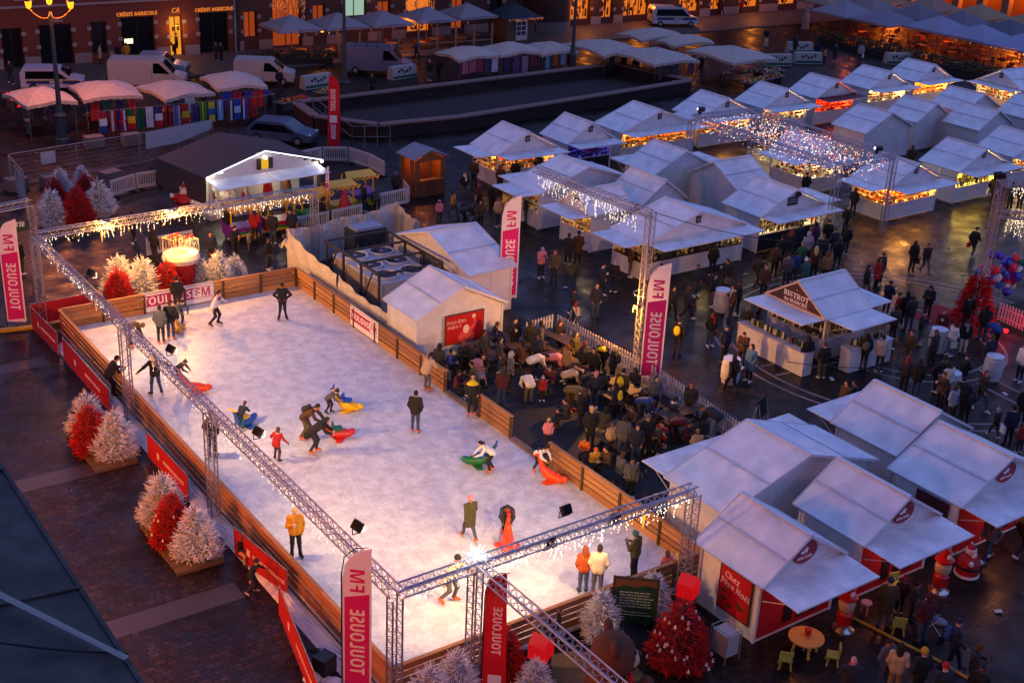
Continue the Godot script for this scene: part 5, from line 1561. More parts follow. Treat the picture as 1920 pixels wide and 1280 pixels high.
func build_trees():
	var list := [
		[0,Vector3(4.0,0,-14.18),2.1,"white tree at the left front of the far-left cluster"],[0,Vector3(6.65,0,-14.58),2.2,"white tree at the right of the far-left cluster, by the white barriers"],[0,Vector3(5.9,0,-18.95),1.75,"small white tree at the back left of the far-left cluster"],[0,Vector3(7.26,0,-19.43),1.6,"small white tree at the back right of the far-left cluster"],
		[1,Vector3(5.26,0,-13.95),2.2,"dark red tree in the middle of the far-left cluster"],[1,Vector3(4.9,0,-16.6),2.0,"dark red tree at the left of the far-left cluster"],[1,Vector3(6.6,0,-16.6),2.0,"dark red tree behind, at the right of the far-left cluster"],
		[1,Vector3(3.1,0,-1.5),2.0,"bright red tree behind the far barrier, leftmost of its row"],[0,Vector3(3.55,0,-2.6),2.2,"white tree peeking up behind the leftmost bright red tree"],[0,Vector3(4.32,0,-1.6),2.3,"white tree between two bright red trees behind the far barrier"],[1,Vector3(5.4,0,-1.4),2.0,"bright red tree leaning against the giant red stocking"],
		[0,Vector3(7.21,0,-1.9),1.65,"white tree just right of the giant red stocking"],[0,Vector3(8.0,0,-1.7),1.9,"tallest white tree right of the giant red stocking"],[0,Vector3(9.0,0,-2.1),1.5,"smallest white tree right of the giant red stocking"],
		[0,Vector3(-2.05,0,9.9),2.45,"white tree at the back of the upper left roadside trio"],[1,Vector3(-2.35,0,11.2),2.6,"red tree of the upper left roadside trio"],[0,Vector3(-1.75,0,12.0),2.65,"white tree at the front of the upper left roadside trio"],
		[0,Vector3(-2.0,0,17.2),2.7,"bluish white tree at the back of the lower left roadside trio"],[1,Vector3(-2.1,0,18.4),2.6,"red tree of the lower left roadside trio"],[0,Vector3(-1.8,0,19.5),2.6,"white tree at the front of the lower left roadside trio"],
		[0,Vector3(0.35,0,29.9),1.9,"white tree at the bottom edge by the near left truss leg"],[0,Vector3(1.35,0,29.6),1.8,"white tree at the bottom edge left of the red banner"],[1,Vector3(3.1,0,29.3),1.7,"red tree at the bottom edge right of the red banner"],[0,Vector3(3.15,0,30.7),1.5,"white tree at the bottom edge beside the red lantern box"],
		[0,Vector3(6.5,0,29.3),1.7,"white tree behind the giant teddy bear"],[0,Vector3(8.5,0,29.25),1.6,"white tree behind the green notice board"],[1,Vector3(7.6,0,31.5),2.3,"red tree with white bells beside the chalet with the script poster"]]
	var i := 0
	for t in list:
		fir(t[0] == 1,t[1],t[2] * (0.74 if t[1].x < -1.0 else 0.98),t[3],i * 37.0,40 if t[3].contains("bells") else (14 if t[3].contains("lower left") and t[0] == 1 else 0))
		i += 1
	# rough timber bases of the roadside trios
	for b in [[Vector3(-2.0,0,11.2),"low wooden deck under the upper left roadside trees"],[Vector3(-1.95,0,18.6),"low wooden deck under the lower left roadside trees"]]:
		var o := thing("tree_deck",b[1],"deck",b[0])
		for k in 9:
			var m := MB.new()
			m.box(Vector3(0,0.07,0),Vector3(1.5,0.12,0.32))
			part(o,"plank",m,worldmat("old_deck",61,0.03,Color(0.30,0.24,0.17),Color(0.42,0.34,0.24),0.6,0.85),Vector3(0,0,-1.5 + k * 0.37))

func feather_flag(label: String,at: Vector3,h: float,turn: float,red := false,words := "TOULOUSE"):
	# a sail-shaped banner on a bent pole; the print shows through, so it reads reversed from behind
	var o := thing("feather_flag",label,"flag",at,turn)
	var w := h * 0.16
	var y0 := h * 0.05
	var pts := PackedVector2Array([Vector2(0,y0 + 0.06),Vector2(w,y0),Vector2(w,h * 0.86),Vector2(w * 0.9,h * 0.93),Vector2(w * 0.6,h * 0.985),Vector2(w * 0.2,h)])
	if not red: pts = PackedVector2Array([Vector2(0,y0 + 0.1),Vector2(w,y0),Vector2(w,h * 0.8),Vector2(w * 0.88,h * 0.9),Vector2(w * 0.55,h * 0.965),Vector2(0,h)])
	var sail := MB.new()
	# a gentle bulge along the height
	var rows := 24
	var edge := func(y: float) -> Vector2:
		var lo := 9.0
		var hi := -9.0
		for i in pts.size():
			var a := pts[i]
			var b := pts[(i + 1) % pts.size()]
			if (a.y - y) * (b.y - y) <= 0.0 and absf(a.y - b.y) > 1e-5:
				var x := lerpf(a.x,b.x,(y - a.y) / (b.y - a.y))
				lo = minf(lo,x); hi = maxf(hi,x)
		return Vector2(lo,hi)
	for i in rows:
		var ya := lerpf(y0 + 0.101,h - 0.002,float(i) / rows)
		var yb := lerpf(y0 + 0.101,h - 0.002,float(i + 1) / rows)
		var ea: Vector2 = edge.call(ya)
		var eb: Vector2 = edge.call(yb)
		for s in [0.006,-0.006]:
			var p := [Vector3(ea.x,ya,s),Vector3(ea.y,ya,s),Vector3(eb.y,yb,s),Vector3(eb.x,yb,s)]
			if s > 0: sail.quad(p[0],p[1],p[2],p[3])
			else: sail.quad(p[1],p[0],p[3],p[2])
	var cloth_m := mat("flag_red" if red else "flag_white",Color.html("d4162a" if red else "eee8ee"),0.8)
	cloth_m.backlight_enabled = true
	cloth_m.backlight = Color(0.7,0.04,0.06) if red else Color(0.7,0.68,0.7)
	var sp := part(o,"sail",sail,cloth_m)
	var pole := MB.new()
	pole.tube(Vector3(w + 0.02,0.05,0),Vector3(w + 0.02,h * 0.82,0),0.025,0.02,6)
	pole.tube(Vector3(w + 0.02,h * 0.82,0),Vector3(w * 0.9 + 0.02,h * 0.93,0),0.02,0.016,6)
	pole.tube(Vector3(w * 0.9 + 0.02,h * 0.93,0),Vector3(w * 0.55,h * 0.99,0),0.016,0.014,6)
	pole.tube(Vector3(w * 0.55,h * 0.99,0),Vector3(w * 0.1,h * 1.004,0),0.014,0.012,6)
	part(o,"pole",pole,hexm("1a1a1e",0.5))
	var ft := MB.new()
	for k in 4:
		var d := Vector3(cos(k * PI / 2 + 0.6),0,sin(k * PI / 2 + 0.6))
		ft.bar(Vector3(w,0.05,0),Vector3(w,0.02,0) + d * 0.5,0.05,0.03)
	part(o,"foot",ft,hexm("1a1a1e",0.5))
	var up := Basis(Vector3.BACK,PI / 2)
	var white := hexm("e8e2e6",0.8)
	var mag := hexm("cc1078",0.8)
	if red:
		lettering(sp,words,w * 0.38,white,Vector3(w * 0.5,h * (0.56 if words == "TOULOUSE" else 0.52),0),up * Basis.from_scale(Vector3(0.9 if words == "TOULOUSE" else 0.66,1,1)),0.02)
		var em := MB.new()
		em.box(Vector3(w * 0.5,h * (0.17 if words == "TOULOUSE" else 0.46),0),Vector3(w * 0.55,w * 0.55,0.018))
		part(sp,"emblem",em,white)
		if words == "TOULOUSE":
			var fw := MB.new()
			for i in 9: fw.bar(Vector3(w * (0.3 + 0.06 * i),h * 0.72,0),Vector3(w * (0.1 + 0.1 * i),h * (0.9 - 0.02 * absf(i - 4.0)),0),0.02,0.014)
			stuff(part(sp,"firework_print",fw,hexm("e8604a",0.8)))
	else:
		var bl := MB.new()
		bl.poly(PackedVector2Array([Vector2(w * 0.07,y0 + 0.26),Vector2(w * 0.93,y0 + 0.17),Vector2(w * 0.93,h * 0.68),Vector2(w * 0.07,h * 0.71)]),-0.009,0.009)
		part(sp,"print_block",bl,mag)
		lettering(sp,"TOULOUSE",w * 0.52,white,Vector3(w * 0.5,h * 0.395,0),up * Basis.from_scale(Vector3(0.76,1,1)),0.024)
		lettering(sp,"FM",w * 0.52,mag,Vector3(w * 0.5,h * 0.79,0),up,0.02)
	return o

func build_flags():
	# seen from behind: the flags face away from the viewer
	feather_flag("pink and white reversed radio banner by the picket fence, nearest the bistro",Vector3(19.3,0,17.15),5.45,144 - 4)
	feather_flag("pink and white reversed radio banner right of the white tents",Vector3(19.25,0,6.85),5.4,144 + 8)
	feather_flag("pink and white reversed radio banner at the far left edge",Vector3(-1.15,0,-0.95),5.0,144 + 6)
	feather_flag("narrow pink radio banner seen nearly edge-on by the yellow train",Vector3(17.0,0,-7.8),3.25,144 - 62)
	feather_flag("pink and white reversed radio banner at the bottom edge",Vector3(-0.55,0,28.4),4.8,144 - 6)
	feather_flag("red reversed city banner with firework print at the bottom edge",Vector3(2.5,0,30.3),4.1,144 - 4,true,"TOULOUSE")
	feather_flag("tall red city banner reading upwards, beside the sunken basin",Vector3(23.3,0,-20.25),5.2,-36 + 4,true,"MAIRIE DE      TOULOUSE")

func banner(label: String,at: Vector3,turn: float,w: float):
	var o := thing("rink_banner",label,"banner",at,turn)
	var m := MB.new()
	m.box(Vector3(0,0.52,0),Vector3(w,0.94,0.012))
	part(o,"sheet",m,hexm("e6dede",0.6))
	var b := MB.new()
	b.box(Vector3(-w * 0.13,0.55,0.008),Vector3(w * 0.68,0.52,0.01))
	part(o,"print_block",b,hexm("b01250",0.6))
	lettering(o,"TOULOUSE",w * 0.115,hexm("f0e8ea",0.6),Vector3(-w * 0.13,0.55,0.015))
	lettering(o,"FM",w * 0.125,hexm("b01250",0.6),Vector3(w * 0.34,0.55,0.008))
	var fr := MB.new()
	for s in [-1,1]: fr.box(Vector3(w * 0.34,0.55 + s * 0.25,0.008),Vector3(w * 0.26,0.03,0.008))
	part(o,"frame_lines",fr,hexm("b01250",0.6))

func red_fence(label: String,a: Vector3,b: Vector3,h := 1.0,text := true):
	var d := b - a
	var o := thing("banner_fence",label,"fence",a,rad_to_deg(atan2(-d.z,d.x)))
	var l := d.length()
	var m := MB.new()
	m.box(Vector3(l / 2,h / 2 + 0.03,0),Vector3(l,h - 0.06,0.015))
	part(o,"sheet",m,hexm("a80e1a",0.7))
	var p := MB.new()
	for x in [0.0,l]: p.tube(Vector3(x,0,-0.02),Vector3(x,h + 0.05,-0.02),0.02,0.02,6,true)
	p.tube(Vector3(0,h + 0.03,-0.02),Vector3(l,h + 0.03,-0.02),0.018,0.018,6)
	part(o,"rail",p,mat("galvanised",Color(0.55,0.55,0.56),0.45,0.6))
	if text:
		var t := "MAIRIE DE TOULOUSE"
		lettering(o,t,0.13,hexm("e8d8d8",0.7),Vector3(l * 0.66,h * 0.52,0.009),Basis(),0.006)
		var e := MB.new()
		e.box(Vector3(l * 0.28,h * 0.52,0.009),Vector3(0.2,0.24,0.006))
		part(o,"emblem",e,hexm("e0c8c8",0.7))

func icicles(label: String,a: Vector3,b: Vector3,n: int,sd: int,warm := 0.0,drop := 0.55,strength := 5.0):
	# a curtain of hanging light strings; the bulbs are too many to count
	var o := thing("icicle_lights",label,"string lights",a)
	rng.seed = sd
	var w := MB.new()
	var bulbs := MB.new()
	var gold := MB.new()
	var d := b - a
	w.tube(Vector3.ZERO,d,0.006,0.006,4)
	for i in n:
		var p := d * ((i + rng.randf()) / n)
		var len := rng.randf_range(0.15,1.0) * drop
		var k := maxi(2,int(len / 0.07))
		var q := p
		for s in k:
			var e := q + Vector3(rng.randf_range(-0.035,0.035),-0.07,rng.randf_range(-0.035,0.035))
			w.tube(q,e,0.004,0.004,3)
			q = e
			var t: MB = gold if rng.randf() < warm else bulbs
			var r := rng.randf_range(0.009,0.017)
			if rng.randf() < 0.45: continue
			t.tube(q - Vector3(0,r,0),q + Vector3(0,r,0),r,r,4,true)
	stuff(part(o,"wires",w,hexm("c8c8c8",0.6)))
	stuff(part(o,"light_bulbs",bulbs,glow("icicle_light%.1f" % strength,Color(1.0,0.9,0.76),strength)))
	if warm > 0.0: stuff(part(o,"light_bulbs",gold,glow("gold_icicle_light",Color(1.0,0.55,0.22),strength)))
	return o

func build_lights():
	icicles("curtain of white icicle lights on the left truss, far third",Vector3(-0.2,3.82,-1.0),Vector3(-0.2,3.82,7.5),120,1)
	icicles("curtain of white icicle lights on the left truss, middle",Vector3(-0.2,3.82,8.0),Vector3(-0.2,3.82,17.5),80,2,0.0,0.8,2.5)
	icicles("curtain of white icicle lights on the left truss, near third",Vector3(-0.2,3.82,18.0),Vector3(-0.2,3.82,29.0),90,3,0.0,0.8,2.5)
	icicles("curtain of warm icicle lights under the far truss",Vector3(0,3.82,-1.45),Vector3(8.5,3.82,-1.95),70,4,0.15)
	icicles("thick curtain of warm icicle lights on the far truss by the train",Vector3(8.8,3.82,-2.0),Vector3(13.2,3.82,-2.3),60,5,0.3)
	icicles("curtain of white icicle lights on the near truss, left of the star",Vector3(0,3.82,29.2),Vector3(2.0,3.82,29.2),40,6,0.0,0.6,3.0)
	icicles("curtain of white icicle lights on the near truss, right of the star",Vector3(2.3,3.82,29.2),Vector3(9.6,3.82,29.2),120,7,0.1,0.7)
	# hanging golden drops
	var k := 0
	for p in [Vector3(2.6,3.7,-1.6),Vector3(-0.2,3.7,1.2),Vector3(-0.2,3.7,6.0),Vector3(7.9,3.7,29.2),Vector3(-0.2,3.7,12.0),Vector3(0.0,3.7,-0.6)]:
		var o := thing("drop_light","hanging golden light drop %s" % ["under the left end of the far truss","nearest the far end of the left truss","on the left truss above the far corner of the ice","under the near truss, right part","on the left truss by the skater with wide arms","beside the far left truss leg"][k],"light",p)
		var m := MB.new()
		m.lathe(Vector3.ZERO,[Vector2(0,-0.55),Vector2(0.012,-0.5),Vector2(0.045,-0.2),Vector2(0.05,-0.08),Vector2(0.0,0)],8)
		part(o,"lamp_drop",m,glow("gold_drop_light",Color(1.0,0.6,0.16),1.9))
		var c := MB.new()
		c.tube(Vector3.ZERO,Vector3(0,0.2,0),0.006,0.006,4)
		part(o,"cord",c,hexm("303030"))
		k += 1
	# the burst of white lights on the truss joint
	var s := thing("star_light","bright burst of white light twigs on the near truss joint","light",Vector3(2.05,4.15,29.3))
	var tw := MB.new()
	var bb := MB.new()
	rng.seed = 12
	for i in 60:
		var d := Vector3(rng.randfn(),absf(rng.randfn()) * 0.9 + 0.1,rng.randfn()).normalized()
		var l := rng.randf_range(0.2,0.5)
		tw.tube(Vector3.ZERO,d * l,0.008,0.004,4)
		for q in 3:
			var p := d * l * rng.randf_range(0.35,1.0) + Vector3(rng.randf_range(-0.03,0.03),rng.randf_range(-0.03,0.03),rng.randf_range(-0.03,0.03))
			bb.tube(p - Vector3(0,0.014,0),p + Vector3(0,0.014,0),0.013,0.013,4,true)
	stuff(part(s,"twigs",tw,hexm("e8e8f0",0.5)))
	stuff(part(s,"light_bulbs",bb,glow("star_light",Color(0.92,0.95,1.0),1.3)))
	lamp(s,Vector3(0,0.35,0),Color(0.9,0.94,1.0),1.2,0.3,12.0)
	# frame of fairy lights over the stalls
	var al: Material = mats["truss_aluminium"]
	var y := 4.6
	var c4: Array[Vector3] = [Vector3(44.3,y,7.6),Vector3(39.6,y,7.7),Vector3(39.8,y,-4.2),Vector3(44.7,y,-3.8)]
	var nm := ["truss along the front of the fairy-light frame over the stalls","truss along the left side of the fairy-light frame","truss along the back of the fairy-light frame","truss along the right side of the fairy-light frame"]
	for i in 4: truss("lighting_truss",nm[i],c4[i] - Vector3(0,0.15,0),c4[(i + 1) % 4] - Vector3(0,0.15,0),al)
	var lm := ["truss upright at the front right of the fairy-light frame, before the bread stall","truss upright at the front left of the fairy-light frame","truss upright at the back left of the fairy-light frame","truss upright at the back right of the fairy-light frame"]
	for i in 4: truss("truss_upright",lm[i],Vector3(c4[i].x,0.02,c4[i].z),c4[i] - Vector3(0,0.3,0),al)
	# the net itself: strings strung across the frame, bulbs hanging at uneven heights
	var net := thing("fairy_light_net","net of white and amber fairy lights hung in the frame over the stalls","string lights",Vector3(0,y - 0.25,0))
	var wires := MB.new()
	var bulbs := [MB.new(),MB.new()]
	rng.seed = 91
	for i in 30:
		var s0 := c4[1].lerp(c4[2],i / 29.0)
		var s1 := c4[0].lerp(c4[3],i / 29.0)
		s0.y = 0; s1.y = 0
		wires.tube(s0,s1,0.004,0.004,3)
		for n in 40:
			var p := s0.lerp(s1,rng.randf()) - Vector3(0,rng.randf() * rng.randf() * 1.1,0)
			bulbs[0 if rng.randf() < 0.62 else 1].ball(p,Vector3.ONE * rng.randf_range(0.016,0.028),3)
	stuff(part(net,"wires",wires,hexm("c8c8c8",0.6)))
	stuff(part(net,"light_bulbs",bulbs[0],glow("net_light",Color(1.0,0.93,0.88),3.0)))
	stuff(part(net,"light_bulbs",bulbs[1],glow("net_amber_light",Color(1.0,0.5,0.25),3.0)))
	for q in [[c4[0] - Vector3(1.2,-0.25,0.3),0],[c4[2] + Vector3(0.2,0.3,0.4),1]]:
		var hd := thing("stage_light",["black stage lamp on the front of the fairy-light frame","black stage lamp at the far corner of the fairy-light frame"][q[1]],"stage lamp",q[0])
		var m := MB.new()
		m.tube(Vector3(-0.22,0.15,0),Vector3(0.22,0.1,0.1),0.15,0.16,10,true)
		part(hd,"housing",m,hexm("121216",0.4))
		var f := MB.new()
		f.tube(Vector3(-0.235,0.153,-0.003),Vector3(-0.225,0.151,0),0.1,0.1,10,true)
		part(hd,"lamp_glass",f,glow("stage_lamp",Color(0.9,0.9,1.0),1.6))
		var b := MB.new()
		b.box(Vector3(0,-0.08,0),Vector3(0.2,0.24,0.1))
		part(hd,"yoke",b,hexm("18181c",0.5))
	# garland truss by the left of the wide food chalet
	truss("lighting_truss","aluminium truss with white garland between the tall tower and the pink banner",Vector3(19.7,6.85,15.2),Vector3(19.35,6.85,7.6),al)
	icicles("white and teal garland lights hanging from the truss by the pink banner",Vector3(19.65,6.6,14.4),Vector3(19.4,6.6,7.8),80,31,0.05,0.9,4.0)

func seal(label: String,at: Vector3,turn: float,col: String,col2 := ""):
	# plastic skating aid: a seal with raised tail bars to hold
	var o := thing("skating_aid",label,"skating aid",at,turn - 36.0,"plastic skating aids on the ice")
	var b := MB.new()
	var pts := [Vector3(0,0.16,0.55),Vector3(0,0.2,0.25),Vector3(0,0.22,-0.05),Vector3(0,0.4,-0.28),Vector3(0,0.7,-0.42),Vector3(0,0.86,-0.5)]
	var rad := [0.12,0.2,0.21,0.13,0.075,0.05]
	for i in 5: b.tube(pts[i],pts[i + 1],rad[i],rad[i + 1],10)
	b.ball(pts[0] + Vector3(0,0.06,0.04),Vector3(0.12,0.13,0.15),6)
	part(o,"seal_body",b,hexm(col,0.35))
	var h := MB.new()
	for s in [-1,1]: h.tube(pts[5],pts[5] + Vector3(s * 0.22,0.06,-0.04),0.045,0.03,6,true)
	part(o,"tail_grip",h,hexm(col if col2 == "" else col2,0.35))
	for s in [-1,1]:
		var f := MB.new()
		f.poly(PackedVector2Array([Vector2(0.12 * s,0.3),Vector2(0.42 * s,0.1),Vector2(0.38 * s,-0.1),Vector2(0.14 * s,0.0)]),0.03,0.08,Transform3D(Basis(Vector3.RIGHT,PI / 2),Vector3(0,0.1,0)))
		part(o,"flipper",f,hexm(col,0.35))
	if col2 != "":
		var s := MB.new()
		s.box(Vector3(0,0.42,0.05),Vector3(0.3,0.1,0.34))
		s.box(Vector3(0,0.55,-0.12),Vector3(0.3,0.24,0.06))
		part(o,"saddle",s,hexm(col2,0.4))

func build_rinkside():
	seal("orange seal skating aid below the truss, tail towards the child in olive",Vector3(2.54,0.1,8.55),100,"d43a0e")
	seal("red seal skating aid with green saddle, in the middle group",Vector3(5.56,0.1,14.77),110,"c8201a","187040")
	seal("yellow skating aid with blue saddle, in the middle group",Vector3(6.99,0.1,12.84),80,"d8b018","1c50b0")
	seal("green skating aid with blue grip, beside the girl with a ponytail",Vector3(9.09,0.1,19.16),-90,"18683c","2058b0")
	seal("orange seal skating aid lying by the right gate",Vector3(10.59,0.1,21.28),60,"e0440c")
	seal("orange seal skating aid before the child facing us",Vector3(6.89,0.1,24.02),0,"e0440c")
	seal("yellow penguin skating aid by the far banner",Vector3(4.26,0.1,2.34),30,"d89818")
	seal("blue and yellow skating aid under the child in navy",Vector3(3.01,0.1,12.23),150,"2858a8","d8b018")
	banner("white and magenta radio banner on the far barrier",Vector3(5.35,0.12,0.05),0,3.3)
	banner("white and magenta radio banner on the right barrier below the cooling unit",Vector3(11.15,0.12,6.75),-90,2.5)
	var rf := [[Vector3(-0.95,0,-0.9),Vector3(-0.85,0,2.4),"red banner fence at the far left rink corner, facing the road"],[Vector3(-0.8,0,3.0),Vector3(-0.8,0,8.6),"red banner fence along the left barrier, above the upper tree trio"],[Vector3(-0.8,0,12.6),Vector3(-0.75,0,16.2),"red banner fence between the two roadside tree trios"],[Vector3(-0.75,0,20.0),Vector3(-0.4,0,23.0),"red banner fence beside the two children on the left"],[Vector3(-0.95,0,23.6),Vector3(-2.0,0,28.2),"red banner fence standing askew at the lower left"]]
	for r in rf: red_fence(r[2],r[0],r[1])
	red_fence("red cloth fence across the far left rink corner",Vector3(-0.9,0,-1.15),Vector3(2.2,0,-1.3),1.0,false)
	# snow heaped in the gutter behind the left barrier
	var sn := MB.new()
	rng.seed = 8
	for i in 54:
		for k in 6:
			var q := []
			for d in [[0,0],[1,0],[1,1],[0,1]]:
				var z: float = 1.6 + (i + d[0]) * 0.5
				var x: float = (k + d[1]) / 6.0
				q.append(Vector3(-0.72 + x * 0.62,0.012 + (0.16 + 0.07 * sin(z * 1.7) + 0.05 * sin(z * 4.1)) * sin(PI * x) * (0.9 + 0.2 * sin(z * 3.0 + k)),z))
			sn.quad(q[0],q[1],q[2],q[3])
	for i in 10:
		sn.ball(Vector3(-1.05 + rng.randf_range(-0.4,0.3),0.0,26.8 + rng.randf_range(-0.8,0.7)),Vector3(rng.randf_range(0.15,0.32),rng.randf_range(0.08,0.2),0.25),5)
	var snow := single("snow_bank",sn,worldmat("snow",71,0.05,Color(0.72,0.72,0.74),Color(0.86,0.86,0.88),0.8,0.8),"scraped snow heaped in the gutter along the left barrier","snow")
	snow.set_meta("kind","stuff")
	# loudspeaker and cables at the bottom left
	var sp := thing("loudspeaker","black loudspeaker lying on the ground below the snow heap","loudspeaker",Vector3(-1.05,0,26.67),20)
	var m := MB.new()
	m.box(Vector3(0,0.3,0),Vector3(0.5,0.6,0.45))
	part(sp,"cabinet",m,hexm("121214",0.6))
	var gr := MB.new()
	gr.box(Vector3(0,0.3,0.228),Vector3(0.44,0.54,0.012))
	part(sp,"grille",gr,hexm("1e1e22",0.7))
	var cb := MB.new()
	var c0 := Vector3(-1.24,0,25.81)
	for i in 60:
		var a := i * 0.33
		var b := (i + 1) * 0.33
		cb.tube(c0 + Vector3(cos(a) * (0.3 + i * 0.006),0.02 + i * 0.0005,sin(a) * 0.3),c0 + Vector3(cos(b) * (0.3 + (i + 1) * 0.006),0.0205 + i * 0.0005,sin(b) * 0.3),0.014,0.014,5)
	single("cable",cb,hexm("18181a",0.6),"coil of black cable beside the loudspeaker on the left","cable")
	# the giant stocking with a lit parcel in it
	var st := thing("giant_stocking","giant red stocking with white fur cuff behind the far barrier","decoration",Vector3(6.35,0,-2.1))
	m = MB.new()
	m.lathe(Vector3.ZERO,[Vector2(0.55,0),Vector2(0.62,0.3),Vector2(0.66,1.5),Vector2(0.0,1.5)],20)
	part(st,"leg_cloth",m,hexm("9c0e14",0.85))
	m = MB.new()
	m.lathe(Vector3(0,1.45,0),[Vector2(0.6,0),Vector2(0.82,0.08),Vector2(0.88,0.28),Vector2(0.8,0.48),Vector2(0.6,0.5),Vector2(0.0,0.42)],24)
	part(st,"fur_cuff",m,worldmat("fur",81,0.2,Color(0.7,0.66,0.62),Color(0.9,0.88,0.86),2.0,0.95))
	var k := 0
	for q in [[Vector3(6.1,1.92,-2.2),0.75,Color(1.0,0.5,0.12),"glowing golden gift box in the giant stocking, left one"],[Vector3(6.75,1.92,-2.05),0.62,Color(1.0,0.78,0.5),"glowing white gift box in the giant stocking, right one"]]:
		var g := thing("gift_light",q[3],"light decoration",q[0],20)
		m = MB.new()
		for x in [-1,1]:
			for z in [-1,1]:
				m.tube(Vector3(x,0,z) * q[1] / 2,Vector3(x * q[1] / 2,q[1],z * q[1] / 2),0.015,0.015,5)
		for y in [0.0,q[1]]:
			for x in [-1,1]:
				m.tube(Vector3(x * q[1] / 2,y,-q[1] / 2),Vector3(x * q[1] / 2,y,q[1] / 2),0.015,0.015,5)
				m.tube(Vector3(-q[1] / 2,y,x * q[1] / 2),Vector3(q[1] / 2,y,x * q[1] / 2),0.015,0.015,5)
		part(g,"frame",m,hexm("c8b080",0.5))
		m = MB.new()
		rng.seed = 3 + k
		for i in 260:
			var p: Vector3 = Vector3(rng.randf_range(-1,1),rng.randf_range(0,2),rng.randf_range(-1,1)) * q[1] / 2
			var ax := rng.randi() % 3
			p[ax] = (q[1] / 2) * (1 if rng.randf() < 0.5 else -1) if ax != 1 else (q[1] if rng.randf() < 0.6 else 0.0)
			m.tube(p - Vector3(0,0.012,0),p + Vector3(0,0.012,0),0.013,0.013,4,true)
		stuff(part(g,"light_bulbs",m,glow("gift_light%d" % k,q[2],2.6)))
		m = MB.new()
		for e in [-1,1]: m.ball(Vector3(e * 0.16,q[1] + 0.1,0),Vector3(0.17,0.09,0.08),5)
		part(g,"bow",m,hexm("b0121a",0.6))
		lamp(g,Vector3(0,q[1] / 2,0),q[2],1.2,0.25,8.0)
		k += 1
	cooling_unit()
	bear()
	hire_yard()

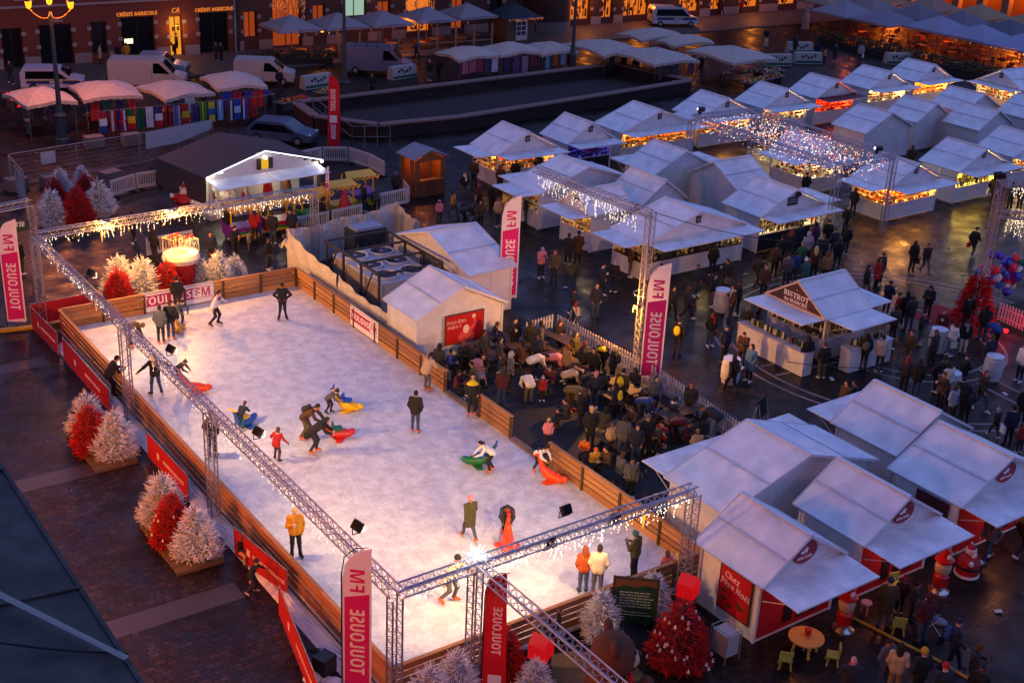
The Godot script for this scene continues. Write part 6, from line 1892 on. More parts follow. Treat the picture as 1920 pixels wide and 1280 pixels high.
func cooling_unit():
	var o := thing("cooling_unit","big grey chiller with round fans in a steel frame beside the rink","cooling machine",Vector3(14.1,0,3.0))
	var grey := hexm("a4a6b0",0.45)
	var b := MB.new()
	b.box(Vector3(0,0.95,0.3),Vector3(2.9,1.7,4.6))
	part(o,"casing",b,grey)
	for i in 3:
		for s in [-0.7,0.7]:
			var at := Vector3(s,1.805,-1.2 + i * 1.45)
			var f := MB.new()
			f.lathe(Vector3.ZERO,[Vector2(0.62,0),Vector2(0.62,0.1),Vector2(0.54,0.1),Vector2(0.52,0.0)],20)
			var p := part(o,"fan",f,hexm("b4b6be",0.4),at)
			var g := MB.new()
			g.tube(Vector3(0,0.01,0),Vector3(0,0.03,0),0.53,0.53,20,true)
			part(p,"grille",g,hexm("1a1c20",0.6))
			for q in 5:
				var bl := MB.new()
				bl.box(Vector3(0.3,0.045,0),Vector3(0.42,0.012,0.16),Basis(Vector3.RIGHT,0.35))
				part(p,"blade",bl,hexm("2c2e34",0.5),Vector3.ZERO,turn_y(q * 72))
			var hb := MB.new()
			hb.tube(Vector3(0,0.02,0),Vector3(0,0.07,0),0.12,0.1,10,true)
			part(p,"hub",hb,hexm("8a8a90",0.4))
	for z in [-2.3,-0.6,1.1,2.75]:
		for x in [-1.65,1.65]:
			var t := MB.new()
			t.box(Vector3(x,1.2,z),Vector3(0.1,2.4,0.1))
			part(o,"frame_post",t,hexm("2c2828",0.6))
	for x in [-1.65,1.65]:
		var t := MB.new()
		t.box(Vector3(x,2.36,0.22),Vector3(0.1,0.1,5.1))
		part(o,"frame_rail",t,hexm("2c2828",0.6))
	for z in [-2.35,-0.6,1.1,2.8]:
		var t := MB.new()
		t.box(Vector3(0,2.362,z),Vector3(3.2,0.09,0.09))
		part(o,"frame_rail",t,hexm("2c2828",0.6))
	for z in [-2.2,1.2]:
		var t := MB.new()
		t.bar(Vector3(-1.65,0.6,z),Vector3(-1.65,2.3,z + 1.0),0.06,0.06)
		part(o,"frame_brace",t,hexm("2c2828",0.6))
	var pn := MB.new()
	for i in 3: pn.box(Vector3(-1.46,1.0,-1.3 + i * 1.5),Vector3(0.03,1.3,1.3))
	part(o,"side_panels",pn,hexm("8a7a76",0.5))
	var lg := MB.new()
	lg.tube(Vector3(-0.9,1.2,2.6),Vector3(-0.9,1.2,2.62),0.12,0.12,12,true)
	part(o,"logo",lg,hexm("a01c40",0.5))
	# black machine behind it
	var g := thing("generator","black machine with blue-grey hoses behind the chiller fans","machine",Vector3(15.6,0,-1.2))
	b = MB.new()
	b.box(Vector3(0,1.0,0),Vector3(1.8,2.0,1.1))
	part(g,"casing",b,hexm("1c2028",0.5))
	b = MB.new()
	b.box(Vector3(0,2.06,0),Vector3(1.5,0.12,0.9))
	part(g,"lid",b,hexm("8890a4",0.4))
	for i in 4:
		var h := MB.new()
		h.tube(Vector3(-0.7 + i * 0.45,2.1,0.3),Vector3(-0.75 + i * 0.45,0.6,0.75),0.06,0.06,7)
		part(g,"hose",h,hexm("242c3c",0.5))
	# sagging white canvas round the machines
	var cv := thing("canvas_screen","sagging white canvas screen around the cooling machines","canvas screen",Vector3.ZERO)
	var m := worldmat("screen_canvas",91,0.02,Color(0.72,0.70,0.69),Color(0.82,0.80,0.79),0.3,0.75)
	var runs := [[Vector3(11.85,0,-2.3),Vector3(11.85,0,2.9),2.1,1.5],[Vector3(11.85,0,2.95),Vector3(11.85,0,7.6),1.5,1.25],[Vector3(11.9,0,-2.4),Vector3(15.2,0,-3.1),2.1,2.0],[Vector3(15.2,0,-3.1),Vector3(18.6,0,-3.3),2.0,2.3],[Vector3(18.6,0,-3.3),Vector3(18.9,0,-1.4),2.3,1.7]]
	for r in runs:
		var s := MB.new()
		var n := 16
		var d: Vector3 = r[1] - r[0]
		var side := Vector3(-d.z,0,d.x).normalized()
		var rowsn := 5
		var pt := func(i: int,j: int) -> Vector3:
			var t := float(i) / n
			var top := lerpf(r[2],r[3],t) - 0.16 * sin(PI * t) + 0.012 * sin(t * 9.0)
			return Vector3(r[0]) + d * t + side * (0.05 * sin(t * 23.0 + j) * (0.3 + 0.2 * j)) + Vector3(0,0.03 + top * j / rowsn,0)
		for i in n:
			for j in rowsn:
				s.quad(pt.call(i,j),pt.call(i + 1,j),pt.call(i + 1,j + 1),pt.call(i,j + 1))
		part(cv,"canvas",s,m)

func bear():
	var o := thing("teddy_bear","giant brown teddy bear sitting near the bottom edge, a red bow at its neck","teddy bear",Vector3(4.45,0,32.1),60)
	var fur := worldmat("bear_fur",95,0.15,Color(0.27,0.15,0.09),Color(0.42,0.24,0.15),1.2,0.95)
	var b := MB.new()
	b.ball(Vector3(0,0.75,0),Vector3(0.72,0.85,0.62),14)
	part(o,"torso",b,fur)
	b = MB.new()
	b.ball(Vector3(0,2.0,0.1),Vector3(0.66,0.62,0.6),14)
	var hd := part(o,"bear_head",b,fur)
	for s in [-1,1]:
		b = MB.new()
		b.ball(Vector3(s * 0.5,2.5,0.02),Vector3(0.24,0.24,0.12),8)
		part(o,"ear",b,fur)
		b = MB.new()
		b.tube(Vector3(s * 0.6,1.3,0.15),Vector3(s * 0.95,0.95,0.75),0.26,0.24,12)
		b.ball(Vector3(s * 0.95,0.95,0.75),Vector3(0.25,0.25,0.25),9)
		b.ball(Vector3(s * 0.6,1.3,0.15),Vector3(0.28,0.28,0.28),9)
		part(o,"arm",b,fur)
		b = MB.new()
		b.tube(Vector3(s * 0.4,0.3,0.2),Vector3(s * 0.65,0.3,1.2),0.32,0.28,12)
		b.ball(Vector3(s * 0.66,0.36,1.25),Vector3(0.3,0.36,0.22),9)
		part(o,"leg",b,fur)
		b = MB.new()
		b.ball(Vector3(s * 0.22,2.2,0.64),Vector3(0.06,0.07,0.04),6)
		part(hd,"eye",b,hexm("0e0a08",0.2))
	b = MB.new()
	b.ball(Vector3(0,1.86,0.62),Vector3(0.3,0.25,0.2),10)
	part(hd,"muzzle",b,hexm("b89a7c",0.9))
	b = MB.new()
	b.ball(Vector3(0,1.98,0.8),Vector3(0.11,0.08,0.06),7)
	part(hd,"nose",b,hexm("120c0a",0.3))
	b = MB.new()
	for s in [-1,1]: b.ball(Vector3(s * 0.2,1.38,0.58),Vector3(0.22,0.13,0.1),7)
	b.ball(Vector3(0,1.38,0.62),Vector3(0.08,0.09,0.08),6)
	part(o,"bow",b,hexm("a01218",0.7))
	var rg := MB.new()
	rg.tube(Vector3(4.6,0.004,31.2),Vector3(4.6,0.02,31.2),1.9,1.9,32,true)
	single("round_mat",rg,worldmat("coir",97,0.1,Color(0.36,0.28,0.16),Color(0.46,0.36,0.22),0.8,0.95),"round straw-coloured mat under the giant teddy bear","mat")
	# notice board
	var s := thing("notice_board","green notice board with white print between the near white trees","sign",Vector3(7.35,0,29.75),-40)
	b = MB.new()
	b.box(Vector3(0,1.2,0),Vector3(1.25,1.5,0.05))
	part(s,"board",b,hexm("143c26",0.6))
	b = MB.new()
	for x in [-0.64,0.64]: b.box(Vector3(x,1.0,0),Vector3(0.05,2.0,0.06))
	b.box(Vector3(0,1.97,0),Vector3(1.33,0.05,0.06))
	part(s,"frame",b,hexm("3c2c1c",0.7))
	b = MB.new()
	b.poly(PackedVector2Array([Vector2(-0.6,1.93),Vector2(-0.6,1.6),Vector2(-0.3,1.75),Vector2(0.0,1.68),Vector2(0.3,1.78),Vector2(0.6,1.7),Vector2(0.6,1.93)]),0.026,0.03)
	part(s,"pine_print",b,hexm("6a4420",0.7))
	rng.seed = 5
	b = MB.new()
	for i in 9:
		if i == 6: continue
		var x := -0.45
		while x < 0.4:
			var w := rng.randf_range(0.04,0.16)
			b.box(Vector3(x + w / 2,1.5 - i * 0.095,0.028),Vector3(w,0.03,0.006))
			x += w + 0.025
	stuff(part(s,"small_print",b,hexm("a8b8a8",0.7)))
	# red lantern houses
	for q in [[Vector3(3.6,0,30.3),"red lantern box among the trees at the bottom edge"],[Vector3(9.0,0,30.2),"red lantern box above the tree with bells"]]:
		var l := thing("lantern_box",q[1],"lantern",q[0],25)
		b = MB.new()
		b.box(Vector3(0,0.55,0),Vector3(0.4,1.1,0.4))
		part(l,"stand",b,hexm("7c0e16",0.7))
		b = MB.new()
		b.poly(PackedVector2Array([Vector2(-0.27,1.1),Vector2(0.27,1.1),Vector2(0.27,1.55),Vector2(0.0,1.8),Vector2(-0.27,1.55)]),-0.26,0.26)
		part(l,"house_lantern",b,glow("red_lantern_light",Color(0.75,0.02,0.06),0.9))
	# a brown heater box by the poster wall
	var h := thing("heater","grey metal cabinet in a wire stand below the script poster","heater",Vector3(9.0,0,31.9),0)
	b = MB.new()
	b.box(Vector3(0,0.55,0),Vector3(0.5,0.7,0.6))
	part(h,"cabinet",b,hexm("a8a4a0",0.4))
	b = MB.new()
	for x in [-0.28,0.28]:
		for z in [-0.33,0.33]: b.tube(Vector3(x,0,z),Vector3(x,1.0,z),0.015,0.015,5)
	for z in [-0.33,0.33]: b.tube(Vector3(-0.28,1.0,z),Vector3(0.28,1.0,z),0.015,0.015,5)
	for x in [-0.28,0.28]: b.tube(Vector3(x,1.0,-0.33),Vector3(x,1.0,0.33),0.015,0.015,5)
	part(h,"wire_stand",b,hexm("8a8a8a",0.4))

func picket(label: String,a: Vector3,b: Vector3,h := 1.0):
	var d := b - a
	var o := thing("picket_fence",label,"fence",a,rad_to_deg(atan2(-d.z,d.x)))
	var n := int(d.length() / 0.17)
	var p := MB.new()
	p.poly(PackedVector2Array([Vector2(-0.045,0.05),Vector2(0.045,0.05),Vector2(0.045,h - 0.07),Vector2(0,h),Vector2(-0.045,h - 0.07)]),-0.012,0.012)
	var pm := p.mesh()
	for i in n: part(o,"picket",pm,hexm("c4c0c4",0.6),Vector3((i + 0.5) * d.length() / n,0,0))
	for y in [0.25,0.7]:
		var r := MB.new()
		r.box(Vector3(d.length() / 2,y,-0.03),Vector3(d.length(),0.07,0.03))
		part(o,"rail",r,hexm("c4c0c4",0.6))

func hire_yard():
	picket("white picket fence closing the hire yard by the tent",Vector3(17.0,0,10.7),Vector3(18.7,0,10.5))
	picket("long white picket fence along the right of the hire yard",Vector3(18.8,0,10.6),Vector3(19.0,0,17.2))
	picket("white picket fence at the lower end of the hire yard",Vector3(19.0,0,17.4),Vector3(18.5,0,22.6))
	picket("white picket fence below the red tree at the right edge",Vector3(38.62,0,19.46),Vector3(38.43,0,22.28))
	var wood_m := worldmat("table_wood",85,0.03,Color(0.27,0.19,0.13),Color(0.37,0.27,0.18),0.7,0.7)
	var where := ["nearest the white tent","under the tent poster's right side","in the middle by the fur coat","in the middle beside the yellow backpack","at the lower right by the fence","at the far corner by the picket fence","by the lower rink gate"]
	var k := 0
	for p in [Vector3(14.0,0,12.0),Vector3(16.0,0,12.2),Vector3(16.6,0,14.8),Vector3(17.0,0,17.4),Vector3(17.4,0,20.4),Vector3(17.7,0,12.2),Vector3(14.6,0,20.6)]:
		var o := thing("picnic_table","wooden picnic table with benches, %s" % where[k],"table",p,90.0 if k % 3 == 1 else 4.0,"picnic tables in the hire yard")
		for i in 4:
			var t := MB.new()
			t.box(Vector3(-0.27 + i * 0.18,0.74,0),Vector3(0.165,0.04,1.8))
			part(o,"table_plank",t,wood_m)
		for s in [-1,1]:
			for e in [0.0,0.16]:
				var t := MB.new()
				t.box(Vector3(s * (0.65 + e),0.44,0),Vector3(0.145,0.04,1.8))
				part(o,"bench_plank",t,wood_m)
			var l := MB.new()
			for x in [-1,1]: l.bar(Vector3(x * 0.62,0.03,s * 0.7),Vector3(x * 0.22,0.72,s * 0.7),0.05,0.09)
			l.box(Vector3(0,0.4,s * 0.7),Vector3(1.5,0.09,0.05))
			part(o,"trestle",l,wood_m)
		k += 1
	# pushchairs
	for q in [[Vector3(12.82,0,13.34),20.0,"9a6478","pink pushchair with a child's blanket behind the rink barrier"],[Vector3(15.15,0,34.38),60.0,"24242c","dark pushchair by the red chalets"],[Vector3(17.54,0,18.58),120.0,"3a3a48","dark pushchair parked against the picket fence"],[Vector3(23.92,0,-4.82),30.0,"2a2a34","dark pram below the wooden hut"]]:
		var o := thing("pushchair",q[3],"pushchair",q[0],q[1] - 36.0)
		var f := MB.new()
		for s in [-0.24,0.24]:
			f.tube(Vector3(s,0.1,0.35),Vector3(s,0.95,-0.4),0.016,0.016,6)
			f.tube(Vector3(s,0.1,-0.3),Vector3(s,0.6,0.1),0.016,0.016,6)
		f.tube(Vector3(-0.24,0.95,-0.4),Vector3(0.24,0.95,-0.4),0.018,0.018,6)
		part(o,"frame",f,hexm("b0b0b4",0.4))
		var s := MB.new()
		s.box(Vector3(0,0.42,0.1),Vector3(0.4,0.06,0.5),Basis(Vector3.RIGHT,-0.15))
		s.box(Vector3(0,0.68,-0.16),Vector3(0.4,0.5,0.06),Basis(Vector3.RIGHT,-0.5))
		part(o,"seat",s,hexm(q[2],0.85))
		s = MB.new()
		s.ball(Vector3(0,0.5,0.1),Vector3(0.19,0.1,0.3),6)
		part(o,"blanket",s,hexm("6a7088",0.9))
		s = MB.new()
		s.lathe(Vector3(0,0.86,-0.22),[Vector2(0.25,0),Vector2(0.22,0.14),Vector2(0.1,0.22),Vector2(0,0.24)],10)
		part(o,"hood",s,hexm(q[2],0.85))
		for x in [-0.26,0.26]:
			for z in [0.35,-0.3]:
				var w := MB.new()
				w.tube(Vector3(x - 0.02,0.1,z),Vector3(x + 0.02,0.1,z),0.1,0.1,10,true)
				part(o,"wheel",w,hexm("18181a",0.7))
	# menu easels and black boards on the paving
	for q in [[Vector3(19.3,0,11.24),"black board on a stand behind the picket fence",100.0],[Vector3(20.37,0,21.9),"black board with white stand beside the widest warm-walled chalet",60.0]]:
		var o := thing("menu_easel",q[1],"notice board",q[0],q[2] - 36.0)
		var b := MB.new()
		b.box(Vector3(0,0.85,0),Vector3(0.95,0.8,0.04),Basis(Vector3.RIGHT,-0.12))
		part(o,"board",b,hexm("121214",0.5))
		b = MB.new()
		for x in [-0.4,0.4]:
			b.bar(Vector3(x,0,0.22),Vector3(x,1.2,-0.05),0.04,0.04)
			b.bar(Vector3(x,0,-0.3),Vector3(x,1.1,-0.05),0.04,0.04)
		part(o,"stand",b,hexm("b0acb0",0.6))

func build_square():
	# white barrels used as tables
	var bw := ["far white barrel table beside two people in scarves","white barrel table left of the long bar counter","white barrel table below the red tree, three people round it","white barrel table at the lower left of the group by the chalets","white barrel table alone by the right edge"]
	var b0: Node3D = null
	var bp := [Vector3(27.52,0,12.09),Vector3(22.22,0,18.25),Vector3(32.88,0,20.47),Vector3(29.44,0,23.83),Vector3(32.55,0,23.65)]
	for i in 5:
		if i == 0:
			b0 = thing("barrel_table",bw[0],"barrel",bp[0],0,"white barrel tables")
			var m := MB.new()
			m.lathe(Vector3.ZERO,[Vector2(0.0,0),Vector2(0.34,0.0),Vector2(0.4,0.3),Vector2(0.42,0.52),Vector2(0.4,0.78),Vector2(0.35,1.06),Vector2(0.0,1.06)],20)
			part(b0,"barrel_body",m,hexm("c4c4cc",0.45))
			m = MB.new()
			m.tube(Vector3(0,1.06,0),Vector3(0,1.09,0),0.37,0.37,20,true)
			part(b0,"barrel_top",m,hexm("d4d4da",0.4))
			for y in [0.22,0.84]:
				m = MB.new()
				m.tube(Vector3(0,y,0),Vector3(0,y + 0.05,0),0.405,0.405,20,true)
				part(b0,"hoop",m,hexm("b4b4bc",0.4))
		else: dup(b0,bp[i],i * 40.0,bw[i])
	# cups and litter on the ground
	rng.seed = 77
	var lit := [Vector3(18.19,0,17.1),Vector3(16.79,0,18.16),Vector3(26.26,0,20.26),Vector3(31.21,0,19.35),Vector3(37.86,0,12.34),Vector3(27.58,0,-0.37),Vector3(17.84,0,34.74),Vector3(32.07,0,9.03),Vector3(37.49,0,14.3),Vector3(31.68,0,24.98),Vector3(15.94,0,21.14),Vector3(22.67,0,6.17)]
	for i in lit.size():
		var m := MB.new()
		m.box(Vector3(0,0.02,0),Vector3(0.16,0.02,0.22),Basis(Vector3.RIGHT,0.2))
		single("paper_scrap",m,hexm("c8c4c0",0.8),"scrap of white paper on the paving, " + ["right of the long picket fence","before the long bar counter","beside the shirt-sleeved figure at the short bar","right of the short bar","below the pair in the open square","behind the pink banner by the tents","below the moving pair at the far right edge","under the wide food chalet counter","by the line beside the bistro awning","at the right edge near the white hoodie","on the rubber matting of the hire yard","in front of the balding man"][i],"litter",lit[i] + Vector3(0,0.03,0),rng.randf() * 360,"scraps of paper on the ground")
	# children's tables and chairs before the red chalets
	var green := hexm("9aa84a",0.5)
	var t := thing("kids_table","low round yellow children's table with a red cup on it","table",Vector3(11.17,0,32.98))
	var m := MB.new()
	m.tube(Vector3(0,0.5,0),Vector3(0,0.54,0),0.52,0.52,28,true)
	part(t,"table_top",m,hexm("d0964a",0.5))
	for k in 4:
		m = MB.new()
		m.tube(Vector3(cos(k * PI / 2 + 0.5) * 0.36,0,sin(k * PI / 2 + 0.5) * 0.36),Vector3(cos(k * PI / 2 + 0.5) * 0.3,0.5,sin(k * PI / 2 + 0.5) * 0.3),0.05,0.035,8)
		part(t,"leg",m,hexm("c0b444",0.5))
	m = MB.new()
	m.lathe(Vector3.ZERO,[Vector2(0,0),Vector2(0.08,0),Vector2(0.11,0.2),Vector2(0.0,0.19)],12)
	single("red_cup",m,hexm("a01418",0.5),"red beaker on the round yellow children's table","cup",Vector3(t.position.x + 0.1,0.54,t.position.z - 0.05))
	var c0: Node3D = null
	var cp := [[Vector3(10.17,0,33.18),170.0,"yellow-green child's chair left of the round yellow table"],[Vector3(11.47,0,33.77),-100.0,"yellow-green child's chair right of the round yellow table"],[Vector3(14.31,0,33.78),170.0,"green child's chair behind the olive coat, nearest the viewer"],[Vector3(15.91,0,32.33),20.0,"green child's chair against the middle red chalet"]]
	for q in cp:
		if c0 == null:
			c0 = thing("kids_chair",q[2],"chair",q[0],q[1] - 36,"small plastic children's chairs")
			m = MB.new()
			m.box(Vector3(0,0.3,0),Vector3(0.36,0.04,0.34))
			part(c0,"seat",m,green)
			m = MB.new()
			for x in [-0.12,0.0,0.12]: m.box(Vector3(x,0.42,-0.16),Vector3(0.06,0.2,0.03))
			m.box(Vector3(0,0.56,-0.17),Vector3(0.38,0.14,0.04))
			part(c0,"backrest",m,green)
			for x in [-1,1]:
				for z in [-1,1]:
					m = MB.new()
					m.tube(Vector3(x * 0.17,0,z * 0.16),Vector3(x * 0.13,0.29,z * 0.12),0.035,0.028,7)
					part(c0,"leg",m,green)
		else: dup(c0,q[0],q[1] - 36,q[2])
	m = MB.new()
	m.tube(Vector3(0,0.36,0),Vector3(0,0.42,0),0.17,0.17,14,true)
	for k in 3: m.tube(Vector3(cos(k * 2.1) * 0.13,0,sin(k * 2.1) * 0.13),Vector3(cos(k * 2.1) * 0.1,0.36,sin(k * 2.1) * 0.1),0.025,0.02,6)
	single("kids_stool",m,hexm("d8c4bc",0.5),"small pale stool tucked under the round yellow table","stool",Vector3(11.26,0,33.04))
	var st := single("kids_stool",m.mesh(),hexm("c8949a",0.5),"small pinkish stool between the two gumball machines","stool",Vector3(14.2,0,32.61))
	# gumball machines
	for q in [[Vector3(12.98,0,32.82),"red gumball machine with chrome foot beside the nearest red chalet"],[Vector3(17.17,0,33.01),"red gumball machine with chrome foot beside the middle red chalet"]]:
		var o := thing("gumball_machine",q[1],"vending machine",q[0])
		m = MB.new()
		m.lathe(Vector3.ZERO,[Vector2(0,0.0),Vector2(0.34,0.0),Vector2(0.33,0.06),Vector2(0.16,0.16),Vector2(0.1,0.24)],18)
		part(o,"foot",m,mat("chrome_foot",Color(0.8,0.74,0.68),0.18,0.9))
		m = MB.new()
		m.lathe(Vector3.ZERO,[Vector2(0.2,0.2),Vector2(0.24,0.3),Vector2(0.24,0.6),Vector2(0.18,0.68)],14)
		part(o,"cabinet",m,hexm("a81414",0.35))
		m = MB.new()
		m.lathe(Vector3.ZERO,[Vector2(0.18,0.68),Vector2(0.24,0.78),Vector2(0.26,0.95),Vector2(0.22,1.1),Vector2(0.16,1.14)],14)
		part(o,"globe",m,hexm("b8a088",0.15))
		m = MB.new()
		m.lathe(Vector3.ZERO,[Vector2(0.3,1.14),Vector2(0.3,1.2),Vector2(0.14,1.26),Vector2(0.14,1.42),Vector2(0.2,1.46),Vector2(0.0,1.55)],14)
		part(o,"red_cap",m,hexm("a81414",0.35))
		m = MB.new()
		m.tube(Vector3(0,1.34,0.14),Vector3(0,1.34,0.16),0.1,0.1,12,true)
		part(o,"dial",m,hexm("e8e0dc",0.5))
	santa("small Father Christmas figure standing before the widest red chalet",Vector3(18.71,0,32.89),20,1.15)
	santa("large Father Christmas figure with raised hand by the lit white cabin",Vector3(11.0,0,-13.5),-20,1.55)
	# yellow strip on the ground
	m = MB.new()
	var pts := [Vector3(13.64,0,32.43),Vector3(13.88,0,33.67),Vector3(14.21,0,35.36),Vector3(14.32,0,37.1)]
	for i in 3: m.tube(pts[i] + Vector3(0,0.03,0),pts[i + 1] + Vector3(0,0.03,0),0.05,0.05,6)
	single("cable_cover",m,hexm("a8842c",0.7),"yellow cable cover snaking over the paving before the red chalets","cable cover")
	m = MB.new()
	m.box(Vector3(0,0.06,0),Vector3(5.0,0.1,0.3))
	single("cable_ramp",m,hexm("b89418",0.7),"yellow cable ramp by the foot of the far left truss","cable ramp",Vector3(-3.2,0,-1.4),-12)
	# red plume tree, lattice tower and lights at the right edge
	var rt := thing("feather_tree","bright red plumed tree at the foot of the pink-lit tower","decoration",Vector3(36.8,0,19.4))
	m = MB.new()
	rng.seed = 15
	for i in 520:
		var y := rng.randf() * 2.3
		var a := rng.randf() * TAU
		var r := (1.0 - y / 2.7) * 1.15
		var d := Vector3(cos(a),rng.randf_range(-0.1,0.6),sin(a)).normalized()
		var p := Vector3(0,y + 0.1,0) + Vector3(cos(a),0,sin(a)) * r * rng.randf_range(0.3,0.75)
		var w := Vector3(-d.z,0.1,d.x).normalized() * 0.055
		var e := p + d * rng.randf_range(0.35,0.6) + Vector3(0,-0.05,0)
		var mid := (p + e) * 0.5 + Vector3(0,0.06,0)
		m.col = Color(0.5,0.01,0.012).lerp(Color(0.8,0.04,0.03),rng.randf())
		m.quad(p,mid - w,e,mid + w)
		m.quad(p,mid + w,e,mid - w)
	part(rt,"crown",m,tinted("red_plumes",0.7))
	m = MB.new()
	m.tube(Vector3.ZERO,Vector3(0,2.2,0),0.06,0.03,6)
	part(rt,"trunk",m,hexm("3a1010"))
	var ft := thing("star_light","red lamp under the plumed tree","light",Vector3(37.3,0.25,20.9))
	m = MB.new()
	m.ball(Vector3.ZERO,Vector3(0.14,0.1,0.14),6)
	part(ft,"lamp_bulb",m,glow("red_uplight",Color(1.0,0.1,0.06),3.0))
	lamp(ft,Vector3.ZERO,Color(1.0,0.14,0.1),1.4,0.1,10)
	var pink := mat("pink_truss",Color(0.68,0.58,0.6),0.4,0.6)
	truss("truss_tower","lattice tower glowing pink at the right edge of the square",Vector3(37.7,0.05,18.9),Vector3(37.7,6.9,18.9),pink,0.33)
	truss("lighting_truss","upper truss leaving the pink-lit tower towards the right edge",Vector3(37.9,6.75,18.9),Vector3(44.0,6.75,21.0),pink)
	truss("lighting_truss","lower truss leaving the pink-lit tower towards the right edge",Vector3(37.9,5.3,19.0),Vector3(42.0,5.3,22.5),pink)
	var pl := thing("stage_light","pair of black stage lamps on top of the pink-lit tower","stage lamp",Vector3(37.5,7.1,18.9))
	m = MB.new()
	m.tube(Vector3(-0.1,0,-0.1),Vector3(0.1,0.12,0.2),0.15,0.15,10,true)
	part(pl,"housing",m,hexm("101014",0.4))
	m = MB.new()
	m.tube(Vector3(-0.4,0.12,-0.1),Vector3(-0.2,0.22,0.2),0.15,0.15,10,true)
	part(pl,"housing",m,hexm("101014",0.4))
	icicles("white icicle lights hanging from the lower truss by the pink tower",Vector3(38.2,5.1,19.2),Vector3(42.0,5.1,22.4),130,44,0.1,0.9,4.0)
	icicles("white icicle lights on the upper truss at the right edge",Vector3(38.4,6.55,19.1),Vector3(43.0,6.55,20.6),70,45,0.1,0.6,4.0)
	var bal := thing("balloon_bunch","bunch of blue, purple and red foil balloons behind the red plumed tree","balloons",Vector3(39.7,0,18.6))
	rng.seed = 31
	var bm := MB.new()
	bm.lathe(Vector3.ZERO,[Vector2(0,-0.26),Vector2(0.16,-0.18),Vector2(0.25,0),Vector2(0.17,0.17),Vector2(0,0.22)],10,Basis.from_scale(Vector3(1,1,0.55)))
	var bmesh := bm.mesh()
	var cols := ["3a30a0","a01838","c81830","2858b0","782080","20705c","c02050","5040c0","b0b4c8"]
	for i in 46:
		var d := Vector3(rng.randfn(),rng.randfn() * 0.8,rng.randfn()).normalized() * rng.randf_range(0.4,1.15)
		part(bal,"balloon",bmesh,hexm(cols[i % 9],0.2),Vector3(0,2.0,0) + d * Vector3(1.2,0.9,1),Basis.from_euler(Vector3(rng.randf(),rng.randf() * 6,rng.randf())))
	m = MB.new()
	for i in 12: m.tube(Vector3(0,0.1,0),Vector3(rng.randf_range(-0.6,0.6),1.7,rng.randf_range(-0.6,0.6)),0.004,0.004,3)
	part(bal,"strings",m,hexm("c8c8c8"))
	var bal2 := dup(bal,Vector3(42.6,0.5,19.4),140,"bunch of red and blue foil balloons at the right edge, behind the red light spire")
	# red light spire, white light ball and two orange light rings
	var sp := thing("spire_light","red spire of lights above the white light ball at the right edge","light decoration",Vector3(40.6,0.9,21.0))
	m = MB.new()
	for i in 300:
		var y := rng.randf() * 2.0
		var a := rng.randf() * TAU
		var r := 0.28 * (1 - y / 2.1)
		var p := Vector3(cos(a) * r,y,sin(a) * r)
		m.tube(p - Vector3(0,0.015,0),p + Vector3(0,0.015,0),0.016,0.016,4,true)
	stuff(part(sp,"light_bulbs",m,glow("red_spire_light",Color(1.0,0.06,0.03),2.2)))
	m = MB.new()
	m.lathe(Vector3.ZERO,[Vector2(0.24,0),Vector2(0.02,2.0)],12)
	part(sp,"cone_frame",m,hexm("701010",0.7))
	var wb := thing("ball_light","white light ball at the right edge between two orange rings","light decoration",Vector3(40.1,0.8,21.6))
	m = MB.new()
	for i in 420:
		var d := Vector3(rng.randfn(),rng.randfn(),rng.randfn()).normalized() * 0.72
		m.tube(d - Vector3(0,0.016,0),d + Vector3(0,0.016,0),0.017,0.017,4,true)
	stuff(part(wb,"light_bulbs",m,glow("ball_light",Color(1.0,0.92,0.8),2.6)))
	m = MB.new()
	m.ball(Vector3.ZERO,Vector3.ONE * 0.62,10)
	part(wb,"ball_core",m,hexm("1c241c",0.8))
	lamp(wb,Vector3(0,0.9,0.6),Color(1.0,0.85,0.7),1.5,0.4,8)
	for q in [[Vector3(39.0,0.75,21.5),"orange neon ring left of the white light ball"],[Vector3(40.5,0.7,22.7),"orange neon ring right of the white light ball"]]:
		var o := thing("ring_light",q[1],"light decoration",q[0],-36)
		m = MB.new()
		for i in 24:
			m.tube(Vector3(cos(TAU * i / 24) * 0.2,sin(TAU * i / 24) * 0.4,0),Vector3(cos(TAU * (i + 1) / 24) * 0.2,sin(TAU * (i + 1) / 24) * 0.4,0),0.03,0.03,6)
		part(o,"neon_tube",m,glow("orange_ring_light",Color(1.0,0.32,0.05),2.4))
	m = MB.new()
	m.quad(Vector3(38.0,0.02,24.5),Vector3(46,0.02,24.5),Vector3(46,0.02,18.5),Vector3(38.0,0.02,18.5))
	struct("grass_mat_floor",m,worldmat("green_mat",99,0.1,Color(0.05,0.09,0.05),Color(0.12,0.18,0.09),1.0,0.95))
	# a long black cable from the tower over the roofs
	cable("black cable sagging from the tall tower over the wide food chalet",Vector3(19.9,6.9,15.2),Vector3(35.8,2.4,13.0),0.5)
	cable("thin cable crossing from the fairy-light frame to the pink tower",Vector3(44.2,4.5,7.5),Vector3(37.7,6.7,18.9),0.3)
	cable("thin black cable over the chalet behind the red trio",Vector3(18.5,4.2,24.4),Vector3(24.2,3.4,26.0),0.15)
	# exit gate frame at the far left
	truss("lighting_truss","short truss over the exit at the far left edge",Vector3(-1.6,3.9,-5.9),Vector3(0.9,3.9,-6.4),mats["truss_aluminium"])
	truss("truss_upright","truss upright of the exit gate at the far left",Vector3(0.9,0.02,-6.4),Vector3(0.9,3.75,-6.4),mats["truss_aluminium"])
	var ex := thing("exit_sign","dark green exit sign with white capitals hanging at the far left","sign",Vector3(0.0,2.95,-6.1),-6)
	m = MB.new()
	m.box(Vector3.ZERO,Vector3(1.35,0.5,0.05))
	part(ex,"panel",m,hexm("10302e",0.5))
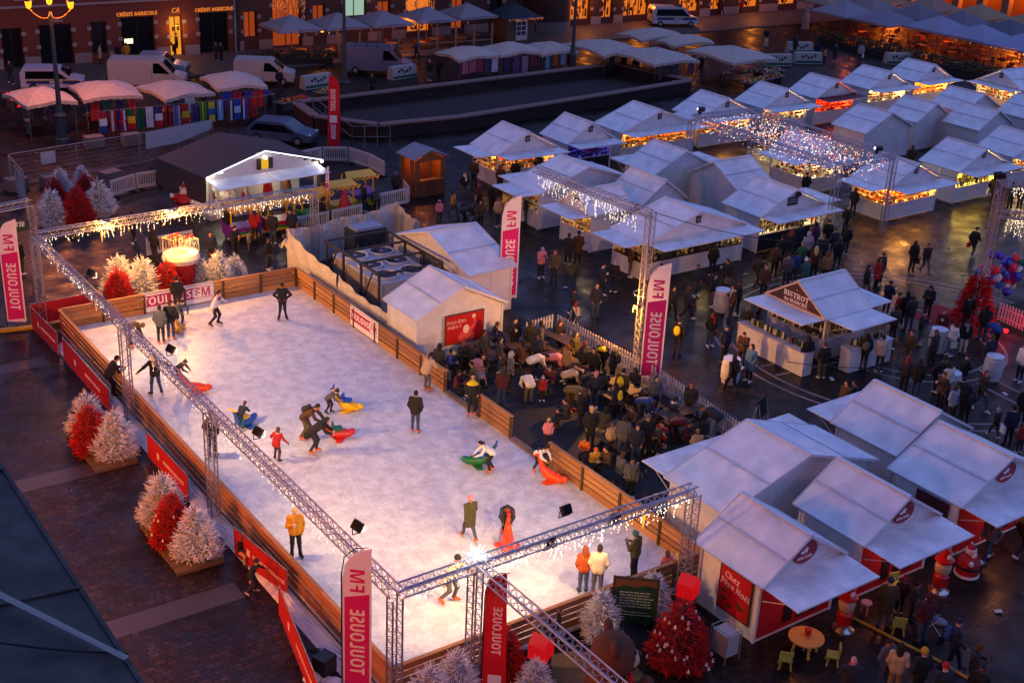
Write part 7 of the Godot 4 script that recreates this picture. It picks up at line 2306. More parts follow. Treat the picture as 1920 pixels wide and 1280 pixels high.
	lettering(ex,"SORTIE",0.22,hexm("e0e4e0",0.5),Vector3(0,0.07,0.028))
	m = MB.new()
	m.poly(PackedVector2Array([Vector2(-0.03,-0.09),Vector2(-0.03,-0.16),Vector2(-0.07,-0.16),Vector2(0,-0.23),Vector2(0.07,-0.16),Vector2(0.03,-0.16),Vector2(0.03,-0.09)]),0.028,0.036)
	part(ex,"arrow",m,hexm("e0e4e0",0.5))
	# foreground ledge of the building the viewer stands on
	var lead := worldmat("lead_sheet",101,0.006,Color(0.11,0.10,0.095),Color(0.30,0.27,0.25),0.35,0.75,6)
	var lg := thing("roof_ledge","weathered lead-covered stone ledge in the lower left corner","ledge",Vector3.ZERO)
	var e0 := Vector3(-10.86,14,36.65)
	var e1 := Vector3(-10.89,14,42.58)
	var dd := (e1 - e0).normalized()
	var nn := Vector3(dd.z,0,-dd.x)
	if nn.x > 0: nn = -nn
	for i in 4:
		m = MB.new()
		var a := e0 - dd * 3.0 + dd * (i * 3.2)
		var b := a + dd * 3.17
		var up := Vector3(0,0.35,0)
		m.quad(a,b,b + nn * 4.0 + up,a + nn * 4.0 + up)
		m.quad(a - Vector3(0,0.25,0),b - Vector3(0,0.25,0),b,a)
		m.bar(a,b,0.05,0.05)
		part(lg,"lead_sheet",m,lead,Vector3(0,i * 0.004,0))
		m = MB.new()
		m.bar(b + Vector3(0,0.02,0),b + nn * 4.0 + up + Vector3(0,0.02,0),0.05,0.04)
		part(lg,"lead_roll",m,lead)
	m = MB.new()
	m.box(Vector3.ZERO,Vector3(3.2,12.0,60.0))
	var wl := struct("palace_wall",m,hexm("5a3a30",0.8),e0 - dd * 6 + nn * 2.4 - Vector3(0,6.6,0))
	wl.rotation.y = atan2(dd.x,dd.z)
	m = MB.new()
	var s0 := Vector3(-11.9,14.3,39.81)
	var s1 := Vector3(-10.91,14.12,41.66)
	var sw := (s1 - s0).normalized().cross(Vector3.UP).normalized() * 0.045
	m.quad(s0 - sw,s0 + sw,s1 + sw * 0.6,s1 - sw * 0.6)
	m.quad(s0 - sw,s1 - sw * 0.6,s1 + sw * 0.6,s0 + sw)
	m.bar(s0 + Vector3(0,-0.012,0),s1 + Vector3(0,-0.012,0),0.07,0.012)
	single("strap",m,hexm("b4b2ac",0.6),"pale flat strap running over the ledge in the lower left corner","strap")
	cable("black cable lying along the lower left ledge",Vector3(-12.12,14.3,40.87),Vector3(-10.83,14.02,41.48),0.03)

func cable(label: String,a: Vector3,b: Vector3,sag: float):
	var m := MB.new()
	for i in 20:
		var t0 := i / 20.0
		var t1 := (i + 1) / 20.0
		m.tube(a.lerp(b,t0) - Vector3(0,sag * 4 * t0 * (1 - t0),0),a.lerp(b,t1) - Vector3(0,sag * 4 * t1 * (1 - t1),0),0.016,0.016,5)
	single("cable",m,hexm("101014",0.6),label,"cable")

func santa(label: String,at: Vector3,turn: float,h: float):
	var o := thing("santa_figure",label,"statue",at,turn)
	o.scale = Vector3.ONE * h
	var red := hexm("a81018",0.6)
	var white := hexm("d8d0cc",0.85)
	var m := MB.new()
	m.lathe(Vector3.ZERO,[Vector2(0.26,0.0),Vector2(0.32,0.08),Vector2(0.33,0.3),Vector2(0.3,0.5),Vector2(0.2,0.66),Vector2(0.1,0.7)],16)
	part(o,"coat",m,red)
	m = MB.new()
	m.lathe(Vector3.ZERO,[Vector2(0.3,0.02),Vector2(0.35,0.05),Vector2(0.345,0.11),Vector2(0.3,0.13)],16)
	part(o,"fur_hem",m,white)
	m = MB.new()
	m.lathe(Vector3.ZERO,[Vector2(0.33,0.3),Vector2(0.345,0.31),Vector2(0.34,0.37),Vector2(0.32,0.38)],16)
	part(o,"belt",m,hexm("141010",0.4))
	m = MB.new()
	m.ball(Vector3(0,0.77,0.02),Vector3(0.13,0.14,0.13),9)
	part(o,"head",m,hexm("c89880",0.6))
	m = MB.new()
	m.ball(Vector3(0,0.68,0.1),Vector3(0.14,0.15,0.08),8)
	m.ball(Vector3(0,0.79,-0.03),Vector3(0.145,0.12,0.13),8)
	part(o,"beard",m,white)
	m = MB.new()
	m.lathe(Vector3(0,0.84,0),[Vector2(0.135,0),Vector2(0.11,0.08),Vector2(0.04,0.16),Vector2(0,0.18)],12)
	part(o,"hat",m,red)
	m = MB.new()
	m.lathe(Vector3(0,0.82,0),[Vector2(0.12,0),Vector2(0.155,0.01),Vector2(0.155,0.05),Vector2(0.12,0.06)],12)
	m.ball(Vector3(0.02,1.02,-0.02),Vector3.ONE * 0.04,5)
	part(o,"hat_trim",m,white)
	for s in [-1,1]:
		m = MB.new()
		var el := Vector3(s * 0.36,0.48,0.08)
		var wr := Vector3(s * 0.42,0.62,0.16) if s == -1 else Vector3(s * 0.26,0.38,0.26)
		m.tube(Vector3(s * 0.2,0.6,0),el,0.09,0.08,9)
		m.tube(el,wr,0.08,0.065,9)
		m.ball(el,Vector3.ONE * 0.08,6)
		part(o,"arm",m,red)
		m = MB.new()
		m.ball(wr,Vector3(0.08,0.09,0.07),6)
		part(o,"mitten",m,white)

func build_back():
	build_facades()
	build_basin()
	build_stalls()
	build_vehicles()
	build_terraces()
	build_cabin()
	# street lamps
	lamp_post("old cast-iron street lamp with glowing lanterns at the far left",Vector3(9.4,0,-30.1),8.3,true)
	lamp_post("dark cast-iron street lamp behind the sunken basin, right of the cloth stalls",Vector3(53.2,0,-33.6),8.3,false)
	lamp_post("dark cast-iron street lamp behind the red city banner",Vector3(30.6,0,-31.6),8.3,false)
	# unseen lanterns added on the palace wall to warm the left road
	for z in [12.0,18.5,25.0]:
		var wl := thing("wall_lantern","added unseen fill lantern on the palace front, %s" % {12.0: "furthest from the viewer",18.5: "middle one",25.0: "nearest the viewer"}[z],"added lamp",Vector3(-9.9,5.2,z))
		var lm := MB.new()
		lm.lathe(Vector3.ZERO,[Vector2(0.05,0),Vector2(0.14,0.06),Vector2(0.2,0.42),Vector2(0,0.44)],6)
		part(wl,"lantern",lm,glow("street_lantern",Color(1.0,0.62,0.08),2.4))
		lm = MB.new()
		lm.bar(Vector3(-1.0,0.55,0),Vector3(0,0.55,0),0.05,0.05)
		part(wl,"arm",lm,hexm("25343c",0.5))
		lamp(wl,Vector3(0,0.22,0),Color(1.0,0.55,0.22),60.0,0.15,40)
	lamp_post("added unseen fill lamp by the palace corner, behind the viewer's side of the rink",Vector3(-7.0,0,39.6),8.3,true)  # added out of view as warm fill for the near edge
	# stone seat cubes
	var k := 0
	var c0: Node3D = null
	for p in [Vector3(10.9,0,-28.4),Vector3(13.2,0,-28.0),Vector3(15.4,0,-27.6),Vector3(17.6,0,-27.6),Vector3(4.1,0,-21.3),Vector3(6.0,0,-21.0),Vector3(9.2,0,-20.4),Vector3(2.0,0,-21.8)]:
		var l: String = "pale stone seat cube %s" % ["below the flag stall, first from the street lamp","below the flag stall, second from the street lamp","below the flag stall, under the white flag","below the flag stall, under the red shirt","left of the far-left trees, behind the mesh fence","behind the far-left trees","right of the far-left trees","at the far left edge behind the mesh fence"][k]
		if c0 == null:
			var m := MB.new()
			m.box(Vector3(0,0.35,0),Vector3(1.15,0.7,0.8))
			c0 = single("stone_cube",m,worldmat("cube_stone",111,0.05,Color(0.40,0.34,0.31),Color(0.5,0.43,0.4),0.6,0.8),l,"stone seat",p,0,"stone seat cubes on the square")
		else: dup(c0,p,k * 3.0,l)
		k += 1
	k = 0
	for p in [Vector3(9.0,0,-41.0),Vector3(8.8,0,-39.1),Vector3(8.7,0,-37.0)]:
		var b := thing("bollard","bollard with red light at the far left, %s" % ["furthest from us","middle one of three","nearest of three"][k],"bollard",p)
		var m := MB.new()
		m.tube(Vector3.ZERO,Vector3(0,0.9,0),0.12,0.12,10,true)
		part(b,"bollard_post",m,hexm("3a3434",0.6))
		m = MB.new()
		m.tube(Vector3(0,0.9,0),Vector3(0,1.0,0),0.1,0.1,10,true)
		part(b,"lamp",m,glow("red_bollard_light",Color(1.0,0.05,0.03),1.6))
		k += 1

func facade(label: String,x0: float,x1: float,z: float,h: float,holes: Array,brick: Material) -> Node3D:
	# a brick front made of piers and bands left standing between the openings; holes: x0, x1, y0, y1, kind
	var o := thing("brick_building",label,"building",Vector3(0,0,z))
	var xs := [x0]
	for q in holes:
		var pm := MB.new()
		pm.box(Vector3((xs[-1] + q[0]) / 2,2.35,-0.2),Vector3(q[0] - xs[-1],4.7,0.4))
		part(o,"pier",pm,brick)
		var sb := MB.new()
		sb.box(Vector3((xs[-1] + q[0]) / 2,0.45,0.03),Vector3(maxf(0.2,q[0] - xs[-1] - 0.1),0.9,0.08))
		part(o,"stone_base",sb,hexm("8a7c74",0.8))
		var lm := MB.new()
		lm.box(Vector3((q[0] + q[1]) / 2,(q[3] + 4.7) / 2,-0.2),Vector3(q[1] - q[0],4.7 - q[3],0.4))
		part(o,"lintel",lm,brick)
		if q[2] > 0.02:
			var sm := MB.new()
			sm.box(Vector3((q[0] + q[1]) / 2,q[2] / 2,-0.2),Vector3(q[1] - q[0],q[2],0.4))
			part(o,"breast_wall",sm,brick)
		for e in [q[0] - 0.12,q[1] + 0.12]:
			var ks := MB.new()
			ks.box(Vector3(e,q[3] - 0.5,0.02),Vector3(0.34,0.3,0.06))
			ks.box(Vector3(e,q[3] - 1.7,0.02),Vector3(0.34,0.3,0.06))
			part(o,"stone_block",ks,hexm("8f8580",0.8))
		shop(o,q)
		xs.append(q[1])
	var em := MB.new()
	em.box(Vector3((xs[-1] + x1) / 2,2.35,-0.2),Vector3(x1 - xs[-1],4.7,0.4))
	part(o,"pier",em,brick)
	var st := MB.new()
	st.box(Vector3((x0 + x1) / 2,4.78,0.0),Vector3(x1 - x0,0.16,0.3))
	part(o,"string_course",st,hexm("8f8580",0.8))
	var up := MB.new()
	up.box(Vector3((x0 + x1) / 2,4.86 + (h - 4.86) / 2,-0.2),Vector3(x1 - x0,h - 4.86,0.4))
	part(o,"upper_wall",up,brick)
	var x := x0 + 1.6
	while x < x1 - 1.6:
		var w := MB.new()
		w.box(Vector3(x,6.6,0.02),Vector3(1.3,2.4,0.05))
		var wp := part(o,"window",w,hexm("14151c",0.15))
		var f := MB.new()
		f.box(Vector3(x,5.35,0.1),Vector3(1.7,0.12,0.3))
		f.box(Vector3(x,6.6,0.06),Vector3(0.06,2.4,0.05))
		part(wp,"frame",f,hexm("9a908a",0.7))
		x += 3.3
	return o

func shop(o: Node,q: Array):
	var c := Vector3((q[0] + q[1]) / 2,(q[2] + q[3]) / 2,-0.5)
	var w: float = q[1] - q[0]
	var h: float = q[3] - q[2]
	var m := MB.new()
	m.box(c,Vector3(w,h,0.06))
	var kinds := {"dark": hexm("0c0b10",0.25),"lit": glow("lit_window_yellow",Color(1.0,0.62,0.16),0.85),"warm": glow("lit_window_warm",Color(1.0,0.4,0.1),0.3),"gold": glow("lit_window_gold",Color(1.0,0.5,0.12),0.75),"green": glow("lit_window_green",Color(0.75,0.9,0.8),0.6),"dim": hexm("26262c",0.25)}
	part(o,"shop_window",m,kinds[q[4]])
	m = MB.new()
	for x in [q[0] + 0.05,q[1] - 0.05]: m.box(Vector3(x,c.y,-0.42),Vector3(0.1,h,0.1))
	for i in range(1,maxi(2,int(w / 1.1))): m.box(Vector3(q[0] + i * w / maxi(2,int(w / 1.1)),c.y,-0.42),Vector3(0.06,h,0.08))
	m.box(Vector3(c.x,q[3] - 0.06,-0.42),Vector3(w,0.12,0.1))
	part(o,"shop_frame",m,hexm("1c1410",0.6))
	if q[4] in ["lit","gold"]:
		rng.seed = int(q[0] * 10)
		m = MB.new()
		for i in int(w * 7):
			m.box(Vector3(rng.randf_range(q[0] + 0.2,q[1] - 0.2),q[2] + rng.randf_range(0.2,h * 0.8),-0.44),Vector3(rng.randf_range(0.08,0.3),rng.randf_range(0.15,0.8),0.03))
		stuff(part(o,"window_display",m,hexm("2a1408",0.7)))

func build_facades():
	var brick := worldmat("brick_left",121,0.08,Color(0.36,0.17,0.11),Color(0.47,0.24,0.16),0.35,0.85)
	var holes := [[3.0,5.4,0.0,3.3,"dark"],[8.0,9.6,0.0,3.2,"dark"],[12.0,13.6,0.0,3.2,"dark"],[14.9,17.5,0.0,3.3,"dark"],[19.0,20.3,0.7,3.3,"dim"],[21.5,24.3,0.0,3.5,"dark"],[25.6,26.8,0.0,3.4,"lit"],[28.2,30.9,0.0,3.5,"dark"]]
	var o := facade("long brick front with a bank's dark shopfronts and one bright yellow door, top left",-14,31.4,-53,19,holes,brick)
	var gold := glow("gold_letter_sign",Color(1.0,0.55,0.2),0.8)
	lettering(o,"CRÉDIT AGRICOLE",0.3,gold,Vector3(22.9,3.75,0.04),Basis(),0.05)
	lettering(o,"CRÉDIT AGRICOLE",0.3,gold,Vector3(29.6,3.75,0.04),Basis(),0.05)
	lettering(o,"CA",0.42,gold,Vector3(26.2,3.85,0.04),Basis(Vector3(1,0,0),Vector3(0.25,1,0),Vector3(0,0,1)),0.05)
	lettering(o,"PAUL",0.3,hexm("a89c8c",0.6),Vector3(16.4,3.6,0.04),Basis(),0.04)
	var sc := MB.new()
	sc.box(Vector3(22.2,1.5,-0.4),Vector3(0.7,0.4,0.05))
	part(o,"screen_light",sc,glow("cash_screen",Color(1.0,0.95,0.75),1.6))
	var dl := thing("door_lamp","glow of the bright yellow bank door on the far paving","lamp",Vector3(26.2,2.6,-52.9))
	var dm := MB.new()
	dm.box(Vector3.ZERO,Vector3(0.3,0.06,0.06))
	part(dl,"lamp_tube",dm,glow("door_lamp",Color(1.0,0.7,0.25),2.0))
	lamp(dl,Vector3(0,-0.1,0.5),Color(1.0,0.65,0.2),3.0,0.3,10)
	var dp := MB.new()
	dp.tube(Vector3(31.55,0,-52.85),Vector3(31.55,12,-52.85),0.1,0.1,8)
	part(o,"drain_pipe",dp,hexm("2c1c18",0.6),Vector3(0,0,53))
	var h2 := [[32.3,33.6,1.2,3.4,"warm"],[35.0,37.8,0.2,4.3,"warm"],[38.9,40.2,2.0,3.6,"warm"],[42.0,44.4,2.4,4.2,"green"],[45.5,46.9,2.0,3.6,"warm"],[48.5,51.3,0.6,4.3,"gold"],[53.5,55.0,0.6,3.4,"warm"],[57.8,59.4,0.6,3.4,"dark"]]
	facade("brick café front with small warm windows behind the parasols, top middle",31.8,62.5,-53.1,19,h2,worldmat("brick_cafe",122,0.08,Color(0.27,0.16,0.12),Color(0.36,0.22,0.17),0.35,0.85))
	icicles("warm fairy lights framing a tall window of the brick café, left one",Vector3(34.9,4.4,-52.8),Vector3(38.0,4.4,-52.8),36,60,1.0,2.4,2.0)
	icicles("warm fairy lights framing a tall window of the brick café, right one",Vector3(48.4,4.4,-52.8),Vector3(51.4,4.4,-52.8),60,61,1.0,2.4,2.0)
	var h3 := [[67.0,70.0,0.7,3.4,"gold"],[71.4,73.0,0.7,3.2,"gold"],[74.3,77.8,0.7,3.2,"gold"],[82.0,85.0,0.7,3.2,"gold"],[86.6,88.2,0.7,3.0,"gold"],[91.0,94.0,0.7,3.0,"gold"],[97.0,100.0,0.7,3.0,"gold"],[103.0,106.0,0.7,3.0,"gold"]]
	var o3 := facade("brick shop row with golden lit windows along the top right street",63.5,112,-52.6,19,h3,worldmat("brick_right",123,0.08,Color(0.20,0.11,0.08),Color(0.28,0.16,0.12),0.35,0.85))
	var rc := thing("rounded_corner","rounded brick street corner with pale stone foot, top middle","building",Vector3(64.2,0,-52.4))
	var m := MB.new()
	m.tube(Vector3.ZERO,Vector3(0,19,0),2.4,2.4,24)
	part(rc,"wall",m,worldmat("brick_right",123,0.08,Color.BLACK,Color.BLACK,0.35))
	m = MB.new()
	m.tube(Vector3(0,0,0),Vector3(0,1.1,0),2.46,2.46,24,true)
	part(rc,"stone_base",m,hexm("6e625c",0.8))
	for x in [69.0,76.0,83.5,92.5]:
		var l := thing("window_lamp","golden light of a shop window on the far street, %s" % {69.0: "by the rounded corner",76.0: "left of the blue-striped van",83.5: "right of the blue-striped van",92.5: "nearest the rolled parasols"}[x],"lamp",Vector3(x,2.9,-52.3))
		m = MB.new()
		m.box(Vector3.ZERO,Vector3(0.4,0.06,0.06))
		part(l,"lamp_tube",m,glow("door_lamp",Color(1.0,0.7,0.25),2.0))
		lamp(l,Vector3(0,-0.1,0.6),Color(1.0,0.55,0.16),6.0,0.4,14)
	# arcade with lit columns at the far right
	var ar := thing("arcade","stone arcade with orange-lit columns behind the parasols, top right","building",Vector3(116,0,-44))
	var stone := worldmat("arcade_stone",124,0.05,Color(0.48,0.40,0.33),Color(0.58,0.50,0.42),0.4,0.8)
	for i in 9:
		var p := MB.new()
		p.box(Vector3(0,2.6,-12 + i * 3.3),Vector3(0.8,5.2,0.9))
		part(ar,"column",p,stone)
	m = MB.new()
	m.box(Vector3(3.2,2.6,0),Vector3(0.4,5.2,30))
	part(ar,"back_wall",m,hexm("5a3420",0.8))
	m = MB.new()
	m.box(Vector3(1.6,11.0,0),Vector3(4.2,11.6,30))
	part(ar,"upper_wall",m,worldmat("brick_right",123,0.08,Color.BLACK,Color.BLACK,0.35))
	for i in 4:
		var g := MB.new()
		g.ball(Vector3(1.6,4.4,-9 + i * 6.0),Vector3.ONE * 0.2,8)
		part(ar,"lamp_globe",g,glow("arcade_lamp",Color(1.0,0.5,0.1),4.0))
		lamp(ar,Vector3(1.6,4.4,-9 + i * 6.0),Color(1.0,0.48,0.1),48.0,0.2,20)

func lamp_post(label: String,at: Vector3,h: float,lit: bool):
	var o := thing("street_lamp",label,"street lamp",at)
	var iron := hexm("25343c",0.5)
	var m := MB.new()
	m.lathe(Vector3.ZERO,[Vector2(0.5,0),Vector2(0.46,0.3),Vector2(0.36,0.4),Vector2(0.33,1.7),Vector2(0.4,1.8),Vector2(0.24,2.0)],8)
	part(o,"plinth",m,iron)
	m = MB.new()
	m.lathe(Vector3.ZERO,[Vector2(0.24,2.0),Vector2(0.17,2.5),Vector2(0.1,h - 0.4),Vector2(0.16,h - 0.3),Vector2(0.08,h)],12)
	part(o,"shaft",m,iron)
	var bronze := mat("lamp_bronze",Color(0.46,0.33,0.14),0.4,0.5)
	for s in [-1,0,1]:
		var top := Vector3(s * 1.15,h + 0.15,s * 0.45)
		if s != 0:
			m = MB.new()
			var prev := Vector3(0,h - 0.35,0)
			for i in range(1,9):
				var t := i / 8.0
				var p := Vector3(0,h - 0.35,0).lerp(top,t) + Vector3(0,-0.28 * sin(PI * t),0)
				m.tube(prev,p,0.05,0.045,6)
				prev = p
			part(o,"arm",m,bronze)
		else: top.y += 0.25
		m = MB.new()
		m.lathe(top,[Vector2(0.05,0),Vector2(0.1,0.04),Vector2(0.15,0.08),Vector2(0.22,0.46),Vector2(0.0,0.46)],6)
		var gl := part(o,"lantern",m,glow("street_lantern",Color(1.0,0.62,0.08),2.4) if lit else hexm("6a6a66",0.3))
		m = MB.new()
		m.lathe(top,[Vector2(0.26,0.47),Vector2(0.2,0.58),Vector2(0.05,0.74),Vector2(0,0.84)],6)
		part(gl,"roof",m,iron)
		if lit: lamp(o,top + Vector3(0,0.3,0),Color(1.0,0.52,0.2),24.0 if at.x < 0 else 24.0,0.15,40)

func build_basin():
	var stone := worldmat("basin_stone",131,0.05,Color(0.42,0.33,0.3),Color(0.52,0.42,0.39),0.5,0.75)
	var dark := worldmat("basin_wall",132,0.04,Color(0.15,0.115,0.115),Color(0.2,0.16,0.155),0.5,0.95)
	var pts := [Vector3(26.2,0,-30.6),Vector3(57.3,0,-32.6),Vector3(58.6,0,-24.8),Vector3(46.6,0,-23.4),Vector3(34.7,0,-22.2),Vector3(28.4,0,-22.6),Vector3(25.6,0,-26.4)]
	var o := thing("sunken_basin","long low stone-edged basin wall around the dark sunken ramp","wall",Vector3.ZERO)
	for i in 7:
		var a: Vector3 = pts[i]
		var b: Vector3 = pts[(i + 1) % 7]
		var m := MB.new()
		m.bar(a + Vector3(0,0.45,0),b + Vector3(0,0.45,0),0.4,0.9)
		part(o,"parapet",m,dark)
		var n := maxi(1,int((b - a).length() / 2.4))
		for k in n:
			var c := MB.new()
			c.bar(a.lerp(b,(k + 0.004) / n) + Vector3(0,0.96,0),a.lerp(b,(k + 0.996) / n) + Vector3(0,0.96,0),0.72,0.12)
			part(o,"coping_stone",c,stone)
	for i in 6:
		var s := MB.new()
		s.box(Vector3(31 + i * 4.2,0.55,-30.75 - i * 0.27),Vector3(1.0,0.28,0.12))
		part(o,"wall_slot",s,hexm("08070a",0.8))
	var f := MB.new()
	f.poly(PackedVector2Array([Vector2(26.2,-30.6),Vector2(57.3,-32.6),Vector2(58.6,-24.8),Vector2(46.6,-23.4),Vector2(34.7,-22.2),Vector2(28.4,-22.6),Vector2(25.6,-26.4)]),0.01,0.03,Transform3D(Basis(Vector3.RIGHT,Vector3.BACK,Vector3.UP),Vector3.ZERO))
	struct("basin_floor",f,dark)
	var r := thing("railing","grey metal railing at the left end of the sunken basin","railing",Vector3.ZERO)
	for q in [[Vector3(27.0,0,-29.5),Vector3(25.5,0,-21.0)],[Vector3(25.5,0,-21.0),Vector3(27.8,0,-20.0)]]:
		for k in 4:
			var p := MB.new()
			var at: Vector3 = q[0].lerp(q[1],k / 3.0)
			p.tube(at,at + Vector3(0,1.5,0),0.04,0.04,6)
			part(r,"rail_post",p,hexm("6a6668",0.5))
		for y in [1.5,0.8]:
			var p := MB.new()
			p.tube(q[0] + Vector3(0,y,0),q[1] + Vector3(0,y,0),0.03,0.03,6)
			part(r,"rail",p,hexm("6a6668",0.5))

func stall_canopy(label: String,at: Vector3,w: float,d: float,turn: float,goods_kind: String,cloths: Array):
	# a square market umbrella: low pyramid with a hanging scalloped edge on a pole, a table below
	var o := thing("market_canopy",label,"market stall",at,turn,"cream market umbrellas behind the rink")
	var cream := worldmat("stall_canvas",141,0.02,Color(0.66,0.60,0.55),Color(0.76,0.70,0.65),0.2,0.85)
	var m := MB.new()
	var y := 2.3 + 0.14 * sin(at.x * 3.7)
	var n := 8
	var pt := func(i: int,j: int) -> Vector3:
		var u := i * 2.0 / n - 1
		var v := j * 2.0 / n - 1
		var r := maxf(absf(u),absf(v))
		return Vector3(u * w / 2,y + 0.46 * (1 - pow(r,1.3)) - 0.2 * absf(u * v) + 0.05 * sin(u * 5.0 + at.x) * sin(v * 4.0),v * d / 2)
	for i in n:
		for j in n: m.quad(pt.call(i,j + 1),pt.call(i + 1,j + 1),pt.call(i + 1,j),pt.call(i,j))
	part(o,"canopy",m,cream)
	m = MB.new()
	for s in 4:
		for i in n * 2:
			var t0 := float(i) / (n * 2)
			var t1 := float(i + 1) / (n * 2)
			var e := func(t: float) -> Vector3:
				var q := int(t * n)
				var fr := t * n - q
				var a: Vector3
				var b: Vector3
				match s:
					0: a = pt.call(q,n); b = pt.call(mini(q + 1,n),n)
					1: a = pt.call(q,0); b = pt.call(mini(q + 1,n),0)
					2: a = pt.call(n,q); b = pt.call(n,mini(q + 1,n))
					_: a = pt.call(0,q); b = pt.call(0,mini(q + 1,n))
				return a.lerp(b,fr)
			var a: Vector3 = e.call(t0)
			var b: Vector3 = e.call(t1)
			m.quad(a,b,b - Vector3(0,0.2 + 0.05 * (i % 2),0),a - Vector3(0,0.2 + 0.05 * ((i + 1) % 2),0))
	part(o,"valance",m,cream)
	m = MB.new()
	m.tube(Vector3.ZERO,Vector3(0,3.05,0),0.04,0.03,6)
	part(o,"pole",m,hexm("5a544e",0.6))
	if goods_kind != "":
		m = MB.new()
		m.box(Vector3(0,0.78,d * 0.2),Vector3(w * 0.85,0.05,0.9))
		part(o,"table_top",m,hexm("5c4a3c",0.8))
		for x in [-1,1]:
			m = MB.new()
			m.box(Vector3(x * w * 0.38,0.39,d * 0.2),Vector3(0.06,0.76,0.6))
			part(o,"trestle",m,hexm("5c4a3c",0.8))
		stuff(part(o,"goods",goods(w * 0.82,goods_kind,hash(label),0.7,0.04),tinted("goods_" + goods_kind,0.5),Vector3(0,0.82,d * 0.2)))
	var k := 0
	rng.seed = hash(label)
	for c in cloths:
		m = MB.new()
		var cw := rng.randf_range(0.4,0.75)
		var ch := rng.randf_range(0.9,1.4)
		for i in 4:
			var za := 0.03 * sin(i * 2.0)
			var zb := 0.03 * sin((i + 1) * 2.0)
			m.quad(Vector3(-cw / 2 + cw * i / 4,-ch,za),Vector3(-cw / 2 + cw * (i + 1) / 4,-ch,zb),Vector3(-cw / 2 + cw * (i + 1) / 4,0,zb),Vector3(-cw / 2 + cw * i / 4,0,za))
		part(o,"hung_cloth",m,hexm(c,0.9),Vector3(-w * 0.42 + w * 0.84 * (k + 0.5) / cloths.size(),1.95,d / 2 - 0.15))
		k += 1
	if cloths.size() > 0:
		m = MB.new()
		m.tube(Vector3(-w * 0.45,1.96,d / 2 - 0.15),Vector3(w * 0.45,1.96,d / 2 - 0.15),0.02,0.02,5)
		for x in [-1,1]: m.tube(Vector3(x * w * 0.45,0,d / 2 - 0.15),Vector3(x * w * 0.45,1.96,d / 2 - 0.15),0.02,0.02,5)
		part(o,"clothes_rail",m,hexm("6c686a",0.5))
	return o

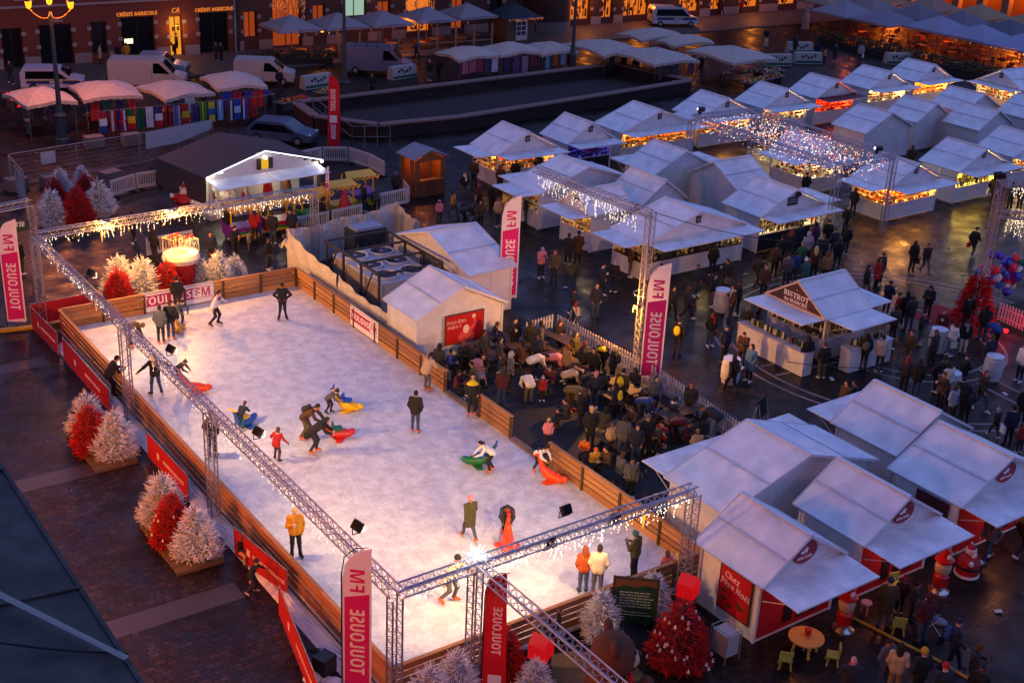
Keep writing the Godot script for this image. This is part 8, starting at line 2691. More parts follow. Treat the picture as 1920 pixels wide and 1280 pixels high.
func build_stalls():
	stall_canopy("cream canopy lit orange by the street lamp, far left",Vector3(9.3,0,-34.0),3.4,4.2,6,"deco",["1c1418","2a2030","241820"])
	stall_canopy("cream canopy over flags and shirts, second from the left",Vector3(13.7,0,-34.1),3.9,4.6,-5,"deco",["a01820","204838","182048","b02028"])
	stall_canopy("cream canopy with green and white cloths, third from the left",Vector3(18.3,0,-33.3),3.8,4.4,7,"bread",["203c2c","c8c4b8","2c2838"])
	stall_canopy("cream canopy behind the brightest flags, beside the white van",Vector3(22.6,0,-33.2),3.6,4.3,-6,"deco",["3038a0","a82030","4a3a80","c83020"])
	stall_canopy("cream canopy over a pink patterned carpet",Vector3(44.2,0,-35.7),4.4,3.4,2,"",["a86070","a05868","8a3040","3c3850","b8b8c8"])
	stall_canopy("cream canopy over hanging dresses, right of the pink carpet",Vector3(48.2,0,-35.6),4.2,3.4,0,"",["3a2c48","5a3a68","8a7488","6a2838"])
	stall_canopy("cream canopy next to the middle street lamp",Vector3(52.0,0,-35.5),3.8,3.6,0,"",["5a88a0","8a5028","7088a8","282830"])
	stall_canopy("wide cream canopy right of the middle street lamp",Vector3(57.2,0,-34.4),4.8,5.6,2,"",["20202c","2c2430","1c1c24"])
	stall_canopy("cream canopy with an orange cloth below, by the basin corner",Vector3(58.9,0,-29.6),5.0,5.6,0,"",["4a3844","402c3c","30384c","a85818","583848"])
	stall_canopy("cream canopy below the blue-striped van",Vector3(64.6,0,-36.9),5.4,3.6,2,"deco",[])
	stall_canopy("cream canopy between two larger ones, far right of the stalls",Vector3(65.0,0,-32.8),4.8,2.6,0,"deco",[])
	stall_canopy("largest cream canopy at the right end of the stalls",Vector3(65.4,0,-27.2),5.2,6.0,0,"deco",[])
	# flags hung in a row in front of the left stalls
	var o := thing("flag_row","row of country flags hung on a rail before the left stalls","flags",Vector3(12.2,0,-30.3),-1)
	var m := MB.new()
	m.tube(Vector3(-0.3,1.75,0),Vector3(11.4,1.75,0),0.025,0.025,5)
	for x in [-0.3,3.6,7.5,11.4]: m.tube(Vector3(x,0,0),Vector3(x,1.75,0),0.025,0.025,5)
	part(o,"rail",m,hexm("6a6668",0.5))
	var fl := [["b02038","d8d8d8","203c80"],["a01830","c0c0c0","a01830"],["182c78","c0182c","d8d8d8"],["106030","d8b020","b01820"],["105a34","184830","105a34"],["d8d8e0","d0d0d8","c8c8d0"],["28306c","d8d8d8","b01824"],["b01820","200c0c","b01820"],["7c80b0","5a60a0","8890b8"],["b01c20","d8a818","b01c20"],["3c3470","302a60","403878"],["2c8848","d8b81c","2c8848"],["d8c028","2c60a8","d8c028"],["5898c8","d8d8d8","5898c8"],["781838","186030","c8c8c8"],["2048a0","b8c8d8","2048a0"],["d0d4e0","2c4cb0","c02028"],["c02828","c83030","b82424"]]
	for i in fl.size():
		var p: Node3D = null
		for k in 3:
			m = MB.new()
			if i % 3 != 0: m.box(Vector3(0.62 * i - 0.16 + k * 0.16,1.02 + 0.05 * sin(i * 3.0),0.03 + 0.03 * sin(i * 2.1 + k * 1.7)),Vector3(0.15,1.38,0.012),Basis(Vector3.UP,0.5 * sin(i * 1.7 + k * 2.0)))
			else: m.box(Vector3(0.62 * i,1.72 - 0.25 - k * 0.46,0.03 + 0.02 * sin(i * 2.1 + k)),Vector3(0.5,0.46,0.012),Basis(Vector3.UP,0.25 * sin(i * 1.7)))
			part(o,"flag_stripe",m,hexm(fl[i][k],0.9))
	# union-jack bars and a plain star, as on the real flags
	m = MB.new()
	m.box(Vector3(1.24,0.97,0.075),Vector3(0.1,1.3,0.01))
	m.box(Vector3(1.24,0.97,0.072),Vector3(0.5,0.12,0.01))
	part(o,"flag_cross",m,hexm("c0182c",0.9))
	# tables of goods right of the flags and at the far right
	var tb := [[Vector3(26.6,0,-32.0),3.0,18.0,"sweet","long goods table with red cloth behind the red city banner"],[Vector3(30.4,0,-33.6),2.4,10.0,"food","table of white and red goods beside the middle lamp foot"],[Vector3(65.6,0,-23.4),5.4,12.0,"food","long low goods table below the largest canopy"],[Vector3(68.6,0,-25.6),3.0,4.0,"deco","table of dark books right of the largest canopy"],[Vector3(24.9,0,-34.6),2.6,-4.0,"night","table of blue and white goods beside the flags"]]
	for q in tb:
		var t := thing("goods_table",q[4],"table",q[0],q[2])
		m = MB.new()
		m.box(Vector3(0,0.78,0),Vector3(q[1],0.05,1.0))
		part(t,"table_top",m,hexm("7a6a5c",0.8))
		for x in [-1,1]:
			m = MB.new()
			m.box(Vector3(x * q[1] * 0.42,0.38,0),Vector3(0.06,0.76,0.7))
			part(t,"trestle",m,hexm("4a423c",0.8))
		stuff(part(t,"goods",goods(q[1] - 0.2,q[3],hash(q[4]),0.8,0.03),tinted("goods_" + q[3],0.5),Vector3(0,0.81,0)))
	# painted concrete blocks and planters
	var cbk := [[Vector3(39.6,0,-38.6),12.0,"painted white concrete block with black drawing, left of the pink carpet stall"],[Vector3(31.6,0,-38.2),10.0,"painted concrete block beside the white van"],[Vector3(80.6,0,-33.6),-20.0,"painted concrete block by the hedge planters, top right"],[Vector3(77.5,0,-29.6),-24.0,"painted concrete block behind the far chalet row"],[Vector3(85.8,0,-26.0),-24.0,"painted concrete block just behind the last far chalets"],[Vector3(74.0,0,-30.0),-20.0,"painted green-ended concrete block right of the stalls"]]
	for q in cbk:
		var t := thing("concrete_block",q[2],"concrete block",q[0],q[1])
		m = MB.new()
		m.poly(PackedVector2Array([Vector2(-0.4,0),Vector2(0.4,0),Vector2(0.24,1.0),Vector2(-0.24,1.0)]),-1.3,1.3,Transform3D(Basis(Vector3.UP,PI / 2),Vector3.ZERO))
		part(t,"block_body",m,hexm("a8a49c",0.8))
		m = MB.new()
		m.box(Vector3(0,0.14,0.36),Vector3(2.5,0.28,0.06))
		part(t,"green_band",m,hexm("2c5a40",0.8))
		m = MB.new()
		for i in 5: m.poly(oval(-0.6 + i * 0.3,0.62 + 0.12 * sin(i * 2.0),0.1,0.13,7),0.3,0.345)
		part(t,"drawing",m,hexm("2c2c34",0.8))

func car(label: String,at: Vector3,turn: float,l: float,w: float,h: float,body: String,kind: String,stripe := "") -> Node3D:
	# nose towards +x; the side outline is extruded, then wheels, glass, lamps and trim are added
	var o := thing("parked_van" if kind != "car" else "parked_car",label,"van" if kind != "car" else "car",at,turn)
	var s: PackedVector2Array
	var hl := l / 2
	if kind == "van":
		s = PackedVector2Array([Vector2(-hl,0.35),Vector2(hl,0.35),Vector2(hl,0.95),Vector2(hl - 0.75,1.15),Vector2(hl - 1.6,h - 0.08),Vector2(hl - 1.9,h),Vector2(-hl + 0.1,h),Vector2(-hl,h - 0.15)])
	elif kind == "cargo":
		s = PackedVector2Array([Vector2(-hl,0.35),Vector2(hl,0.35),Vector2(hl,0.9),Vector2(hl - 0.9,1.08),Vector2(hl - 1.6,h - 0.06),Vector2(hl - 1.9,h),Vector2(-hl + 0.2,h),Vector2(-hl,h - 0.3)])
	else:
		s = PackedVector2Array([Vector2(-hl,0.3),Vector2(hl,0.3),Vector2(hl,0.72),Vector2(hl - 0.95,0.95),Vector2(hl - 1.75,h - 0.06),Vector2(hl - 2.2,h),Vector2(-hl + 0.75,h - 0.03),Vector2(-hl + 0.1,0.95),Vector2(-hl,0.7)])
	var b := MB.new()
	b.poly(s,-w / 2,w / 2)
	part(o,"car_body",b,mat("paint" + body,Color.html(body),0.3,0.0))
	var glass := hexm("0a0c12",0.08)
	for e in [-1,1]:
		var g := MB.new()
		var y0 := h * 0.56
		var y1 := h - 0.2
		var zz: float = e * (w / 2 + 0.004)
		var rear := -hl + 0.35 if kind != "van" else hl - 2.3
		var pl := PackedVector2Array([Vector2(rear,y0),Vector2(hl - 1.05,y0),Vector2(hl - 1.85,y1),Vector2(rear + (0.45 if kind == "car" else 0.05),y1)])
		g.poly(pl,minf(zz,zz - e * 0.02),maxf(zz,zz - e * 0.02))
		part(o,"side_window",g,glass)
		var dl := MB.new()
		dl.box(Vector3(hl - 2.4,h * 0.42,e * (w / 2 + 0.003)),Vector3(0.02,h * 0.5,0.01))
		dl.box(Vector3(hl - 1.2,h * 0.4,e * (w / 2 + 0.003)),Vector3(0.02,h * 0.3,0.01))
		part(o,"door_seam",dl,hexm("101014",0.6))
		var mr := MB.new()
		mr.box(Vector3(hl - 1.35,y0 + 0.1,e * (w / 2 + 0.1)),Vector3(0.1,0.16,0.2))
		part(o,"wing_mirror",mr,hexm("17171b",0.5))
		for x in [-hl + 0.85,hl - 0.85]:
			var wh := MB.new()
			wh.tube(Vector3(x,0.32,e * (w / 2 - 0.2)),Vector3(x,0.32,e * (w / 2 + 0.02)),0.32,0.32,16,true)
			var wp := part(o,"wheel",wh,hexm("0e0e10",0.8))
			var ri := MB.new()
			ri.tube(Vector3(x,0.32,e * (w / 2 + 0.015)),Vector3(x,0.32,e * (w / 2 + 0.03)),0.19,0.17,12,true)
			part(wp,"rim",ri,hexm("8a8a90",0.4))
		var hlm := MB.new()
		hlm.ball(Vector3(hl - 0.06,0.76 if kind == "car" else 0.82,e * (w / 2 - 0.22)),Vector3(0.09,0.1,0.17),6)
		part(o,"headlight",hlm,hexm("c0c4cc",0.15))
		var tl := MB.new()
		tl.box(Vector3(-hl - 0.005,h * 0.5,e * (w / 2 - 0.12)),Vector3(0.03,0.4,0.14))
		part(o,"tail_light",tl,hexm("8a1014",0.3))
		if stripe != "":
			var st := MB.new()
			st.box(Vector3(0.1,h * 0.42,e * (w / 2 + 0.006)),Vector3(l * 0.86,0.24,0.01))
			var sp := part(o,"blue_stripe",st,hexm("1c2c78",0.4))
			lettering(sp,stripe,0.2,hexm("e8e8ee",0.5),Vector3(0.3,h * 0.42,e * (w / 2 + 0.014)),turn_y(0 if e > 0 else 180),0.006)
			var ye := MB.new()
			ye.box(Vector3(0.1,h * 0.5,e * (w / 2 + 0.006)),Vector3(l * 0.8,0.1,0.01))
			part(o,"yellow_stripe",ye,hexm("b0a830",0.5))
	var ws := MB.new()
	var a2 := s[3]
	var b2 := s[4]
	var nrm := Vector2(b2.y - a2.y,a2.x - b2.x).normalized() * 0.008
	for q in [[a2,b2]]:
		var p: Vector2 = a2.lerp(b2,0.08) + nrm
		var r: Vector2 = a2.lerp(b2,0.92) + nrm
		ws.quad(Vector3(p.x,p.y,w / 2 - 0.12),Vector3(p.x,p.y,-w / 2 + 0.12),Vector3(r.x,r.y,-w / 2 + 0.16),Vector3(r.x,r.y,w / 2 - 0.16))
	part(o,"windscreen",ws,glass)
	var rw := MB.new()
	rw.box(Vector3(-hl - 0.004,h * 0.72,0),Vector3(0.02,h * 0.24,w * 0.72))
	part(o,"rear_window",rw,glass)
	var bp := MB.new()
	for x in [-hl - 0.03,hl + 0.03]: bp.box(Vector3(x,0.42,0),Vector3(0.12,0.22,w * 0.96))
	part(o,"bumper",bp,hexm("26262a",0.6))
	return o

func build_vehicles():
	var p1 := car("white patrol van with blue and yellow stripes, top right street",Vector3(78.2,0.1,-49.2),-22,5.0,1.95,2.0,"b8b8c0","cargo","POLICE")
	var m := MB.new()
	m.box(Vector3(0.4,2.1,0),Vector3(0.5,0.16,1.4))
	part(p1,"light_bar",m,hexm("20243c",0.3))
	car("white patrol car with blue stripe behind the left street lamp",Vector3(13.4,0,-45.0),-22,4.4,1.8,1.75,"b4b4c0","cargo","POLICE")
	car("long white van behind the left canopies",Vector3(20.0,0,-43.2),-28,5.6,1.95,2.2,"b8b0a8","van")
	car("silver car with a roof bar in front of the bank",Vector3(22.6,0,-47.6),-30,4.3,1.8,1.6,"9a9ca8","car","")
	car("white van beside the painted block, right of the canopies",Vector3(28.6,0,-41.0),-30,4.6,1.8,1.95,"b4aca8","van")
	car("blue-grey estate car driving behind the brown-roofed cabin",Vector3(22.2,0,-24.6),-46,4.5,1.8,1.5,"4c5a70","car")
	var gv := car("grey van with roof rack in front of the café terrace",Vector3(38.8,0,-41.0),-34,5.4,2.0,2.2,"6a6e80","van")
	m = MB.new()
	for i in 4: m.box(Vector3(-1.9 + i * 0.9,2.28,0),Vector3(0.06,0.06,1.8))
	for z in [-0.85,0.85]: m.box(Vector3(-0.6,2.32,z),Vector3(3.6,0.05,0.05))
	part(gv,"roof_rack",m,hexm("3a3a40",0.5))
	for q in [[Vector3(57.42,0,-25.41),30.0,"motor scooter with white fairing beside the basin's right corner"],[Vector3(66.92,0,-52.51),10.0,"dark motorbike at the rounded brick corner"]]:
		var o := thing("motorbike",q[2],"motorbike",q[0],q[1])
		m = MB.new()
		m.ball(Vector3(0,0.72,0),Vector3(0.5,0.2,0.18),7)
		m.box(Vector3(-0.5,0.78,0),Vector3(0.6,0.12,0.24))
		part(o,"bike_body",m,hexm("c0c0c8" if q[1] == 30.0 else "1a1a20",0.4))
		m = MB.new()
		m.tube(Vector3(0.55,0.4,0),Vector3(0.35,1.05,0),0.05,0.04,6)
		m.tube(Vector3(0.35,1.05,-0.35),Vector3(0.35,1.05,0.35),0.025,0.025,6)
		part(o,"handlebar",m,hexm("202024",0.5))
		for x in [-0.65,0.68]:
			m = MB.new()
			m.tube(Vector3(x,0.31,-0.07),Vector3(x,0.31,0.07),0.31,0.31,14,true)
			part(o,"wheel",m,hexm("101012",0.8))

func parasol(label: String,at: Vector3,w: float,col: String,h := 2.9):
	var o := thing("parasol",label,"parasol",at,0,"large café parasols")
	var m := MB.new()
	var c := [Vector3(-w / 2,h,w / 2),Vector3(w / 2,h,w / 2),Vector3(w / 2,h,-w / 2),Vector3(-w / 2,h,-w / 2)]
	var top := Vector3(0,h + w * 0.24,0)
	for i in 4:
		var a: Vector3 = c[i]
		var b: Vector3 = c[(i + 1) % 4]
		var mid := (a + b) / 2 + Vector3(0,0.05,0)
		m.tri(a,mid,top)
		m.tri(mid,b,top)
		m.quad(a - Vector3(0,0.16,0),b - Vector3(0,0.16,0),b,a)
	part(o,"canopy",m,hexm(col,0.85))
	m = MB.new()
	m.tube(Vector3.ZERO,top,0.05,0.04,7)
	part(o,"pole",m,hexm("6c6258",0.6))
	m = MB.new()
	m.box(Vector3(0,0.05,0),Vector3(0.8,0.1,0.8))
	part(o,"foot",m,hexm("3c3a3a",0.8))
	m = MB.new()
	for q in c: m.tube(Vector3(0,h - 0.1,0),q,0.015,0.012,4)
	part(o,"ribs",m,hexm("6c6258",0.6))

func cafe_set(label: String,at: Vector3,turn: float):
	var o := thing("cafe_table",label,"table",at,turn,"café tables under the parasols")
	var m := MB.new()
	m.tube(Vector3(0,0.72,0),Vector3(0,0.75,0),0.5,0.5,14,true)
	part(o,"table_top",m,hexm("b8905a",0.4))
	m = MB.new()
	m.tube(Vector3.ZERO,Vector3(0,0.72,0),0.04,0.04,6)
	m.tube(Vector3.ZERO,Vector3(0,0.03,0),0.25,0.25,10,true)
	part(o,"pedestal",m,hexm("2a2422",0.6))
	for a in [0.4,2.0,3.6,5.2]:
		m = MB.new()
		m.box(Vector3(0,0.45,0),Vector3(0.42,0.04,0.42))
		m.box(Vector3(0,0.7,-0.2),Vector3(0.42,0.4,0.04))
		for x in [-0.18,0.18]:
			for z in [-0.18,0.18]: m.tube(Vector3(x,0,z),Vector3(x,0.44,z),0.018,0.018,4)
		part(o,"wicker_chair",m,hexm("7a3a22",0.7),Vector3(sin(a),0,cos(a)) * 0.85,Basis(Vector3.UP,a + PI))

func hedge(label: String,a: Vector3,b: Vector3,h: float,sd: int):
	rng.seed = sd
	var o := thing("hedge",label,"hedge",a)
	var m := MB.new()
	var d := b - a
	for i in int(d.length() * 140):
		var p := d * rng.randf() + Vector3(rng.randfn() * 0.28,0.5 + rng.randf() * h,rng.randfn() * 0.28)
		var n := Vector3(rng.randfn(),rng.randfn(),rng.randfn()).normalized()
		var u := n.cross(Vector3(0.3,1,0.2)).normalized() * rng.randf_range(0.05,0.1)
		var v := n.cross(u).normalized() * 0.09
		m.col = Color(0.012,0.03,0.014).lerp(Color(0.05,0.085,0.03),rng.randf())
		m.quad(p - u,p - v,p + u,p + v)
	stuff(part(o,"foliage",m,tinted("hedge_leaf",0.7)))
	m = MB.new()
	m.bar(Vector3(0,0.3,0),d + Vector3(0,0.3,0),0.6,0.6)
	part(o,"planter",m,hexm("2a2624",0.8))

func build_terraces():
	var nm := ["leftmost grey parasol of the café terrace, top left","second grey parasol of the café terrace","third grey parasol of the café terrace","fourth grey parasol of the café terrace","rightmost grey parasol of the café terrace, by the kiosk"]
	var xs := [Vector3(34.6,0,-48.6),Vector3(38.9,0,-48.4),Vector3(43.2,0,-48.2),Vector3(48.0,0,-48.6),Vector3(52.6,0,-49.0)]
	for i in 5:
		parasol(nm[i],xs[i],4.1,"8f8c92",2.75)
		for e in 2: cafe_set("café table with wicker chairs under the %s terrace parasol, %s" % [["first","second","third","fourth","fifth"][i],["left","right"][e]],xs[i] + Vector3(-1.0 + e * 2.0,0,0.6 - e * 0.8),i * 30.0)
	hedge("dark hedge planter in front of the left terrace",Vector3(31.0,0,-47.6),Vector3(36.8,0,-45.4),0.7,3)
	icicles("string of warm bulbs under the left terrace parasols",Vector3(34,2.5,-46.5),Vector3(52,2.5,-46.8),22,63,0.6,0.2,3.0)
	var tr := thing("terrace_rail","pale wooden railing along the café terrace","railing",Vector3(37.6,0,-45.6),-2)
	for i in 9:
		var p := MB.new()
		p.box(Vector3(i * 1.9,1.25,0),Vector3(0.14,2.5,0.14))
		part(tr,"rail_post",p,hexm("8a7658",0.7))
	for y in [0.5,1.1]:
		var p := MB.new()
		p.box(Vector3(7.6,y,0.0),Vector3(15.2,0.1,0.08))
		part(tr,"rail",p,hexm("8a7658",0.7))
	var l0 := thing("hanging_lamp","warm hanging lamp under the café parasols, top middle","lamp",Vector3(45.5,2.5,-48.5))
	var m := MB.new()
	m.ball(Vector3.ZERO,Vector3.ONE * 0.14,7)
	part(l0,"lamp_bulb",m,glow("terrace_lamp",Color(1.0,0.55,0.18),4.0))
	lamp(l0,Vector3.ZERO,Color(1.0,0.5,0.16),5.0,0.14,14)
	var l1 := thing("hanging_lamp","round yellow lamp between two terrace parasols, top left","lamp",Vector3(37.0,2.4,-47.6))
	part(l1,"lamp_bulb",m.mesh(),glow("terrace_lamp",Color(1.0,0.55,0.18),4.0))
	lamp(l1,Vector3.ZERO,Color(1.0,0.55,0.18),3.0,0.14,10)
	# kiosk with fairy-lit roof
	var k := thing("terrace_kiosk","dark kiosk with fairy-lit roof edge and white poster beside the terrace","kiosk",Vector3(57.4,0,-48.4))
	m = MB.new()
	m.box(Vector3(0,1.2,0),Vector3(3.2,2.4,2.6))
	part(k,"wall",m,hexm("5a4838",0.8))
	m = MB.new()
	m.lathe(Vector3(0,2.4,0),[Vector2(2.9,0),Vector2(0.2,1.2),Vector2(0,1.25)],4,turn_y(45))
	part(k,"roof",m,hexm("28303a",0.7))
	m = MB.new()
	m.box(Vector3(0.1,1.3,1.32),Vector3(1.3,1.9,0.04))
	var pp := part(k,"poster",m,hexm("bcb4ac",0.6))
	m = MB.new()
	for i in 3:
		for j in 2: m.box(Vector3(-0.25 + j * 0.55,1.9 - i * 0.45,1.35),Vector3(0.45,0.35,0.012))
	part(pp,"poster_print",m,hexm("3c3440",0.7))
	icicles("warm fairy lights along the kiosk roof edge",Vector3(55.4,2.5,-46.3),Vector3(59.4,2.5,-46.3),50,65,1.0,0.3,3.0)
	# right terrace: a dozen big parasols
	var rp := [[Vector3(92.5,0,-27.0),"8c8ea2"],[Vector3(92.6,0,-22.4),"8c90a8"],[Vector3(92.4,0,-17.6),"8c92b0"],[Vector3(90.5,0,-32.0),"7c7886"],[Vector3(96.6,0,-33.0),"746c76"],[Vector3(97.4,0,-28.2),"706a76"],[Vector3(98.0,0,-23.2),"5c5a68"],[Vector3(90.4,0,-37.2),"8a8490"],[Vector3(95.6,0,-38.2),"8a7c7c"],[Vector3(102.4,0,-36.0),"9a7e68"],[Vector3(103.4,0,-30.6),"a08460"],[Vector3(103.6,0,-25.0),"a08460"],[Vector3(100.6,0,-41.4),"9a8060"],[Vector3(94.4,0,-43.2),"8a7c78"]]
	var where := ["front row, above the fairy bulbs' left end","front row, behind the bulb string","front row, cut by the right edge","second from the rolled parasol","middle of the block, left","middle of the block, right","darkest, at the right edge","left corner by the rolled parasol","back left, pale side lit","back row, orange side, left one","back row, orange side, middle","back row, orange side, right one","furthest back under the arcade lamps","furthest left of the back row"]
	for i in rp.size(): parasol("large grey parasol of the right terrace, " + where[i],rp[i][0],4.9,rp[i][1],2.7)
	var n := 0
	var c0: Node3D = null
	for i in 6:
		for j in 3:
			var l := "café table with red wicker chairs, right terrace, row %s from the front, table %s from the left" % [["one","two","three"][j],["one","two","three","four","five","six"][i]]
			cafe_set("café table and red chairs, right terrace, %s row, %s along" % [["front","middle","back"][j],["first","second","third","fourth","fifth","last"][i]],Vector3(88.6 + j * 4.2,0,-36.4 + i * 3.7),n * 25.0)
			n += 1
	icicles("string of round warm bulbs along the front of the right terrace",Vector3(90.2,2.5,-24.4),Vector3(90.4,2.5,-14.0),16,66,0.4,0.12,5.0)
	hedge("dark hedge along the front of the right terrace",Vector3(86.4,0,-36.5),Vector3(87.4,0,-15.5),0.9,9)
	k = thing("rolled_parasol","rolled pale parasol at the left end of the right terrace","parasol",Vector3(87.2,0,-39.2))
	m = MB.new()
	m.lathe(Vector3.ZERO,[Vector2(0.1,0.6),Vector2(0.42,0.9),Vector2(0.3,2.2),Vector2(0.08,3.4)],10)
	part(k,"furled_canopy",m,hexm("8a7e76",0.8))
	m = MB.new()
	m.tube(Vector3.ZERO,Vector3(0,3.5,0),0.05,0.04,6)
	part(k,"pole",m,hexm("5a524c",0.6))
	for q in [Vector3(96,2.3,-30),Vector3(95,2.3,-20),Vector3(93,2.3,-38)]:
		var l := thing("heat_lamp","orange lamp glowing under the right terrace parasols, %s" % ("middle" if q.z == -30 else "right" if q.z == -20 else "left"),"lamp",q)
		m = MB.new()
		m.ball(Vector3.ZERO,Vector3(0.2,0.1,0.2),6)
		part(l,"lamp_bulb",m,glow("terrace_lamp",Color(1.0,0.55,0.18),4.0))
		lamp(l,Vector3(0,0,0),Color(1.0,0.4,0.1),9.0,0.2,16)

func event_barrier(label: String,a: Vector3,b: Vector3):
	var d := b - a
	var o := thing("event_barrier",label,"barrier",a,rad_to_deg(atan2(-d.z,d.x)),"white slotted plastic barriers")
	var l := d.length()
	var w := hexm("b8b4b4",0.5)
	var m := MB.new()
	m.box(Vector3(l / 2,0.95,0),Vector3(l,0.14,0.06))
	m.box(Vector3(l / 2,0.2,0),Vector3(l,0.16,0.06))
	for x in [0.05,l - 0.05]: m.box(Vector3(x,0.57,0),Vector3(0.1,0.62,0.06))
	part(o,"frame",m,w)
	var s := MB.new()
	s.box(Vector3.ZERO,Vector3(0.055,0.61,0.04))
	var sm := s.mesh()
	var n := int(l / 0.15)
	for i in n: part(o,"slat",sm,w,Vector3(0.1 + (i + 0.5) * (l - 0.2) / n,0.575,0))
	m = MB.new()
	for x in [0.3,l - 0.3]: m.box(Vector3(x,0.05,0),Vector3(0.14,0.1,0.6))
	part(o,"foot",m,hexm("1c1c1e",0.7))

func build_cabin():
	# the lit white cabin with its brown canvas roof
	var o := thing("lit_cabin","white boarded cabin edged with white lights, brown canvas roof, snowmen inside","cabin",Vector3(14.8,0,-13.4),4.7)
	var white := hexm("b8b8c0",0.55)
	var roof := worldmat("brown_canvas",151,0.02,Color(0.22,0.17,0.17),Color(0.28,0.22,0.21),0.3,0.8)
	var m := MB.new()
	var slope := atan2(0.95,3.55)
	for e in [-1,1]:
		m = MB.new()
		m.quad(Vector3(0,3.42,2.0),Vector3(3.6,2.42,2.0),Vector3(3.9,2.3,-3.4),Vector3(0.0,3.3,-3.4))
		m.quad(Vector3(3.6,2.42,2.0),Vector3(3.62,0.9,1.9),Vector3(3.95,0.7,-3.6),Vector3(3.9,2.3,-3.4))
		var rp := part(o,"roof_slope",m,roof,Vector3.ZERO,Basis() if e == 1 else Basis.from_scale(Vector3(-1,1,1)))
	# gable of lapped boards
	for i in 7:
		var y := 2.2 + i * 0.165
		var hw := 3.45 * (1 - (y + 0.08 - 2.3) / 1.12) if y > 2.3 else 3.45
		if hw < 0.1: continue
		m = MB.new()
		m.box(Vector3(0,y + 0.08,1.85),Vector3(hw * 2,0.16,0.05),Basis(Vector3.RIGHT,-0.12))
		part(o,"board",m,white)
	m = MB.new()
	m.box(Vector3(0,2.72,1.92),Vector3(0.42,0.55,0.06))
	var wn := part(o,"window",m,glow("cabin_window_light",Color(1.0,0.75,0.05),0.8))
	for e in [-1,1]:
		m = MB.new()
		m.box(Vector3(e * 0.36,2.72,1.93),Vector3(0.26,0.62,0.06))
		part(wn,"shutter",m,hexm("2c241e",0.7))
	m = MB.new()
	for i in 4: m.box(Vector3(-3.3 + i * 2.2,1.15,1.8),Vector3(0.14,2.3,0.14))
	part(o,"post",m,white)
	m = MB.new()
	m.box(Vector3(0,1.2,-0.2),Vector3(6.8,2.2,0.06))
	part(o,"back_wall",m,hexm("d0ccc4",0.7))
	m = MB.new()
	m.box(Vector3(0,0.15,0.9),Vector3(6.9,0.3,2.2))
	part(o,"stage_floor",m,hexm("b0acb0",0.6))
	for e in [-1,1]:
		m = MB.new()
		m.box(Vector3(e * 1.74,0,0.6),Vector3(3.4,0.04,1.25))
		part(o,"awning",m,worldmat("roof_canvas",33,0.008,Color.WHITE,Color.WHITE,0.2),Vector3(0,2.2,1.95),Basis(Vector3.RIGHT,0.16))
	var tube := glow("cabin_rope_light",Color(0.9,0.93,1.0),3.2)
	for e in [-1,1]:
		m = MB.new()
		m.tube(Vector3(0,3.45,2.02),Vector3(e * 3.6,2.45,2.02),0.03,0.03,6)
		part(o,"rope_light",m,tube)
		m = MB.new()
		m.ball(Vector3(e * 3.55,2.4,2.1),Vector3.ONE * 0.1,6)
		part(o,"lamp_bulb",m,glow("cabin_bulb",Color(1,0.97,0.9),6.0))
		lamp(o,Vector3(e * 3.55,2.4,2.1),Color(1,0.95,0.88),0.6,0.1,8)
	m = MB.new()
	m.ball(Vector3(0,3.08,2.02),Vector3.ONE * 0.1,6)
	part(o,"lamp_bulb",m,glow("cabin_bulb",Color(1,0.97,0.9),6.0))
	lamp(o,Vector3(0,3.08,2.02),Color(1,0.95,0.88),0.6,0.1,8)
	for x in [-2.0,1.4]:
		m = MB.new()
		m.box(Vector3(x,2.15,0.7),Vector3(1.4,0.05,0.08))
		part(o,"lamp_tube",m,glow("cabin_bulb",Color(1,0.97,0.9),6.0))
		lamp(o,Vector3(x,2.05,0.7),Color(1.0,0.93,0.8),1.8,0.3,10)
	for q in [[Vector3(13.2,0.3,-12.7),1.35,"big snowman figure with black buttons in the lit cabin"],[Vector3(12.2,0.3,-12.4),0.8,"small snowman figure with red scarf at the cabin's left post"]]:
		var s := thing("snowman_figure",q[2],"snowman",q[0],-10)
		s.scale = Vector3.ONE * q[1]
		m = MB.new()
		m.ball(Vector3(0,0.32,0),Vector3(0.36,0.34,0.34),10)
		m.ball(Vector3(0,0.82,0),Vector3(0.28,0.26,0.27),10)
		part(s,"snow_body",m,hexm("e0dcd8",0.8))
		m = MB.new()
		m.ball(Vector3(0,1.18,0),Vector3(0.19,0.19,0.19),9)
		part(s,"snow_head",m,hexm("e0dcd8",0.8))
		m = MB.new()
		for y in [0.35,0.55,0.85,0.97]: m.ball(Vector3(0,y,0.3 if y > 0.6 else 0.34),Vector3.ONE * 0.035,5)
		for e in [-0.07,0.07]: m.ball(Vector3(e,1.24,0.17),Vector3.ONE * 0.025,5)
		part(s,"buttons",m,hexm("181414",0.5))
		m = MB.new()
		m.lathe(Vector3(0,1.02,0),[Vector2(0.14,-0.04),Vector2(0.21,0),Vector2(0.14,0.05)],12)
		m.box(Vector3(0.1,0.85,0.26),Vector3(0.09,0.3,0.03))
		part(s,"scarf",m,hexm("a01018",0.8))
	for q in [[Vector3(14.3,0.3,-12.7),"a81018","red gift pile beside the big snowman",0.7],[Vector3(15.7,0.3,-12.8),"a81018","tall red stocking hung in the middle of the lit cabin",1.4],[Vector3(16.9,0.3,-12.8),"7a4a24","brown reindeer puppet in the lit cabin",1.2]]:
		var s := thing("cabin_figure",q[2],"decoration",q[0])
		m = MB.new()
		m.lathe(Vector3.ZERO,[Vector2(0.26,0),Vector2(0.3,q[3] * 0.3),Vector2(0.2,q[3] * 0.7),Vector2(0.12,q[3]),Vector2(0,q[3])],10)
		part(s,"figure_body",m,hexm(q[1],0.8))
		m = MB.new()
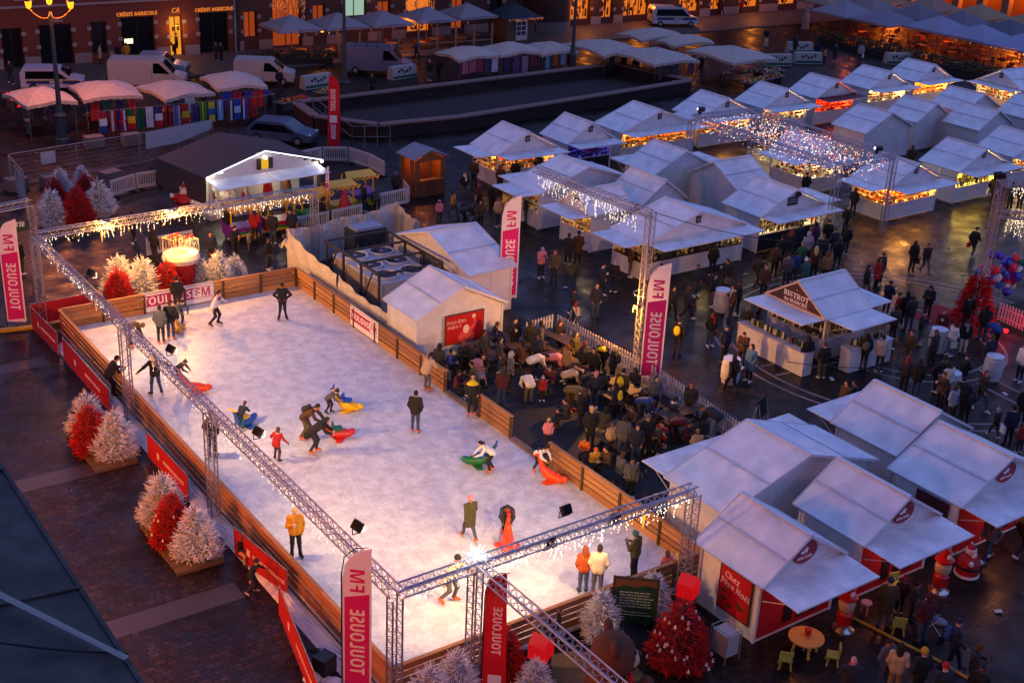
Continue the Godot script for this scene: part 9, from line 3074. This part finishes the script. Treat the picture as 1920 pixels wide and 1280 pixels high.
		m.ball(Vector3(0,q[3] * 0.9,0.08),Vector3(0.16,0.15,0.14),7)
		part(s,"figure_top",m,hexm("d8c8b0",0.8))
	# wooden ticket hut
	var h := thing("wooden_hut","small brown wooden ticket hut with grey roof and lit window","kiosk",Vector3(24.68,0,-10.73),0.7)
	var wd := worldmat("hut_wood",152,0.03,Color(0.33,0.20,0.10),Color(0.47,0.30,0.15),0.8,0.75)
	for s in ["f","r","b","l"]:
		var b := side_basis(s)
		var ln := 2.1 if s in ["f","b"] else 1.7
		var off := 0.85 if s in ["f","b"] else 1.05
		for i in int(ln / 0.175):
			var x := -ln / 2 + (i + 0.5) * 0.175
			var low: bool = (s == "f" and absf(x) < 0.75) or (s == "l" and absf(x) < 0.4)
			var pm := MB.new()
			if low and s == "f": pm.box(Vector3(0,0.5,0),Vector3(0.165,1.0,0.04))
			elif low: continue
			else: pm.box(Vector3(0,1.1,0),Vector3(0.165,2.2,0.04))
			part(h,"plank",pm,wd,b * Vector3(x,0,off),b)
	m = MB.new()
	m.poly(PackedVector2Array([Vector2(-1.05,2.1),Vector2(1.05,2.1),Vector2(0,2.7)]),-0.02,0.02)
	part(h,"gable",m,wd,Vector3(0,0,0.85))
	m = MB.new()
	m.box(Vector3(0,1.02,0.95),Vector3(1.6,0.05,0.4))
	part(h,"counter",m,wd)
	for e in [-1,1]:
		m = MB.new()
		m.box(Vector3(0.66,0,0),Vector3(1.32,0.05,2.0))
		part(h,"roof_slope",m,worldmat("slate_felt",153,0.05,Color(0.40,0.42,0.48),Color(0.52,0.54,0.6),0.8,0.7),Vector3(0,2.78,0),(Basis() if e == 1 else turn_y(180)) * Basis(Vector3.BACK,-0.38))
	m = MB.new()
	m.ball(Vector3.ZERO,Vector3.ONE * 0.07,6)
	part(h,"lamp_bulb",m,glow("hut_bulb",Color(1.0,0.5,0.12),6.0),Vector3(0,2.0,0))
	lamp(h,Vector3(0,2.0,0),Color(1.0,0.5,0.12),2.2,0.07,8)
	# yellow and rainbow children's train
	var tn := thing("kids_train","yellow-roofed children's train in rainbow colours before the lit cabin","children's train",Vector3(11.9,0,-7.9),0)
	var pal := ["782890","b01830","188038","c89818","782890"]
	for i in 5:
		var c: Vector3 = [Vector3.ZERO,Vector3(2.15,0,-0.15),Vector3(4.3,0,-0.5),Vector3(6.3,0,-1.2),Vector3(8.2,0,-2.4)][i]
		m = MB.new()
		m.poly(PackedVector2Array([Vector2(-0.85,0.2),Vector2(0.85,0.2),Vector2(0.95,0.85),Vector2(0.5,0.7),Vector2(-0.5,0.7),Vector2(-0.95,0.95)]),-0.5,0.5)
		var cp := part(tn,"train_car",m,hexm(pal[i],0.4),c)
		m = MB.new()
		m.box(Vector3(0,0.4,0.51),Vector3(1.5,0.12,0.02))
		part(cp,"green_band",m,hexm("208040",0.4))
		m = MB.new()
		m.box(Vector3(0,0.28,0.51),Vector3(1.5,0.1,0.022))
		part(cp,"yellow_band",m,hexm("d0a018",0.4))
		m = MB.new()
		for q in 6:
			m.tube(Vector3(-0.8 + q * 0.32,1.75,0.55),Vector3(-0.64 + q * 0.32,1.58,0.58),0.05,0.05,6)
			m.tube(Vector3(-0.64 + q * 0.32,1.58,0.58),Vector3(-0.48 + q * 0.32,1.75,0.55),0.05,0.05,6)
		m.quad(Vector3(-1.0,1.75,0.58),Vector3(1.0,1.75,0.58),Vector3(0.8,2.0,0.0),Vector3(-0.8,2.0,0.0))
		m.quad(Vector3(1.0,1.75,-0.58),Vector3(-1.0,1.75,-0.58),Vector3(-0.8,2.0,0.0),Vector3(0.8,2.0,0.0))
		part(tn,"train_roof",m,hexm("e6ac10",0.45),c)
		for x in [-0.75,0.75]:
			for z in [-0.45,0.45]:
				m = MB.new()
				m.tube(c + Vector3(x,0.7,z),c + Vector3(x,1.76,z),0.05,0.05,6)
				part(tn,"roof_post",m,hexm("e6ac10",0.45))
		for x in [-0.55,0.55]:
			m = MB.new()
			m.tube(c + Vector3(x,0.2,0.46),c + Vector3(x,0.2,0.56),0.2,0.2,14,true)
			part(tn,"wheel",m,hexm("d0a820",0.4))
	m = MB.new()
	m.lathe(Vector3(6.0,0.7,0.2),[Vector2(0.4,0),Vector2(0.3,0.5),Vector2(0.0,1.2)],12)
	part(tn,"red_cone",m,hexm("a81420",0.6))
	# slotted barriers round the train
	var bl := [[Vector3(8.2,0,-17.4),Vector3(9.9,0,-18.2),"leftmost white slotted barrier by the far-left trees"],[Vector3(10.0,0,-18.25),Vector3(11.7,0,-18.4),"white slotted barrier left of the big Father Christmas"],[Vector3(11.8,0,-18.4),Vector3(13.3,0,-18.7),"white slotted barrier meeting the cabin's brown roof"],[Vector3(20.6,0,-18.6),Vector3(22.2,0,-18.9),"white slotted barrier right of the cabin, first of the curve"],[Vector3(22.3,0,-18.9),Vector3(23.7,0,-18.2),"white slotted barrier right of the cabin, second of the curve"],[Vector3(23.75,0,-18.1),Vector3(24.2,0,-16.2),"white slotted barrier right of the cabin, third of the curve"],[Vector3(24.2,0,-16.1),Vector3(24.1,0,-14.2),"white slotted barrier leading to the wooden hut"],[Vector3(20.4,0,-8.6),Vector3(22.6,0,-8.9),"white slotted barrier behind the cooling enclosure"],[Vector3(22.7,0,-8.9),Vector3(23.2,0,-10.4),"short white slotted barrier slanting up to the hut"],[Vector3(14.6,0,-6.9),Vector3(16.6,0,-7.1),"white slotted barrier behind the canvas screen, left"],[Vector3(16.8,0,-7.1),Vector3(18.8,0,-7.4),"white slotted barrier behind the canvas screen, right"],[Vector3(6.5,0,-7.2),Vector3(9.0,0,-7.4),"white slotted barrier behind the giant stocking"]]
	for q in bl: event_barrier(q[2],q[0],q[1])
	# wire mesh fence panels
	for q in [[Vector3(3.7,0,-18.0),Vector3(3.9,0,-21.7),"wire mesh fence panel with a white sheet at the far left"],[Vector3(4.0,0,-21.8),Vector3(12.0,0,-23.2),"long wire mesh fence with a small white notice behind the trees"],[Vector3(12.1,0,-23.2),Vector3(17.4,0,-24.6),"wire mesh fence with white canvas behind the cabin roof"]]:
		var f := thing("mesh_fence",q[2],"fence",q[0],rad_to_deg(atan2(-(q[1].z - q[0].z),q[1].x - q[0].x)))
		var l: float = (Vector3(q[1]) - Vector3(q[0])).length()
		m = MB.new()
		for x in [0.0,l / 2,l]: m.tube(Vector3(x,0,0),Vector3(x,1.95,0),0.03,0.03,6)
		for y in [0.15,1.95]: m.tube(Vector3(0,y,0),Vector3(l,y,0),0.025,0.025,6)
		part(f,"frame",m,mat("galvanised",Color(0.55,0.55,0.56),0.45,0.6))
		m = MB.new()
		for i in int(l / 0.25): m.tube(Vector3(i * 0.25,0.15,0),Vector3(i * 0.25,1.95,0),0.004,0.004,3)
		for i in 7: m.tube(Vector3(0,0.3 + i * 0.25,0),Vector3(l,0.3 + i * 0.25,0),0.004,0.004,3)
		stuff(part(f,"mesh_wires",m,mat("galvanised",Color(0.55,0.55,0.56),0.45,0.6)))
		m = MB.new()
		if q[2].contains("canvas"): m.poly(PackedVector2Array([Vector2(0.4,0.9),Vector2(l * 0.5,0.9),Vector2(l * 0.98,1.4),Vector2(l * 0.98,1.93),Vector2(0.4,1.93)]),0.01,0.02)
		elif q[2].contains("notice"): m.box(Vector3(l * 0.28,1.4,0.02),Vector3(0.9,0.7,0.02))
		else: m.box(Vector3(l * 0.35,1.0,0.02),Vector3(l * 0.6,1.4,0.02))
		part(f,"sheet",m,hexm("a8a6aa",0.7))

func _ready():
	view_and_light()
	build_ground()
	build_rink()
	build_trusses()
	build_chalets()
	build_back()
	build_trees()
	build_flags()
	build_lights()
	build_rinkside()
	build_square()
	build_people()
